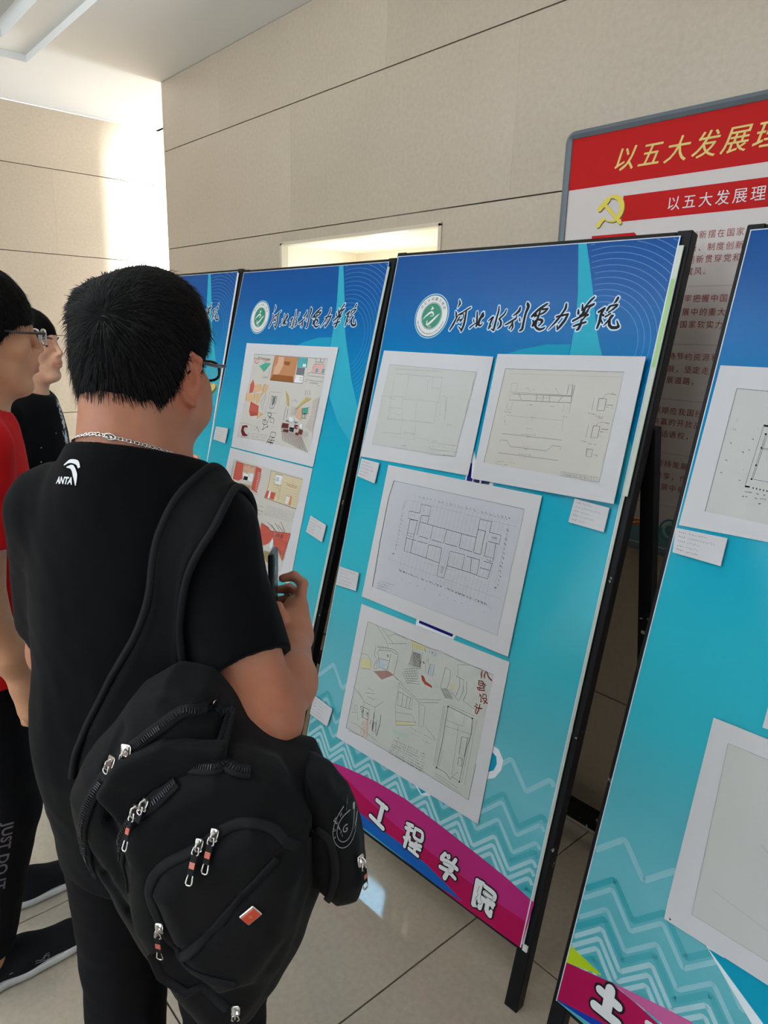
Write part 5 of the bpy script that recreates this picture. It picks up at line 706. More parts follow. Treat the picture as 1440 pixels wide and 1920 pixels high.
# emblem, raised
em = Print(-0.0205)
def emb(pr, dx, dz, m, lift, grow=0.0):
    cx, cz = X(-1.185)+dx, Zz(1.969)+dz
    arc = []
    for i in range(15):
        t = math.radians(112-i*17.2); arc.append((cx+0.0305*math.cos(t)+0.004, cz+0.0325*math.sin(t)+0.002, 0.003+0.0125*math.sin(math.pi*min(1, (i+.5)/12.5))**0.8+grow))
    pr.stroke(arc, m, lift)
    pr.stroke([(cx-0.026, cz-0.026, 0.011+grow), (cx-0.036, cz-0.038, 0.013+grow)], m, lift)
    pr.stroke([(cx-0.018, cz-0.022, 0.008+grow), (cx-0.026, cz-0.028, 0.008+grow)], m, lift)
    pr.stroke([(cx-0.020, cz+0.016, 0.010+grow), (cx+0.034, cz-0.036, 0.010+grow)], m, lift)
    pr.stroke([(cx-0.036, cz+0.006, 0.015+grow), (cx-0.012, cz+0.028, 0.015+grow)], m, lift)
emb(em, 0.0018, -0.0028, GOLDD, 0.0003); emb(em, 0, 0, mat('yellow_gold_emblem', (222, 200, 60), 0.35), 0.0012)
em.obj('hammer_and_sickle_emblem', sg)
ar = Print(-0.0204)
ar.poly([(X(-1.33), Zz(1.045)), (X(-.6), Zz(1.045)), (X(-.6), Zz(1.10)), (X(-.80), Zz(1.135)), (X(-.87), Zz(1.14)), (X(-.92), Zz(1.10)), (X(-.98), Zz(1.115)), (X(-1.33), Zz(1.09))], mat('art_blue_green', (95, 140, 140), 0.5))
for i, cc in enumerate([(200, 90, 50), (225, 190, 110), (190, 60, 40), (230, 210, 150)]):
    ar.stroke([(X(-1.09), Zz(1.048+.006*i), .004), (X(-1.02), Zz(1.085+.007*i), .006), (X(-.975), Zz(1.102+.003*i), .006), (X(-.95), Zz(1.07), .005)], mat('art_stroke_%s' % 'abcd'[i], cc, 0.5))
for r_ in (.030, .019, .009): ar.stroke([(X(-.892)+r_*math.cos(t), Zz(1.098)+r_*math.sin(t), .006) for t in np.linspace(0, 5.2, 16)], mat('art_swirl_%d' % int(r_*1000), (60, 125, 135) if r_ != .019 else (150, 185, 180), 0.5))
ar.obj('painted_swirl_border', sg)

# ================================================================== implicit surfaces for figures and soft goods
def seg_d(P, a, b, ra, rb):
    a = np.asarray(a, float); b = np.asarray(b, float); ab = b-a; t = np.clip(((P-a) @ ab)/(ab @ ab+1e-12), 0, 1)
    return np.linalg.norm(P-(a+t[:, None]*ab), axis=1)-(ra+(rb-ra)*t)
def ell_d(P, c, r, R=None):
    q = P-np.asarray(c, float)
    if R is not None: q = q @ R
    r = np.asarray(r, float); k0 = np.linalg.norm(q/r, axis=1); k1 = np.linalg.norm(q/(r*r), axis=1)+1e-9
    return k0*(k0-1.0)/k1
def box_d(P, c, h, rr, R=None):
    q = P-np.asarray(c, float)
    if R is not None: q = q @ R
    q = np.abs(q)-(np.asarray(h, float)-rr); return np.linalg.norm(np.maximum(q, 0), axis=1)+np.minimum(q.max(1), 0)-rr
def smin(a, b, k):
    if k <= 0: return np.minimum(a, b)
    h = np.clip(0.5+0.5*(b-a)/k, 0, 1); return b+(a-b)*h-k*h*(1-h)
class Sdf:
    """list of primitives: each smooth-united or smooth-subtracted in order"""
    def __init__(s): s.p = []; s.xb = []
    def cone(s, a, b, ra, rb=None, k=0.02, op='u'):
        rb = ra if rb is None else rb; a = np.array(a, float); b = np.array(b, float); m = max(ra, rb)
        s.p.append((seg_d, (a, b, ra, rb), np.minimum(a, b)-m, np.maximum(a, b)+m, k, op)); return s
    def ell(s, c, r, R=None, k=0.02, op='u'):
        c = np.array(c, float); m = max(r); s.p.append((ell_d, (c, r, R), c-m, c+m, k, op)); return s
    def box(s, c, h, rr, R=None, k=0.02, op='u'):
        c = np.array(c, float); m = float(np.linalg.norm(h)); s.p.append((box_d, (c, h, rr, R), c-m, c+m, k, op)); return s
    def chain(s, pts, rs, k=0.01, op='u'):
        for i in range(len(pts)-1): s.cone(pts[i], pts[i+1], rs[i], rs[i+1], k if i == 0 else min(k, 0.004), op)
        return s
    def ev(s, P, lo=None, hi=None):
        D = np.full(len(P), 1.0)
        for f, a, bl, bh, k, op in s.p:
            if lo is not None:
                m = k+0.05
                if (bl-m > hi).any() or (bh+m < lo).any(): continue
            d = f(P, *a)
            D = smin(D, d, k) if op == 'u' else -smin(-D, d, k)
        return D
    def bounds(s, pad=0.02):
        u = [p for p in s.p if p[5] == 'u']
        return np.min([p[2] for p in u]+[x-.09 for x in s.xb], 0)-pad, np.max([p[3] for p in u]+[x+.09 for x in s.xb], 0)+pad
def surface(sdf, h, post=None, lo=None, hi=None, blk=8):
    """surface nets on a sparse block grid; returns V, F (quads)"""
    l, u = sdf.bounds(); lo = l if lo is None else np.maximum(l, lo); hi = u if hi is None else np.minimum(u, hi)
    nb = np.ceil((hi-lo)/(h*blk)).astype(int)+1; n = nb*blk
    bi = np.stack(np.meshgrid(*[np.arange(k) for k in nb], indexing='ij'), -1).reshape(-1, 3)
    cen = lo+(bi*blk+blk/2-0.5)*h
    D = sdf.ev(cen) 
    if post: D = post(cen, D)
    rad = blk*h*0.87*1.35+0.012
    VV = np.empty(tuple(n), np.float32); 
    Vb = VV.reshape(nb[0], blk, nb[1], blk, nb[2], blk)
    Vb[:] = np.where(D.reshape(nb) < 0, -1.0, 1.0)[:, None, :, None, :, None]
    act = np.abs(D) < rad
    A = bi[act]; sup = (A//3); key = (sup[:, 0]*1000+sup[:, 1])*1000+sup[:, 2]; order = np.argsort(key, kind='stable'); A = A[order]; key = key[order]
    off = np.stack(np.meshgrid(*[np.arange(blk)]*3, indexing='ij'), -1).reshape(-1, 3)
    cuts = np.flatnonzero(np.r_[True, key[1:] != key[:-1], True])
    for c0, c1 in zip(cuts[:-1], cuts[1:]):
        B = A[c0:c1]; I = (B[:, None, :]*blk+off[None]).reshape(-1, 3); P = lo+I*h
        d = sdf.ev(P, P.min(0), P.max(0))
        if post: d = post(P, d)
        VV[I[:, 0], I[:, 1], I[:, 2]] = d
    S = VV < 0
    c = np.zeros(tuple(n-1), np.uint8)
    for dx in (0, 1):
        for dy in (0, 1):
            for dz in (0, 1): c += S[dx:n[0]-1+dx, dy:n[1]-1+dy, dz:n[2]-1+dz]
    I = np.argwhere((c > 0) & (c < 8)); idx = np.full(tuple(n-1), -1, np.int32); idx[I[:, 0], I[:, 1], I[:, 2]] = np.arange(len(I))
    acc = np.zeros((len(I), 3)); cnt = np.zeros(len(I))
    corners = [(a, b, c_) for a in (0, 1) for b in (0, 1) for c_ in (0, 1)]
    val = {q: VV[I[:, 0]+q[0], I[:, 1]+q[1], I[:, 2]+q[2]].astype(float) for q in corners}
    for q in corners:
        for ax in range(3):
            if q[ax]: continue
            q2 = list(q); q2[ax] = 1; q2 = tuple(q2); a = val[q]; b = val[q2]; m = (a < 0) != (b < 0)
            t = np.where(m, a/np.where(m, a-b, 1), 0); p = np.tile(np.array(q, float), (len(I), 1)); p[:, ax] += t
            acc += p*m[:, None]; cnt += m
    V = lo+(I+acc/cnt[:, None])*h
    F = []
    for ax in range(3):
        o1, o2 = [a for a in range(3) if a != ax]
        sl0 = [slice(1, n[i]-1) for i in range(3)]; sl0[ax] = slice(0, n[ax]-1); sl1 = list(sl0); sl1[ax] = slice(1, n[ax])
        a = S[tuple(sl0)]; b = S[tuple(sl1)]; E = np.argwhere(a != b)
        flip = a[E[:, 0], E[:, 1], E[:, 2]]
        E = E+np.array([sl0[i].start for i in range(3)])
        def g(d1, d2):
            q = E.copy(); q[:, o1] += d1; q[:, o2] += d2; return idx[q[:, 0], q[:, 1], q[:, 2]]
        Q = np.stack([g(-1, -1), g(0, -1), g(0, 0), g(-1, 0)], 1)
        if ax == 1: flip = ~flip
        Q[~flip] = Q[~flip][:, ::-1]
        F.append(Q)
    F = np.concatenate(F); F = F[(F >= 0).all(1)]
    return V, F
def drop_islands(V, F, keep_min=200):
    return V, F
def soft_obj(name, sdf, h, m, parent, post=None, colors=None, **k):
    V, F = surface(sdf, h, post, **k)
    o = mesh_obj(name, V, F, m, parent, smooth=True, colors=None if colors is None else colors(V)); return o
def into(o, parent):
    """parent an object built in world space to an empty without moving it"""
    o.parent = parent; o.matrix_parent_inverse = parent.matrix_world.inverted(); return o
def sphere_mesh(c, r, m, name, parent, n=14):
    V = []; F = []
    for i in range(n+1):
        t = math.pi*i/n
        for j in range(2*n): p = math.pi*j/n; V.append((c[0]+r*math.sin(t)*math.cos(p), c[1]+r*math.sin(t)*math.sin(p), c[2]+r*math.cos(t)))
    for i in range(n):
        for j in range(2*n): F.append((i*2*n+j, (i+1)*2*n+j, (i+1)*2*n+(j+1) % (2*n), i*2*n+(j+1) % (2*n)))
    return mesh_obj(name, V, F, m, parent, smooth=True)
def noise3(P, seed, f):
    """cheap smooth wrinkle noise from a few rotated sines"""
    r = np.random.default_rng(seed); out = np.zeros(len(P))
    for i in range(5):
        d = r.normal(size=3); d /= np.linalg.norm(d); ph = r.uniform(0, 6.28); fr = f*(0.6+0.9*r.random())
        w = r.normal(size=3); w /= np.linalg.norm(w)
        out += np.sin((P @ d)*fr+ph+1.6*np.sin((P @ w)*fr*0.45+ph*2))
    return out/5
# materials of people
SKIN3 = mat('skin_tan', (200, 146, 112), 0.5, 0.35, noise=(28, 0.07, 3), attr='tint', sss=0.08, bump=(260, 0.25, 0.0006))
SKIN = mat('skin', (172, 116, 90), 0.5, 0.35, noise=(28, 0.07, 3), attr='tint', sss=0.08, bump=(260, 0.25, 0.0006))
SKIN2 = mat('skin_fair', (214, 164, 134), 0.5, 0.35, noise=(28, 0.06, 3), attr='tint', sss=0.08, bump=(260, 0.2, 0.0006))
HAIR = mat('black_hair', (9, 7, 7), 0.6, 0.14)
HAIRCAP = mat('black_hair_underlayer', (10, 9, 9), 0.8, 0.1)
TBLACK = mat('black_cotton', (8, 8, 10), 0.9, 0.08, bump=(900, 0.3, 0.0005), sheen=0.03)
TRED = mat('red_cotton', (202, 10, 18), 0.85, 0.25, bump=(900, 0.3, 0.0005))
PANTS = mat('black_trouser_cloth', (12, 12, 15), 0.9, 0.15, bump=(700, 0.3, 0.0005))
EYEW = mat('eye_white', (215, 208, 200), 0.2); IRIS = mat('dark_iris', (25, 15, 12), 0.15)
BROW = mat('dark_brow', (42, 32, 28), 0.8)

class Frame:
    """local axes: right, forward, up at an origin"""
    def __init__(s, o, az, pitch=0.0, roll=0.0):
        s.o = np.array(o, float); f = np.array([-math.sin(az), math.cos(az), 0]); r = np.array([math.cos(az), math.sin(az), 0]); u = np.array([0, 0, 1.0])
        f2 = f*math.cos(pitch)+u*math.sin(pitch); u2 = np.cross(r, f2)
        r3 = r*math.cos(roll)-u2*math.sin(roll); u3 = np.cross(r3, f2)
        s.R = np.stack([r3, f2, u3], 1)
    def w(s, x, y, z): return s.o+s.R @ np.array([x, y, z], float)
    def loc(s, P): return (P-s.o) @ s.R
def head_sdf(S, fr, sc=1.0, wide=1.0, chin=1.0):
    w = lambda x, y, z: fr.w(x*sc*wide, y*sc, z*sc); R = fr.R
    S.ell(w(0, -.012, .030), (.076*sc*wide, .095*sc, .092*sc), R, k=.03)
    S.ell(w(0, .028, -.040), (.058*sc*wide, .062*sc, .078*sc), R, k=.03)
    for x in (-1, 1):
        S.cone(w(x*.055, -.005, -.052), w(x*.018, .066, -.100*chin), .020*sc, .017*sc, k=.025)
        S.ell(w(x*.042, .056, -.022), (.024*sc, .026*sc, .022*sc), R, k=.02)
        S.cone(w(x*.012, .086, .024), w(x*.044, .066, .024), .010*sc, .009*sc, k=.018)
    S.ell(w(0, .072, -.102*chin), (.022*sc, .018*sc, .016*sc), R, k=.02)
    for x in (-1, 1):
        S.ell(w(x*.032, .094, .002), (.017*sc, .013*sc, .011*sc), R, k=.012, op='s')
        S.ell(w(x*.032, .0715, -.001), (.0150*sc, .0150*sc, .0130*sc), R, k=.006)
        S.ell(w(x*.032, .090, -.0015), (.0128*sc, .012*sc, .0046*sc), R, k=.002, op='s')
    S.cone(w(0, .088, .016), w(0, .108, -.026), .0062*sc, .0095*sc, k=.012)
    for x in (-1, 1):
        S.ell(w(x*.0125, .098, -.031), (.0075*sc, .0100*sc, .0070*sc), R, k=.006)
        S.ell(w(x*.0075, .104, -.0385), (.0032*sc, .0045*sc, .0030*sc), R, k=.002, op='s')
    S.ell(w(0, .084, -.055), (.030*sc, .020*sc, .024*sc), R, k=.015)
    S.ell(w(0, .0985, -.0575), (.0190*sc, .0075*sc, .0050*sc), R, k=.004)
    S.ell(w(0, .0975, -.0690), (.0170*sc, .0075*sc, .0058*sc), R, k=.004)
    S.ell(w(0, .108, -.0632), (.021*sc, .006*sc, .0012*sc), R, k=.002, op='s')
def ear_sdf(S, fr, side, sc=1.0, wide=1.0, flare=0.5):
    w = lambda x, y, z: fr.w(x*sc*wide, y*sc, z*sc); a = flare*side
    Re = fr.R @ np.array([[math.cos(a), math.sin(a), 0], [-math.sin(a), math.cos(a), 0], [0, 0, 1]])
    c = w(side*.077, -.006, -.012)
    q = lambda x, y, z: c+Re @ (np.array([x*side, y, z])*sc)
    S.ell(q(.004, -.006, -.002), (.0055*sc, .017*sc, .029*sc), Re, k=.006)
    pts = [q(.002, .010, .012), q(.006, .008, .024), q(.008, -.004, .031), q(.009, -.016, .024), q(.009, -.021, .008), q(.008, -.019, -.010), q(.006, -.010, -.026), q(.004, .000, -.032)]
    S.chain(pts, [.003*sc, .0038*sc, .0042*sc, .0044*sc, .0042*sc, .0040*sc, .0048*sc, .0052*sc], k=.004)
    S.ell(q(.011, -.004, .000), (.006*sc, .009*sc, .014*sc), Re, k=.004, op='s')
def finger(S, pts, r, k=.004):
    n = len(pts); S.chain(pts, [r*(1-.08*i) for i in range(n)], k=k)
def tint_fn(lips=None, reds=()):
    def f(V):
        T = np.ones((len(V), 3))
        for c, r, col in (([lips] if lips else [])+list(reds)):
            d = np.linalg.norm((V-np.asarray(c[0])) @ c[1]/np.asarray(r), axis=1); w = np.clip(1.4-d, 0, 0.4)/0.4
            T = T*(1-w[:, None])+np.array(col)*w[:, None]
        return T
    return f
def hair_line(kind):
    if kind == 'short': return ([-.13, -.080, -.058, -.040, -.022, -.005, .01, .02, .035, .06, .10], [-.070, -.068, -.055, -.030, .012, .026, .012, -.005, .012, .050, .062])
    return ([-.13, -.06, -.03, -.012, .0, .02, .035, .06, .13], [-.062, -.056, -.030, -.002, .004, -.018, .000, .018, .026])
def hair_part(person, fr, sc, wide, kind, n, length, seed, whorl=(0.02, -.05, .085), thick=0.014, extra=None, h=.004):
    S = Sdf(); w = lambda x, y, z: fr.w(x*sc*wide, y*sc, z*sc)
    t = thick
    S.ell(w(0, -.012, .030), ((.076+t)*sc*wide, (.095+t)*sc, (.092+t)*sc), fr.R, k=.02)
    S.ell(w(0, -.040, -.020), ((.062+t*.7)*sc*wide, (.055+t*.7)*sc, (.070)*sc), fr.R, k=.03)
    if extra: extra(S, w, fr)
    xs, ys = hair_line(kind)
    def post(P, d):
        L = fr.loc(P)/sc; zc = np.interp(L[:, 1], xs, ys)
        d2 = np.maximum(d+0.0015*noise3(P, seed, 260), (zc-L[:, 2])*sc*0.8)
        return d2
    cap = soft_obj('hair', S, h, HAIRCAP, person, post)
    V = np.array([v.co[:] for v in cap.data.vertices]); N = np.array([v.normal[:] for v in cap.data.vertices])
    r = np.random.default_rng(seed)
    # area-uniform-ish sampling of cap vertices
    I = r.integers(0, len(V), n); P = V[I]+r.normal(scale=.0012, size=(n, 3)); Nn = N[I]
    L = fr.loc(P)/sc; Wl = np.array(whorl)
    flow = L-Wl; flow[:, 2] -= 0.02; flow /= np.linalg.norm(flow, axis=1)[:, None]+1e-6
    swirl = np.cross(flow, np.array([0, 0, 1.0])); 
    dist = np.linalg.norm(L-Wl, axis=1)
    g = flow+0.35*swirl*np.exp(-dist/0.04)[:, None]; g[:, 2] -= 0.55*np.clip(dist/0.12, 0, 1)
    G = g @ fr.R.T; G -= Nn*(G*Nn).sum(1)[:, None]; G /= np.linalg.norm(G, axis=1)[:, None]+1e-6
    low = L[:, 2] < np.interp(L[:, 1], xs, ys)+0.022
    ln = length*(0.55+0.75*r.random(n)); ln = np.where(low, ln*0.55, ln)
    lift = 0.30+0.25*r.random(n); lift = np.where(low, lift*0.35, lift)
    clump = np.stack([noise3(P*1.0, seed+k, 190) for k in range(3)], 1)
    d = G+Nn*lift[:, None]+0.30*clump+r.normal(scale=.10, size=(n, 3)); d /= np.linalg.norm(d, axis=1)[:, None]
    K = 4; w0 = 0.00085
    side = np.cross(d, Nn); side /= np.linalg.norm(side, axis=1)[:, None]+1e-6
    Vs = []; 
    for k in range(K+1):
        t_ = k/K; c = P-Nn*0.003+d*(ln*t_)[:, None]-Nn*(0.45*lift*ln*t_*t_)[:, None]+np.array([0, 0, -1.0])*(0.18*ln*t_*t_)[:, None]
        wd = w0*(1-t_*0.85)
        Vs += [c-side*wd, c+side*wd]
    VV = np.stack(Vs, 1).reshape(-1, 3); b = np.arange(n)*(2*(K+1))
    F = np.concatenate([np.stack([b+2*k, b+2*k+1, b+2*k+3, b+2*k+2], 1) for k in range(K)])
    st = mesh_obj('hair_strands', VV, F, HAIR, cap, smooth=False); st['kind'] = 'stuff'
    return cap
def face_bits(person, fr, sc, wide):
    w = lambda x, y, z: fr.w(x*sc*wide, y*sc, z*sc)
    for x in (-1, 1):
        e = sphere_mesh(w(x*.032, .0700, -.001), .0128*sc, EYEW, 'eyeball', person, 10)
        ir = MB(); c = Vector(w(x*.032, .0822, -.001)); d = Vector(fr.R[:, 1]); a = Vector(fr.R[:, 0]); u = Vector(fr.R[:, 2]); n = 16
        ir.add([c+d*.0010]+[c+(a*math.cos(2*math.pi*i/n)+u*math.sin(2*math.pi*i/n))*.0060*sc for i in range(n)], [(0, 1+i, 1+(i+1) % n) for i in range(n)])
        ir.obj('iris', IRIS, e)
        br = MB(); P = [w(x*.014, .0935, .0205), w(x*.026, .0925, .0245), w(x*.040, .084, .0245), w(x*.050, .072, .018)]
        br.tube([tuple(p) for p in smooth_poly(P, 4)], [.0022]+[.0034]*11+[.0014] if False else 0.0030, 6, flat=0.7); br.obj('eyebrow', BROW, person)
def glasses(fr, sc, wide, label, rimm, armm, thick=.0022, height=.030):
    root = empty('eyeglasses', Matrix.Translation(Vector(fr.w(0, .10*sc, 0)))); tag(root, label, 'glasses')
    w = lambda x, y, z: fr.w(x*sc*wide, y*sc, z*sc); mi = Matrix.Translation(-Vector(fr.w(0, .10*sc, 0)))
    rim = MB(); 
    for x in (-1, 1):
        pts = []
        for i in range(24):
            t = 2*math.pi*i/24; cx = math.copysign(abs(math.cos(t))**.7, math.cos(t)); cz = math.copysign(abs(math.sin(t))**.7, math.sin(t))
            pts.append(tuple(w(x*.034+cx*.026, .112-.10*abs(x*.034+cx*.026)*.8, -.002+cz*height/2)))
        rim.tube(pts, thick, 6, closed=True)
    rim.tube([tuple(w(-.009, .110, .004)), tuple(w(0, .114, .006)), tuple(w(.009, .110, .004))], thick, 6)
    o = rim.obj('rims', rimm, root, True); o.data.transform(mi)
    for x in (-1, 1):
        a = MB(); a.tube([tuple(w(x*.060, .106, .006)), tuple(w(x*.074, .098, .006)), tuple(w(x*.0795, .06, .006)), tuple(w(x*.081, .015, .010)), tuple(w(x*.082, -.004, .008)), tuple(w(x*.080, -.018, -.006))], [.0026, .0028, .0026, .0024, .0022, .0016], 6, flat=1.0)
        o = a.obj('temple', armm, root, True); o.data.transform(mi)
    for x in (-1, 1):
        n = 24; V = [tuple(w(x*.034+math.copysign(abs(math.cos(2*math.pi*i/n))**.7, math.cos(2*math.pi*i/n))*.0255, .1115-.08*abs(x*.034+math.copysign(abs(math.cos(2*math.pi*i/n))**.7, math.cos(2*math.pi*i/n))*.0255), -.002+math.copysign(abs(math.sin(2*math.pi*i/n))**.7, math.sin(2*math.pi*i/n))*height/2.05)) for i in range(n)]
        o = mesh_obj('lens', V, [tuple(range(n))], mat('clear_lens', (225, 235, 240), 0.03, alpha=.14), root); o.data.transform(mi)
    return root
def local_children(root):
    """world-space child meshes -> local coordinates of the root"""
    mi = root.matrix_world.inverted()
    for c in root.children:
        if c.type == 'MESH' and not c.get('_local'):
            for q in [c]+list(c.children_recursive):
                if q.type == 'MESH': q.data.transform(mi)

# ================================================================== people
def finalize(root, loc):
    loc = Vector(loc); T = Matrix.Translation(-loc); seen = set()
    for c in root.children_recursive:
        if c.type == 'MESH' and c.data.name not in seen: seen.add(c.data.name); c.data.transform(T)
    root.location = loc
def nearest(bvh, p, off):
    q, n, i, d = bvh.find_nearest(Vector(p)); return q+n*off, n
def bvh_of(*objs):
    V = []; F = []
    for o in objs:
        n = len(V); V += [v.co[:] for v in o.data.vertices]; F += [tuple(i+n for i in p.vertices) for p in o.data.polygons]
    return BVHTree.FromPolygons(V, F)
def cut(P, d, point, normal, soft=0.0):
    n = np.array(normal, float); n /= np.linalg.norm(n); return np.maximum(d, (P-np.array(point, float)) @ n)
def shirt_post(seed, hem_z, neck, neck_n, sleeves, amp=.004):
    """hem and neck opening, soft folds; sleeves are cut square at the cuff and hollowed round the arm.
    sleeves: (start, end, radius, radius, cuff point, cuff normal, arm radius)"""
    def post(P, d):
        for a, b, ra, rb, c, n, r_ in sleeves:
            n = np.array(n, float)/np.linalg.norm(n); ds = seg_d(P, a, b+(b-a)*.25, ra, rb+(rb-ra)*.25)
            ds = np.maximum(ds, (P-c) @ n); ds = np.maximum(ds, -seg_d(P, c-n*.035, c+n*.05, r_, r_)); d = smin(d, ds, .035)
            d = np.maximum(d, -seg_d(P, c-n*.030, c+n*.06, r_, r_))
        lam = noise3(P*np.array([1, 1, .35]), seed, 34); d = d+amp*lam*np.clip((1.42-P[:, 2])/.2, .15, 1)+.0012*noise3(P, seed+5, 120)
        d = np.maximum(d, hem_z-P[:, 2])
        return np.maximum(d, (P-neck) @ neck_n)
    return post

# ---------------------------------------------------------------- the nearest man, black T-shirt, seen from behind
p1 = empty('person'); tag(p1, 'nearest man in black T-shirt seen from behind, phone in his raised right hand', 'person')
HF = Frame((-1.009, .428, 1.560), .576, pitch=-.06, roll=.0)
r1, f1 = np.array([.8387, .5446, 0]), np.array([-.5446, .8387, 0]); b1 = np.array([-.993, .403, 0])
q1 = lambda a, b, z: b1+r1*a+f1*b+np.array([0, 0, z])
SC1, WD1 = 1.01, 1.0
S = Sdf()
head_sdf(S, HF, SC1, WD1)
w = lambda x, y, z: HF.w(x*SC1*WD1, y*SC1, z*SC1)
for x in (-1, 1): S.ell(w(x*.052, .050, -.058), (.022, .026, .030), HF.R, k=.03)       # full cheeks
S.cone(w(0, -.040, -.035), q1(0, -.020, 1.44), .064, .072, k=.03); S.cone(w(0, .005, -.07), q1(0, .02, 1.42), .058, .064, k=.03)
ear_sdf(S, HF, 1, SC1*1.1, WD1*.93, .75); ear_sdf(S, HF, -1, SC1*1.1, WD1*.93, .75)
S.cone(q1(-.09, -.01, 1.345), q1(.09, -.01, 1.345), .048, .048, k=.05); S.cone(q1(0, -.01, 1.39), q1(0, .0, 1.345), .06, .06, k=.03)
S.ell(q1(0, 0, 1.24), (.17, .115, .18), np.stack([r1, f1, [0, 0, 1]], 1), k=.05); S.ell(q1(0, .01, 1.03), (.165, .13, .20), np.stack([r1, f1, [0, 0, 1]], 1), k=.05)
sh = np.array([-.866, .452, 1.327]); el = np.array([-.748, .458, 1.101]); wr = np.array([-.904, .610, 1.123])
S.cone(sh, el, .051, .049, k=.03)
S.cone(el+np.array([.0, -.004, -.004]), el*.55+wr*.45+np.array([.012, .006, -.004]), .050, .044, k=.025); S.cone(el*.55+wr*.45+np.array([.012, .006, -.004]), wr, .044, .029, k=.02)
# right hand: palm, curled fingers, thumb leaving the side of the palm
S.cone(wr, (-.923, .616, 1.146), .027, .024, k=.02); S.cone(wr+np.array([.002, .012, .0]), (-.918, .634, 1.168), .022, .016, k=.015); S.cone((-.917, .612, 1.140), (-.938, .636, 1.165), .020, .014, k=.015)
finger(S, [(-.914, .632, 1.166), (-.926, .647, 1.203), (-.946, .643, 1.212), (-.961, .630, 1.206)], .0098)
finger(S, [(-.925, .640, 1.164), (-.950, .652, 1.178), (-.974, .652, 1.180), (-.986, .638, 1.176)], .0095)
finger(S, [(-.930, .636, 1.156), (-.952, .648, 1.160), (-.975, .648, 1.160), (-.985, .635, 1.157)], .0092)
finger(S, [(-.932, .630, 1.146), (-.950, .640, 1.142), (-.968, .641, 1.141), (-.977, .630, 1.139)], .0082)
finger(S, [(-.905, .606, 1.136), (-.906, .594, 1.158), (-.921, .594, 1.176)], .0110)
# left arm, bent in front of the belly
shl = q1(-.150, -.01, 1.330); ell_ = q1(-.20, .03, 1.08); wrl = q1(-.03, .20, 1.09)
S.cone(shl, ell_, .054, .045, k=.03); S.cone(ell_, wrl, .043, .028, k=.02); S.cone(wrl, q1(.05, .215, 1.10), .025, .020, k=.02)
for i in range(4): finger(S, [q1(.045, .213, 1.118-.017*i), q1(.075, .205, 1.118-.017*i), q1(.09, .19, 1.116-.017*i)], .0088)
finger(S, [q1(.0, .20, 1.115), q1(.02, .19, 1.14), q1(.045, .185, 1.15)], .0105)
for x in (-1, 1):
    S.cone(q1(x*.09, 0, .92), q1(x*.105, .02, .50), .085, .055, k=.04); S.cone(q1(x*.105, .02, .50), q1(x*.11, -.01, .09), .052, .036, k=.02); S.cone(q1(x*.11, -.02, .05), q1(x*.12, .14, .035), .034, .026, k=.02)
reds = [((w(.085, -.012, -.010), HF.R), (.03, .03, .05), (1.08, .80, .74)), ((el, np.eye(3)), (.07, .07, .07), (.98, .86, .82))]
body1 = soft_obj('body', S, .0035, SKIN, p1, colors=tint_fn(((w(0, .10, -.063), HF.R), (.026, .02, .014), (.85, .60, .60)), reds))
face_bits(p1, HF, SC1, WD1)
def tuft(S, w, fr):
    S.ell(w(-.050, -.040, .075), (.026, .036, .030), fr.R, k=.03); S.ell(w(.006, .02, .062), (.068, .072, .074), fr.R, k=.03)
hair_part(p1, HF, SC1, WD1, 'short', 20000, .021, 11, whorl=(.006, -.098, .035), thick=.0085, extra=tuft)
# T-shirt
T = Sdf(); B3 = np.stack([r1, f1, [0, 0, 1]], 1)
T.cone(q1(0, -.012, 1.385), q1(-.13, -.010, 1.345), .062, .060, k=.05); T.cone(q1(0, -.012, 1.385), q1(.115, -.005, 1.340), .062, .058, k=.05); T.cone(q1(0, -.02, 1.42), q1(0, 0, 1.38), .085, .09, k=.05)
T.ell(q1(0, -.005, 1.24), (.176, .135, .20), B3, k=.06); T.ell(q1(.0, .01, 1.05), (.190, .160, .24), B3, k=.06); T.cone(q1(0, .0, .98), q1(0, .0, .80), .165, .155, k=.06)
T.xb = [sh, el, shl, ell_]
ua = (el-sh)/np.linalg.norm(el-sh); ul = (ell_-shl)/np.linalg.norm(ell_-shl)
nn = f1*(-.42)*-1; neck_n = np.array([0, 0, 1.0])*.93+f1*(.30); neck_n /= np.linalg.norm(neck_n)
cuffR = sh+ua*.178; cuffn = ua*.93+np.array([.20, -.04, .20]); 
post = shirt_post(3, .80, q1(0, -.03, 1.448), neck_n, [(sh+np.array([0, 0, .004]), sh*.3+el*.7+np.array([-.004, -.002, .0]), .058, .062, cuffR, cuffn, .054), (shl+np.array([0, 0, .010]), shl*.3+ell_*.7, .064, .062, shl+ul*.20, ul, .052)], amp=.0065)
shirt1 = soft_obj('t_shirt', T, .004, TBLACK, p1, post)
# trousers
T = Sdf()
T.ell(q1(0, 0, .90), (.172, .142, .14), B3, k=.05)
for x in (-1, 1):
    T.cone(q1(x*.088, 0, .86), q1(x*.10, .02, .50), .100, .076, k=.04); T.cone(q1(x*.10, .02, .50), q1(x*.11, -.01, .06), .076, .064, k=.02)
def tp(seed, z0, z1):
    def post(P, d):
        d = d+.004*noise3(P*np.array([1, 1, .5]), seed, 38)+.001*noise3(P, seed+1, 130)
        return np.maximum(np.maximum(d, z0-P[:, 2]), P[:, 2]-z1)
    return post
soft_obj('trousers', T, .005, PANTS, p1, tp(8, .045, .985))
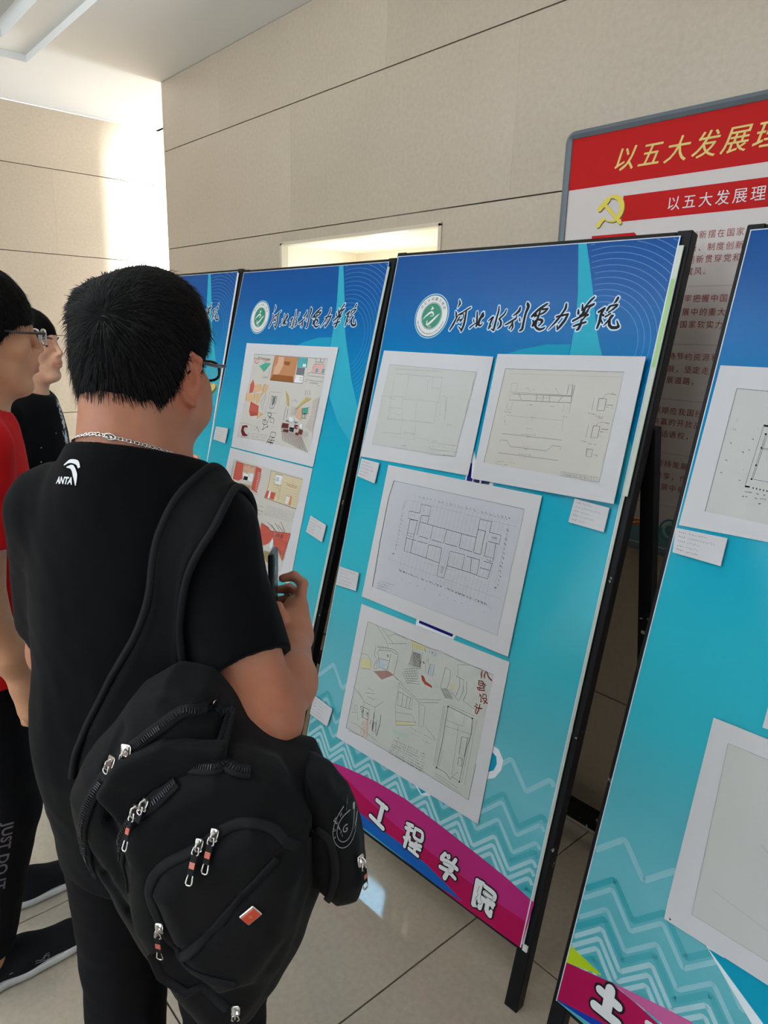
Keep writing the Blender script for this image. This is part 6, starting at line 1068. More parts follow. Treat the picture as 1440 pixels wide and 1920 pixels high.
# shoes
SHOE = mat('black_knit_shoe', (22, 22, 25), 0.85, 0.2, bump=(600, .5, .0006)); SOLE = mat('white_rubber_sole', (205, 206, 205), 0.5)
def shoe(person, heel, az, L=.285, side=1, name='shoe', print_mark=False):
    fr = Frame(heel, az); k = L/.285
    S = Sdf(); w = lambda x, y, z: fr.w(x*k, y*k, z*k)
    S.cone(w(0, .045, .045), w(0, .12, .042), .036*k, .040*k, k=.02); S.cone(w(0, .12, .042), w(.004, .225, .030), .040*k, .036*k, k=.03); S.ell(w(.002, .235, .030), (.040*k, .045*k, .026*k), fr.R, k=.02)
    S.cone(w(0, .045, .06), w(0, .06, .10), .036*k, .037*k, k=.02)
    def post(P, d):
        L_ = fr.loc(P)/k; d = np.maximum(d, (.022+np.maximum(0, L_[:, 1]-.20)*.16+np.maximum(0, .06-L_[:, 1])*.1-L_[:, 2])*k)
        hole = seg_d(P, w(0, .052, .09), w(0, .055, .14), .029*k, .033*k); return np.maximum(d, -hole)
    up = soft_obj(name, S, .003, SHOE, person, post)
    So = Sdf(); So.box(w(0, .06, .02), (.036*k, .055*k, .018*k), .018*k, fr.R, k=.01); So.box(w(.002, .20, .02), (.043*k, .085*k, .018*k), .018*k, fr.R, k=.04); So.box(w(0, .13, .02), (.034*k, .10*k, .018*k), .018*k, fr.R, k=.03)
    def post2(P, d):
        L_ = fr.loc(P)/k; top = .026+np.maximum(0, L_[:, 1]-.20)*.14; bot = .0015+np.maximum(0, L_[:, 1]-.215)**2*4
        ol = np.maximum(np.abs(L_[:, 0]) - (.046-.010*np.abs((L_[:, 1]-.20)/.08).clip(0, 3)**1.5*.35), -1)
        return np.maximum(np.maximum(d, (L_[:, 2]-top)*k), (bot-L_[:, 2])*k)
    so = soft_obj('sole', So, .003, SOLE, up, post2)
    lace = MB()
    for i in range(5):
        y = .095+i*.022; z = .089-i*.0085-.002
        lace.tube([tuple(w(-.020, y, z-.006)), tuple(w(0, y+.004, z)), tuple(w(.020, y, z-.006))], .0022*k, 6)
    lace.obj('laces', SHOE, up, True)
    return up, fr, k
for x in (-1, 1): shoe(p1, q1(x*.115, -.075, 0), .576-x*.10)
finalize(p1, (b1[0], b1[1], 0))
for o in (shirt1, body1): pass
def world_bvh(o, loc): 
    b_ = bvh_of(o); return b_
SB = bvh_of(shirt1); BB = bvh_of(body1); off1 = Vector((b1[0], b1[1], 0))     # trees live in person-local space
def snap_shirt(p, off): q, n = nearest(SB, Vector(p)-off1, off); return q+off1, n
def snap_body(p, off): q, n = nearest(BB, Vector(p)-off1, off); return q+off1, n
# white logo on the back of the shirt
WHT = mat('white_rubber_print', (225, 226, 228), 0.6)
c0 = Vector((-.9645, .297, 1.428)); q0, n0 = snap_shirt(c0, 0); ax = Vector(r1)-n0*n0.dot(Vector(r1)); ax.normalize(); ay = n0.cross(ax).normalized()
lv = []; lf = []
def addflat(V, F):
    n = len(lv); lv.extend(V); lf.extend([tuple(i+n for i in f) for f in F])
V, F = text2('ANTA', .0105, bold=.0004, shear=.25, align='CENTER'); addflat([(x-.006, y-.014) for x, y in V], F)
def strip(P, Wd): V, F = ribbon2(smooth_poly(P, 4), np.interp(np.linspace(0, 1, len(smooth_poly(P, 4))), np.linspace(0, 1, len(Wd)), Wd)); addflat(V, F)
strip([(-.010, .006), (.000, .0105), (.012, .0095), (.0165, .004)], [.0012, .004, .005, .003]); strip([(-.004, .004), (.006, .004), (.012, -.004), (.014, -.015)], [.001, .0055, .0065, .001])
V3 = []
for x, y in lv:
    o_ = q0+ax*x*1.25+ay*y*1.25+n0*.06-off1; q, n, i_, d_ = SB.ray_cast(o_, -n0)
    if q is None: q, n, i_, d_ = SB.find_nearest(o_)
    V3.append(tuple(q+n0*.0016))
mesh_obj('shirt_logo', V3, lf, WHT, shirt1)
# ---------------------------------------------------------------- silver chain
ch = empty('necklace'); tag(ch, 'silver link chain round the neck of the man in the black T-shirt', 'necklace')
SILV = mat('silver_metal', (205, 200, 195), 0.25, metal=1.0)
path = []
nc = q1(0, -.005, 1.45)
for i in range(90):
    t = 2*math.pi*i/90; d = r1*math.cos(t)+f1*math.sin(t)
    z = 1.452-.030*math.sin(t)-.004-.010*abs(math.cos(t))
    p = np.array([nc[0], nc[1], z])+d*.16
    q, n, j, dd = BB.ray_cast(Vector(p)-off1, Vector(-d)); 
    if q is None: q = Vector(p)-off1; n = Vector(d)
    path.append((q+off1+n*.0028, n))
for _ in range(2): path = [((path[i-1][0]+path[i][0]*2+path[(i+1) % 90][0])/4, path[i][1]) for i in range(90)]
pp = [p for p, n in path]; seglen = [(pp[(i+1) % 90]-pp[i]).length for i in range(90)]; tot = sum(seglen); NL = int(tot/.0052)
lk = MB(); acc = 0; k_ = 0; s_ = 0.0
for j in range(NL):
    tgt = j*tot/NL
    while acc+seglen[k_] < tgt: acc += seglen[k_]; k_ += 1
    t = (tgt-acc)/seglen[k_]; c = pp[k_].lerp(pp[(k_+1) % 90], t); d = (pp[(k_+1) % 90]-pp[k_]).normalized(); n = path[k_][1]; b_ = d.cross(n).normalized()
    a1 = (n if j % 2 else b_); a1 = (a1*.8+(b_ if j % 2 else n)*.6).normalized()
    lk.tube([c+d*.0037*math.cos(u)+a1*.0028*math.sin(u) for u in np.linspace(0, 2*math.pi, 9)[:-1]], .00095, 5, closed=True)
links = lk.obj('chain_links', SILV, ch, True); links['kind'] = 'stuff'
cl = MB(); i0 = 71; c, n = path[i0]; d = (pp[i0+1]-pp[i0-1]).normalized(); b_ = d.cross(n).normalized()
cl.tube([c+n*.001+d*.0075*math.cos(u)+b_*.0040*math.sin(u) for u in np.linspace(0, 2*math.pi, 17)[:-1]], .0012, 6, closed=True); cl.tube([c+n*.001-d*.003-b_*.002, c+n*.0015+d*.004+b_*.001], .0013, 6)
cl.obj('clasp', SILV, ch, True)
finalize(ch, (nc[0], nc[1], 1.44))
g1 = glasses(HF, SC1, WD1, 'black-rimmed glasses on the man in the black T-shirt, tip showing past his ear', mat('black_acetate', (18, 18, 20), 0.25), mat('black_acetate', (18, 18, 20), 0.25))
# ---------------------------------------------------------------- phone
ph = empty('phone'); tag(ph, 'black phone held up edge-on in the raised hand', 'phone')
L_ = Vector((-.012, .009, .114)).normalized(); Vw = Vector((-.7913, .5026, -.3482)); Nn = L_.cross(Vw).normalized(); Wd = Nn.cross(L_).normalized()
Nn2 = (Nn*math.cos(.10)+Wd*math.sin(.10)).normalized(); Wd = Nn2.cross(L_).normalized()
C = Vector((-.966, .614, 1.180)); M3 = Matrix((Nn2, Wd, L_)).transposed().to_4x4(); M3.translation = C
pb = MB(); pb.box((-.0050, -.036, -.076), (.0050, .036, .076), .0024); o = pb.obj('case', mat('black_phone_case', (22, 24, 28), 0.35), ph); o.data.transform(M3)
sgn = 1 if Nn2.dot(Vector(cr.tolist())) > 0 else -1
o = mesh_obj('screen', *boxVF((-.0054*sgn-.0002, -.033, -.072), (-.0054*sgn+.0002, .033, .072)), mat('dark_glass', (8, 9, 12), 0.05), ph); o.data.transform(M3)
o = mesh_obj('camera_bump', *boxVF((.0050*sgn-.0006, -.028, .045), (.0050*sgn+.0012, -.010, .068), .0004), mat('dark_glass', (8, 9, 12), 0.05), ph); o.data.transform(M3)
ws = -1
o = mesh_obj('side_button', *boxVF((-.0016, -.0368, .000), (.0016, -.0358, .016), .0003), mat('silver_button', (190, 195, 200), 0.3, metal=1.0), ph); o.data.transform(M3)
finalize(ph, C)

# ---------------------------------------------------------------- backpack
BG = mat('black_backpack_nylon', (9, 9, 11), 0.75, 0.14, bump=(1100, .5, .0006), sheen=0.03); BG2 = mat('black_webbing', (17, 17, 20), 0.7, 0.2, bump=(1500, .6, .0006)); MESHM = mat('black_mesh_fabric', (15, 16, 17), 0.9, 0.2, bump=(1600, .8, .0008))
bc = np.array([-.756, .397, .945]); bn = np.array([.746, -.666, 0]); bn /= np.linalg.norm(bn); ba = np.array([-bn[1], bn[0], 0]); 
def bw(a, z, n): return bc+ba*a+np.array([0, 0, z])+bn*n
def poly_d(P, poly, n0, T, rr):
    q = P-bc; x = q @ ba; z = q[:, 2]; nn_ = np.abs(q @ bn-n0)
    v = np.array(poly); d = np.full(len(P), 1e9); s = np.ones(len(P))
    for i in range(len(v)):
        j = i-1; e = v[j]-v[i]; wx = x-v[i][0]; wz = z-v[i][1]; t = np.clip((wx*e[0]+wz*e[1])/(e @ e), 0, 1)
        d = np.minimum(d, (wx-e[0]*t)**2+(wz-e[1]*t)**2)
        c1 = z >= v[i][1]; c2 = z < v[j][1]; c3 = e[0]*wz > e[1]*wx
        flip = (c1 & c2 & c3) | (~c1 & ~c2 & ~c3); s = np.where(flip, -s, s)
    d2 = s*np.sqrt(d); qx = d2+rr; qz = nn_-(T-rr)
    return np.hypot(np.maximum(qx, 0), np.maximum(qz, 0))+np.minimum(np.maximum(qx, qz), 0)-rr
def add_poly(S, poly, n0, T, rr, k, op='u'):
    v = np.array(poly); cs = np.array([bw(a, z, n0+s_*T) for a, z in v for s_ in (-1, 1)]); S.p.append((poly_d, (poly, n0, T, rr), cs.min(0), cs.max(0), k, op))
bp = empty('backpack'); tag(bp, 'large black backpack with silver zip pulls hanging from the right shoulder', 'backpack')
OUT = [(-.139, .170), (-.098, .225), (-.055, .252), (-.007, .245), (.04, .185), (.089, .15), (.125, .14), (.14, .10), (.150, .05), (.150, .0), (.140, -.05), (.118, -.12), (.085, -.20), (.05, -.26), (.007, -.272), (-.039, -.235), (-.097, -.165), (-.137, -.07), (-.180, .028), (-.184, .095), (-.167, .136)]
S = Sdf()
add_poly(S, OUT, .020, .075, .06, .02)
# front compartment stepping out lower down, smaller front pocket, bottom bulge
add_poly(S, [(-.105, .08), (-.06, .150), (.02, .190), (.09, .165), (.130, .10), (.128, .0), (.10, -.11), (.05, -.20), (.0, -.225), (-.05, -.16), (-.095, -.06)], .085, .045, .04, .012)
add_poly(S, [(-.060, .020), (-.040, .062), (.01, .095), (.065, .128), (.110, .105), (.120, .04), (.100, -.045), (.065, -.110), (.02, -.125), (-.03, -.07)], .115, .035, .03, .008)
def grooves(P, d):
    q = P-bc; x = q @ ba; z = q[:, 2]; n = q @ bn
    for pts, r_ in GROOVES:
        for (a, b_) in zip(pts[:-1], pts[1:]):
            e = np.array(b_)-np.array(a); t = np.clip(((x-a[0])*e[0]+(z-a[1])*e[1])/(e @ e), 0, 1)
            dd = np.hypot(x-a[0]-t*e[0], z-a[1]-t*e[1]); d = d+np.where(n > .03, .005*np.exp(-(dd/r_)**2), 0)
    return d+.0035*noise3(P, 21, 32)+.0012*noise3(P, 22, 95)
GROOVES = [([(-.03, -.062), (.014, -.024), (.058, .034), (.098, .084)], .006), ([(-.158, .05), (-.13, .0), (-.10, -.05), (-.055, -.13)], .007), ([(-.10, .20), (-.12, .15), (-.115, .09), (-.09, .05)], .006), ([(-.05, .235), (.0, .22), (.03, .18)], .006)]
bag = soft_obj('main_bag', S, .0035, BG, bp, grooves)
# side pocket with round badge
S2 = Sdf(); add_poly(S2, [(.118, .148), (.150, .130), (.172, .10), (.190, .045), (.198, -.010), (.188, -.040), (.160, -.050), (.130, -.02), (.115, .06)], .045, .045, .03, .01)
def fold(P, d): return d+.0025*noise3(P, 31, 50)+.001*noise3(P, 32, 140)
side = soft_obj('side_pocket', S2, .0035, BG, bp, fold)
S3 = Sdf(); add_poly(S3, [(-.128, .128), (-.100, .175), (-.045, .205), (.03, .20), (.028, .165), (-.03, .155), (-.07, .125), (-.088, .072)], .098, .012, .008, .004)
soft_obj('flap_panel', S3, .0035, BG, bp, fold)
BGB = bvh_of(bag, side)
def on_bag(a, z, off=.001, start=.4):
    q, n, i, d = BGB.ray_cast(Vector(bw(a, z, start)), Vector(-bn)); 
    if q is None: q, n, i, d = BGB.find_nearest(Vector(bw(a, z, .12)))
    return q+Vector(n)*off, Vector(n)
TEETH = mat('zipper_teeth', (38, 38, 42), 0.35, metal=0.4)
def zipper(name, pts, wd=.016, teeth=True):
    C_ = smooth_poly(pts, 6); P3 = [on_bag(a, z, .0015) for a, z in C_]; tp_ = MB(); n = len(P3); V = []; F = []
    for i, (p, nn_) in enumerate(P3):
        d = (P3[min(i+1, n-1)][0]-P3[max(i-1, 0)][0]).normalized(); sd = d.cross(nn_).normalized()
        V += [p-sd*wd/2-nn_*.001, p-sd*wd/2+nn_*.0012, p-sd*.003+nn_*.0022, p+sd*.003+nn_*.0022, p+sd*wd/2+nn_*.0012, p+sd*wd/2-nn_*.001]
    for i in range(n-1):
        for k in range(5): F.append((i*6+k, i*6+k+1, i*6+7+k, i*6+6+k))
    z = mesh_obj(name, [tuple(v) for v in V], F, BG2, bp, smooth=True)
    if teeth:
        te = MB(); 
        for i in range(n-1):
            (p, nn_), (q, _) = P3[i], P3[i+1]; L = (q-p).length; d = (q-p).normalized(); sd = d.cross(nn_).normalized(); m = max(1, int(L/.0026))
            for k in range(m):
                c = p.lerp(q, (k+.5)/m)+nn_*.0032; M_ = Matrix((d, sd, nn_)).transposed().to_4x4(); M_.translation = c; te.box((-.0007, -.0028, -.001), (.0007, .0028, .0006), 0, 0, M_)
        t_ = te.obj('zipper_teeth', TEETH, z); t_['kind'] = 'stuff'
    return z
zipper('zipper', [(-.150, -.02), (-.155, .05), (-.140, .110), (-.108, .160), (-.062, .205), (-.02, .228), (.03, .205)])
zipper('zipper', [(-.094, .000), (-.098, .063), (-.080, .105), (-.050, .135), (-.025, .158)])
zipper('zipper', [(-.010, .172), (.025, .180), (.060, .172)])
zipper('zipper', [(.045, -.092), (.010, -.085), (-.025, -.068), (-.050, -.020), (-.058, .022), (-.040, .058), (.005, .088), (.040, .115), (.070, .122), (.100, .105), (.116, .08)], .013, False)
zipper('piping', [(-.020, -.062), (.016, -.022), (.056, .034), (.095, .084)], .012, False)
zipper('piping', [(.128, .085), (.150, .070), (.160, .02), (.150, -.03)], .010, False)
LOGR = mat('copper_red_badge', (190, 92, 70), 0.35)
def pull(a, z, length=.036, tab=True, tilt=0.0, big=1.0):
    p, nn_ = on_bag(a, z, .004); dn = Vector((0, 0, -1)); dn = (dn-nn_*dn.dot(nn_)*.85).normalized(); sd = dn.cross(nn_).normalized(); dn = (dn+sd*tilt).normalized(); sd = dn.cross(nn_).normalized()
    M_ = Matrix((sd, dn, nn_)).transposed().to_4x4(); M_.translation = p
    s_ = MB(); s_.box((-.0055*big, -.008*big, 0), (.0055*big, .007*big, .0045), .0018, 0, M_); s_.tube([M_ @ Vector(v) for v in [(0, -.006, .004), (0, -.003, .009), (0, .004, .009), (0, .006, .005)]], .0014, 6)
    sl = s_.obj('zipper_pull', SILV, bp, True)
    def ring(y0, y1, wd, nm):
        r_ = MB(); pts = [(-wd*.7, y0), (wd*.7, y0), (wd, y1-.002), (wd*.5, y1), (-wd*.5, y1), (-wd, y1-.002)]
        r_.tube([M_ @ Vector((x, y, .0065)) for x, y in pts], .0011, 6, closed=True); r_.obj(nm, SILV, sl, True)
    ring(.002, .011, .0045*big, 'ring')
    if tab:
        t_ = MB(); t_.box((-.0040, .010, .0050), (.0040, .010+length*.62, .0078), .0008, 0, M_); t_.obj('tab', BG2, sl)
        t_ = MB(); t_.box((-.0036, .010+length*.22, .0078), (.0036, .010+length*.42, .0084), .0003, 0, M_); t_.obj('red_logo', LOGR, sl)
        ring(.010+length*.60, .012+length*.86, .0042, 'end_ring')
    else:
        t_ = MB(); t_.box((-.0050, .009, .0045), (.0050, .021, .0070), .0008, 0, M_); t_.obj('tab', BG2, sl)
pull(-.108, .160, tab=False, big=1.3); pull(-.088, .182, tab=False, big=1.3); pull(-.070, .118, tilt=-.2, big=1.1); pull(-.058, .130, tab=False)
pull(.006, .090); pull(.024, .104, tilt=.05); pull(-.047, -.028); pull(.040, -.150, length=.026)
pull(.186, .028, length=.03)
# plates and badges
p, nn_ = on_bag(.066, .012, .001); u_ = Vector((0, 0, 1)); sd = u_.cross(nn_).normalized(); u_ = nn_.cross(sd).normalized(); ca, sa = math.cos(-.75), math.sin(-.75)
X_ = sd*ca+u_*sa; Y_ = -sd*sa+u_*ca; M_ = Matrix((X_, Y_, nn_)).transposed().to_4x4(); M_.translation = p
m_ = MB(); m_.box((-.008, -.0125, 0), (.008, .0125, .002), .0012, 0, M_); bd = m_.obj('badge_plate', SILV, bp)
m_ = MB(); m_.box((-.0055, -.0115, .0012), (.0070, .0115, .0028), .0008, 0, M_); m_.obj('red_badge', mat('orange_red_badge', (190, 62, 40), 0.3), bd)
m_ = MB(); m_.box((-.0004, -.0026, .0026), (.0012, .0026, .0031), 0, 0, M_).box((-.0022, -.0008, .0026), (.0030, .0008, .0031), 0, 0, M_); m_.obj('cross_emblem', mat('dull_gold', (185, 120, 70), 0.4), bd)
p, nn_ = on_bag(.170, .078, .001); u_ = Vector((0, 0, 1)); sd = u_.cross(nn_).normalized(); u_ = nn_.cross(sd).normalized(); M_ = Matrix((sd, u_, nn_)).transposed().to_4x4(); M_.translation = p
GREYP = mat('grey_embroidery', (150, 155, 155), 0.7)
m_ = MB()
for rr_ in (.017, .0115):
    for i in range(32):
        a0, a1 = 2*math.pi*i/32, 2*math.pi*(i+1)/32; pts = []
        for aa, r_ in ((a0, rr_), (a1, rr_), (a1, rr_-.0007), (a0, rr_-.0007)):
            q, n = on_bag(.170+r_*math.cos(aa)*.85, .078+r_*1.45*math.sin(aa), .0012); pts.append(tuple(q))
        m_.add(pts, [(0, 1, 2, 3)])
def bag_text(s, a, z, size, rot, mm):
    V, F = text2(s, size, align='CENTER'); c, s__ = math.cos(rot), math.sin(rot)
    mm.add([tuple(on_bag(a+(x*c-y*s__)*.85, z+(x*s__+y*c)*1.3, .0013)[0]) for x, y in V], F)
for i, chh in enumerate('KUCHIROCK'):
    t = math.radians(200-i*28); bag_text(chh, .170+.0135*math.cos(t)*.85, .078+.0128*1.45*math.sin(t), .0042, t-math.pi/2, m_)
bag_text('G', .170, .074, .010, 0, m_)
m_.obj('round_embroidered_badge', GREYP, side)
p, nn_ = on_bag(.000, .222, .002); m_ = MB(); sd = Vector((0, 0, 1)).cross(nn_).normalized(); u_ = nn_.cross(sd)
m_.tube([p+sd*.004*math.cos(t)+u_*.005*math.sin(t)+nn_*.002 for t in np.linspace(.3, 5.9, 12)], .0010, 6); m_.obj('small_metal_ring', SILV, bp, True)
# shoulder strap: padded band laid over the shoulder of the shirt
inner = [(-.935, .520, 1.395), (-.922, .480, 1.412), (-.905, .440, 1.402), (-.897, .416, 1.375), (-.892, .395, 1.34), (-.888, .380, 1.295), (-.888, .366, 1.24), (-.892, .345, 1.19), (-.898, .318, 1.145), (-.904, .298, 1.10), (-.918, .296, 1.060), (-.930, .305, 1.01)]
outer_ = [(-.893, .525, 1.360), (-.882, .495, 1.375), (-.872, .466, 1.368), (-.850, .447, 1.355), (-.845, .425, 1.315), (-.842, .408, 1.27), (-.835, .392, 1.225), (-.828, .385, 1.19), (-.822, .385, 1.155), (-.820, .375, 1.12), (-.838, .387, 1.10), (-.850, .392, 1.05)]
inn = smooth_poly([(-.955, .545, 1.36)]+inner, 3); out = smooth_poly([(-.905, .555, 1.335)]+outer_, 3)
NU = 9; rows = []
for a, b_ in zip(inn, out):
    row = []
    for k in range(NU):
        t = k/(NU-1); p = a*(1-t)+b_*t; q, n = snap_shirt(p, .0)
        e = abs(2*t-1); hgt = .009+(.004 if .70 < e < .95 else 0)-(.007 if e > .95 else 0)
        q2 = q if (Vector(p)-q).length < .05 else Vector(p)
        row.append((q2, n, hgt))
    rows.append(row)
NR = len(rows)
G = np.array([[tuple(q+n*hg) for q, n, hg in row] for row in rows]); NN = np.array([[tuple(n) for q, n, hg in row] for row in rows])
for _ in range(3):
    G2 = G.copy(); G2[1:-1] = (G[:-2]+2*G[1:-1]+G[2:])/4; G = G2; N2 = NN.copy(); N2[1:-1] = (NN[:-2]+2*NN[1:-1]+NN[2:])/4; NN = N2/np.linalg.norm(N2, axis=2)[..., None]
for i in range(NR):
    for k in range(NU):
        q, nq = snap_shirt(G[i, k], 0); dd = (Vector(G[i, k])-q).dot(nq)
        if dd < .006: G[i, k] = np.array(q+nq*.006)
V = [tuple(v) for v in G.reshape(-1, 3)]+[tuple(v) for v in (G-NN*.011).reshape(-1, 3)]; n = NR*NU; F = []
for i in range(NR-1):
    for k in range(NU-1):
        a = i*NU+k; F.append((a, a+1, a+NU+1, a+NU)); F.append((n+a, n+a+NU, n+a+NU+1, n+a+1))
    for k in (0, NU-1):
        a = i*NU+k; F.append((a, a+NU, n+a+NU, n+a))
for k in range(NU-1): F.append((k, n+k, n+k+1, k+1)); a = (NR-1)*NU+k; F.append((a, a+1, n+a+1, n+a))
strapo = mesh_obj('shoulder_strap', V, F, MESHM, bp, smooth=True)
mdf = strapo.modifiers.new('round', 'SUBSURF'); mdf.levels = 1; mdf.render_levels = 2
for k in (0, NU-1):
    m_ = MB(); m_.tube([tuple(v) for v in smooth_poly(G[:, k]+NN[:, k]*.001, 2)], .0055, 8); m_.obj('strap_piping', BG2, bp, True)
# grab loop and loose strap at the bottom
m_ = MB(); m_.tube([tuple(on_bag(-.06, -.07, .004)[0]), tuple(bw(-.052, -.105, .13)), tuple(bw(-.02, -.125, .135)), tuple(bw(.0, -.118, .13)), tuple(on_bag(.03, -.15, .003)[0])], .006, 8, flat=.35); m_.obj('loose_strap', BG2, bp, True)
finalize(bp, tuple(bw(0, -.27, .02)))

# ---------------------------------------------------------------- man in the red T-shirt
def standing(label, fr, sc, wd, base, az, pose, hairargs, skin, shirtm, seed, legs=None, eyes=True):
    p = empty('person'); tag(p, label, 'person')
    rr = np.array([math.cos(az), math.sin(az), 0]); ff = np.array([-math.sin(az), math.cos(az), 0]); base = np.array([base[0], base[1], 0.0]); B3 = np.stack([rr, ff, [0, 0, 1]], 1)
    top = np.array([fr.o[0], fr.o[1], 0])-ff*.03; zn = fr.o[2]-.14
    def q(a, b_, z):
        t = np.clip((z-.6)/(zn-.6), 0, 1); c = base*(1-t)+top*t; return np.array([c[0], c[1], 0])+rr*a+ff*b_+np.array([0, 0, z])
    w = lambda x, y, z: fr.w(x*sc*wd, y*sc, z*sc)
    S = Sdf(); head_sdf(S, fr, sc, wd)
    S.cone(w(0, -.035, -.045), q(0, -.015, zn+.01), .052, .058, k=.03); S.cone(w(0, .01, -.08), q(0, .02, zn-.01), .047, .052, k=.03)
    ear_sdf(S, fr, 1, sc, wd, .35); ear_sdf(S, fr, -1, sc, wd, .35)
    zs = zn-.055
    S.cone(q(-.09, -.01, zs+.015), q(.09, -.01, zs+.015), .048, .048, k=.05); S.ell(q(0, 0, zs-.13), (.15, .10, .18), B3, k=.05); S.ell(q(0, .0, zs-.35), (.135, .10, .18), B3, k=.05)
    ar = pose(q, zs)
    for sd_, (sh_, el_, wr_, hd) in ar.items():
        S.cone(sh_, el_, .046, .038, k=.03); S.cone(el_, wr_*.6+el_*.4, .038, .034, k=.02); S.cone(wr_*.6+el_*.4, wr_, .034, .024, k=.02)
        hd(S)
    for x in (-1, 1):
        kn = q(x*.10, .02, .50) if legs is None else legs[x][0]; an = q(x*.10, -.01, .10) if legs is None else legs[x][1]
        S.cone(q(x*.085, 0, .92), kn, .08, .052, k=.04); S.cone(kn, an, .050, .034, k=.02); S.cone(an, an-np.array([0, .003, .035]), .034, .034, k=.02)
    bo = soft_obj('body', S, .0036, skin, p, colors=tint_fn(((w(0, .10, -.063), fr.R), (.024, .02, .0125), (.88, .68, .66))))
    if eyes: face_bits(p, fr, sc, wd)
    hair_part(p, fr, sc, wd, *hairargs)
    T = Sdf(); T.cone(q(-.115, -.012, zs), q(.115, -.012, zs), .058, .058, k=.05); T.cone(q(0, -.015, zs+.035), q(0, 0, zs), .072, .08, k=.05)
    T.ell(q(0, -.005, zs-.13), (.172, .122, .19), B3, k=.06); T.ell(q(0, 0, zs-.33), (.165, .128, .22), B3, k=.06); T.cone(q(-.03, 0, .96), q(-.03, 0, .86), .150, .152, k=.06); T.cone(q(.035, .0, .96), q(.035, .0, .86), .150, .152, k=.06)
    sl = []
    for sd_, (sh_, el_, wr_, hd) in ar.items():
        d_ = (el_-sh_)/np.linalg.norm(el_-sh_); T.xb += [sh_, el_]; sl.append((sh_+np.array([0, 0, .01]), sh_*.35+el_*.65, .060, .062, sh_+d_*.175, d_, .050))
    nn_ = np.array([0, 0, .9])+ff*.35; nn_ /= np.linalg.norm(nn_)
    hem = pose.hem if hasattr(pose, 'hem') else .86
    st = soft_obj('t_shirt', T, .0045, shirtm, p, shirt_post(seed, hem, q(0, -.02, zn+.018), nn_, sl, amp=.004))
    return p, q, B3, ar, st, bo, base, ff, rr
F2 = Frame((-1.636, .352, 1.592), -.05, pitch=-.02)
def pose2(q, zs):
    shR = q(.168, -.01, zs-.025); elR = np.array([-1.478, .275, 1.075]); wrR = np.array([-1.484, .334, .880])
    def handR(S):
        S.cone(wrR, wrR+np.array([.002, .012, -.055]), .026, .024, k=.02); S.cone(wrR+np.array([-.008, .0, -.01]), wrR+np.array([-.010, .0, -.06]), .020, .018, k=.02)
        for i, (dx, dy) in enumerate([(.012, .030), (.004, .018), (-.003, .006), (-.009, -.008)]):
            a = wrR+np.array([dx*.6, dy*.8, -.062]); finger(S, [a, a+np.array([-.006, .006, -.030]), a+np.array([-.026, .004, -.038]), a+np.array([-.034, .0, -.018])], .0090-.0005*i)
        finger(S, [wrR+np.array([-.004, .022, -.022]), wrR+np.array([-.022, .034, -.040]), wrR+np.array([-.034, .030, -.062])], .0105)
    shL = q(-.168, -.01, zs-.025); elL = q(-.20, -.03, zs-.30); wrL = q(-.19, .05, zs-.53)
    def handL(S):
        S.cone(wrL, wrL+np.array([0, .01, -.06]), .025, .022, k=.02)
        for i in range(4): a = wrL+np.array([.0, .028-.016*i, -.065]); finger(S, [a, a+np.array([.004, .004, -.03]), a+np.array([.016, .004, -.05])], .0086)
        finger(S, [wrL+np.array([.005, .02, -.02]), wrL+np.array([.01, .036, -.045]), wrL+np.array([.014, .038, -.065])], .010)
    return {'R': (shR, elR, wrR, handR), 'L': (shL, elL, wrL, handL)}
pose2.hem = .855
p2, q2, B2, ar2, st2, bo2, base2, ff2, rr2 = standing('tall man in bright red T-shirt at the left edge, in profile with glasses', F2, 1.03, 1.02, (-1.76, .265), -.05, pose2,
    ('fringe', 7000, .022, 41, (0, -.05, .08), .016), SKIN3, TRED, 51, legs={1: (np.array([-1.648, .305, .50]), np.array([-1.678, .232, .10])), -1: (np.array([-1.84, .33, .50]), np.array([-1.925, .320, .10]))})
T = Sdf(); legs2 = {}
T.ell(q2(0, 0, .89), (.145, .118, .11), B2, k=.05)
ankR = np.array([-1.678, .232, .10]); knR = np.array([-1.648, .305, .50]); ankL = np.array([-1.925, .320, .10]); knL = np.array([-1.84, .33, .50])
T.cone(q2(.08, 0, .86), knR, .095, .070, k=.04); T.cone(knR, ankR, .070, .056, k=.02); T.cone(q2(-.08, 0, .86), knL, .095, .070, k=.04); T.cone(knL, ankL, .070, .056, k=.02)
tr2 = soft_obj('trousers', T, .005, PANTS, p2, tp(61, .115, .955))
LT = bvh_of(tr2)
# lettering down the lower leg
GP = mat('dark_grey_leg_print', (92, 86, 98), 0.6)
V, F = text2('JUST DO IT', .034, bold=.0008, align='CENTER', spacing=1.08)
V3 = []
Z0 = .425; view = Vector((-.95, .25, -.2)).normalized(); axx = Vector((.25, .97, 0)).normalized()
for x, y in V:
    zc = Z0-x*1.0; c = knR*(zc-.1)/.4+ankR*(1-(zc-.1)/.4)
    o_ = Vector((c[0], c[1], zc))+Vector((1, -.25, 0)).normalized()*.4+axx*(y-.012)*.9
    h_, n_, i_, d_ = LT.ray_cast(o_, Vector((-1, .25, 0)).normalized()); V3.append(tuple(h_+n_*.0012) if h_ is not None else tuple(o_+Vector((-1, .25, 0)).normalized()*.33))
mesh_obj('leg_lettering', V3, F, GP, tr2)
u1, frs, ks = shoe(p2, (-1.684, .178, 0), .02, L=.30); u2, _, _ = shoe(p2, (-1.930, .262, 0), -.02, L=.30)
UB = bvh_of(u1); m_ = MB()
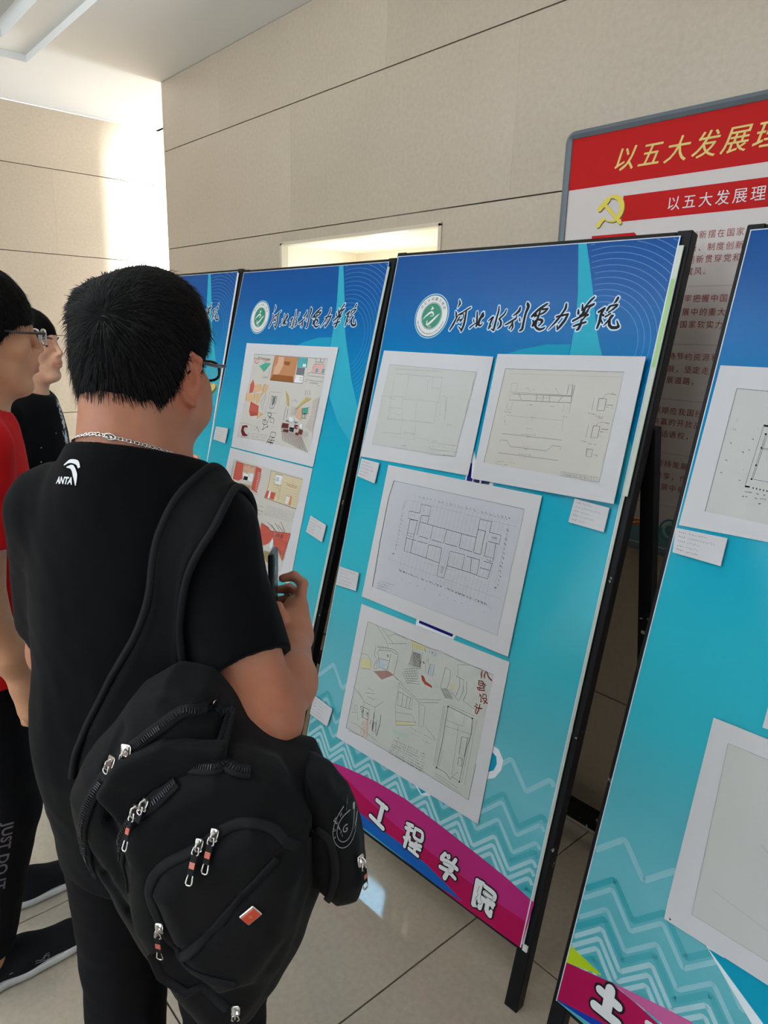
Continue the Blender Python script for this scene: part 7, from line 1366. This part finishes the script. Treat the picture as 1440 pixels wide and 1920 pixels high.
def onshoe(y, z):
    o_ = Vector(frs.w(.2, y, z)); h_, n_, i_, d_ = UB.ray_cast(o_, Vector(-frs.R[:, 0])); return (h_+n_*.001) if h_ is not None else o_
for pl in ([(.085, .046), (.150, .040), (.175, .030), (.180, .040), (.168, .046), (.160, .040), (.150, .047), (.085, .046)], [(.165, .038), (.172, .048), (.180, .046)]):
    m_.tube([tuple(onshoe(y, z)) for y, z in pl], .0008, 4)
m_.obj('outlined_side_mark', mat('silver_grey_print', (150, 150, 155), 0.5), u1)
finalize(p2, (-1.76, .265, 0))
g2 = glasses(F2, 1.03, 1.02, 'clear-framed glasses with dark temples on the man in red', mat('clear_grey_frame', (190, 195, 198), 0.1, trans=0.5), mat('smoky_brown_temple', (62, 50, 52), 0.3))

# ---------------------------------------------------------------- man in black behind
F3 = Frame((-2.590, .705, 1.538), -.84, pitch=.06)
def pose3(q, zs):
    out = {}
    for k, x in (('R', 1), ('L', -1)):
        sh_ = q(x*.165, -.01, zs-.03); el_ = q(x*.195, -.03, zs-.30); wr_ = q(x*.19, .06, zs-.53)
        def hd(S, wr_=wr_, x=x, q=q):
            S.cone(wr_, wr_+np.array([0, 0, -.065]), .025, .021, k=.02)
            for i in range(4): a = wr_+q(0, .024-.016*i, 0)-q(0, 0, 0)+np.array([0, 0, -.07]); finger(S, [a, a+np.array([0, 0, -.03]), a+np.array([-.005*x, 0, -.055])], .0085)
            a = wr_+q(0, .026, 0)-q(0, 0, 0)+np.array([0, 0, -.02]); finger(S, [a, a+np.array([0, 0, -.03]), a+np.array([0, 0, -.05])], .010)
        out[k] = (sh_, el_, wr_, hd)
    return out
p3, q3, B3_, ar3, st3, bo3, base3, ff3, rr3 = standing('young man in black T-shirt with speckled side, looking up behind the man in red', F3, .98, .97, (-2.60, .69), -.62, pose3,
    ('fringe', 5000, .020, 71, (0, -.05, .08), .010), SKIN2, TBLACK, 81)
T = Sdf(); T.ell(q3(0, 0, .90), (.15, .12, .12), B3_, k=.05)
for x in (-1, 1): T.cone(q3(x*.08, 0, .86), q3(x*.1, .02, .5), .09, .065, k=.04); T.cone(q3(x*.1, .02, .5), q3(x*.1, -.01, .06), .065, .055, k=.02)
soft_obj('trousers', T, .007, PANTS, p3, tp(91, .05, .955))
for x in (-1, 1): shoe(p3, q3(x*.10, -.08, 0), -.62-x*.1)
# white speckle print on the chest and side of the shirt
SP = bvh_of(st3); m_ = MB(); rnd = random.Random(5)
for i in range(150):
    t = rnd.random(); a = rnd.gauss(.0, .010)+.02*t; z = 1.36-.20*t; c = q3(-.02+.10*t*0+a, .30, z)
    h_, n_, i_, d_ = SP.ray_cast(Vector(c), Vector(-ff3))
    if h_ is None: continue
    r_ = rnd.uniform(.0012, .0045); tx = Vector((0, 0, 1)).cross(n_).normalized(); ty = n_.cross(tx)
    m_.add([tuple(h_+n_*.001+tx*r_*math.cos(k*1.05+i)*rnd.uniform(.6, 1.2)+ty*r_*math.sin(k*1.05+i)*1.8) for k in range(6)], [tuple(range(6))])
for i in range(16):
    c = q3(rnd.uniform(-.12, .14), .3, rnd.uniform(1.15, 1.38)); h_, n_, i_, d_ = SP.ray_cast(Vector(c), Vector(-ff3))
    if h_ is None: continue
    tx = Vector((0, 0, 1)).cross(n_).normalized(); ty = n_.cross(tx); m_.add([tuple(h_+n_*.001+tx*.002*math.cos(k*1.05)+ty*.002*math.sin(k*1.05)) for k in range(6)], [tuple(range(6))])
sp_ = m_.obj('white_speckle_print', WHT, st3); sp_['kind'] = 'stuff'
finalize(p3, (-2.60, .69, 0))
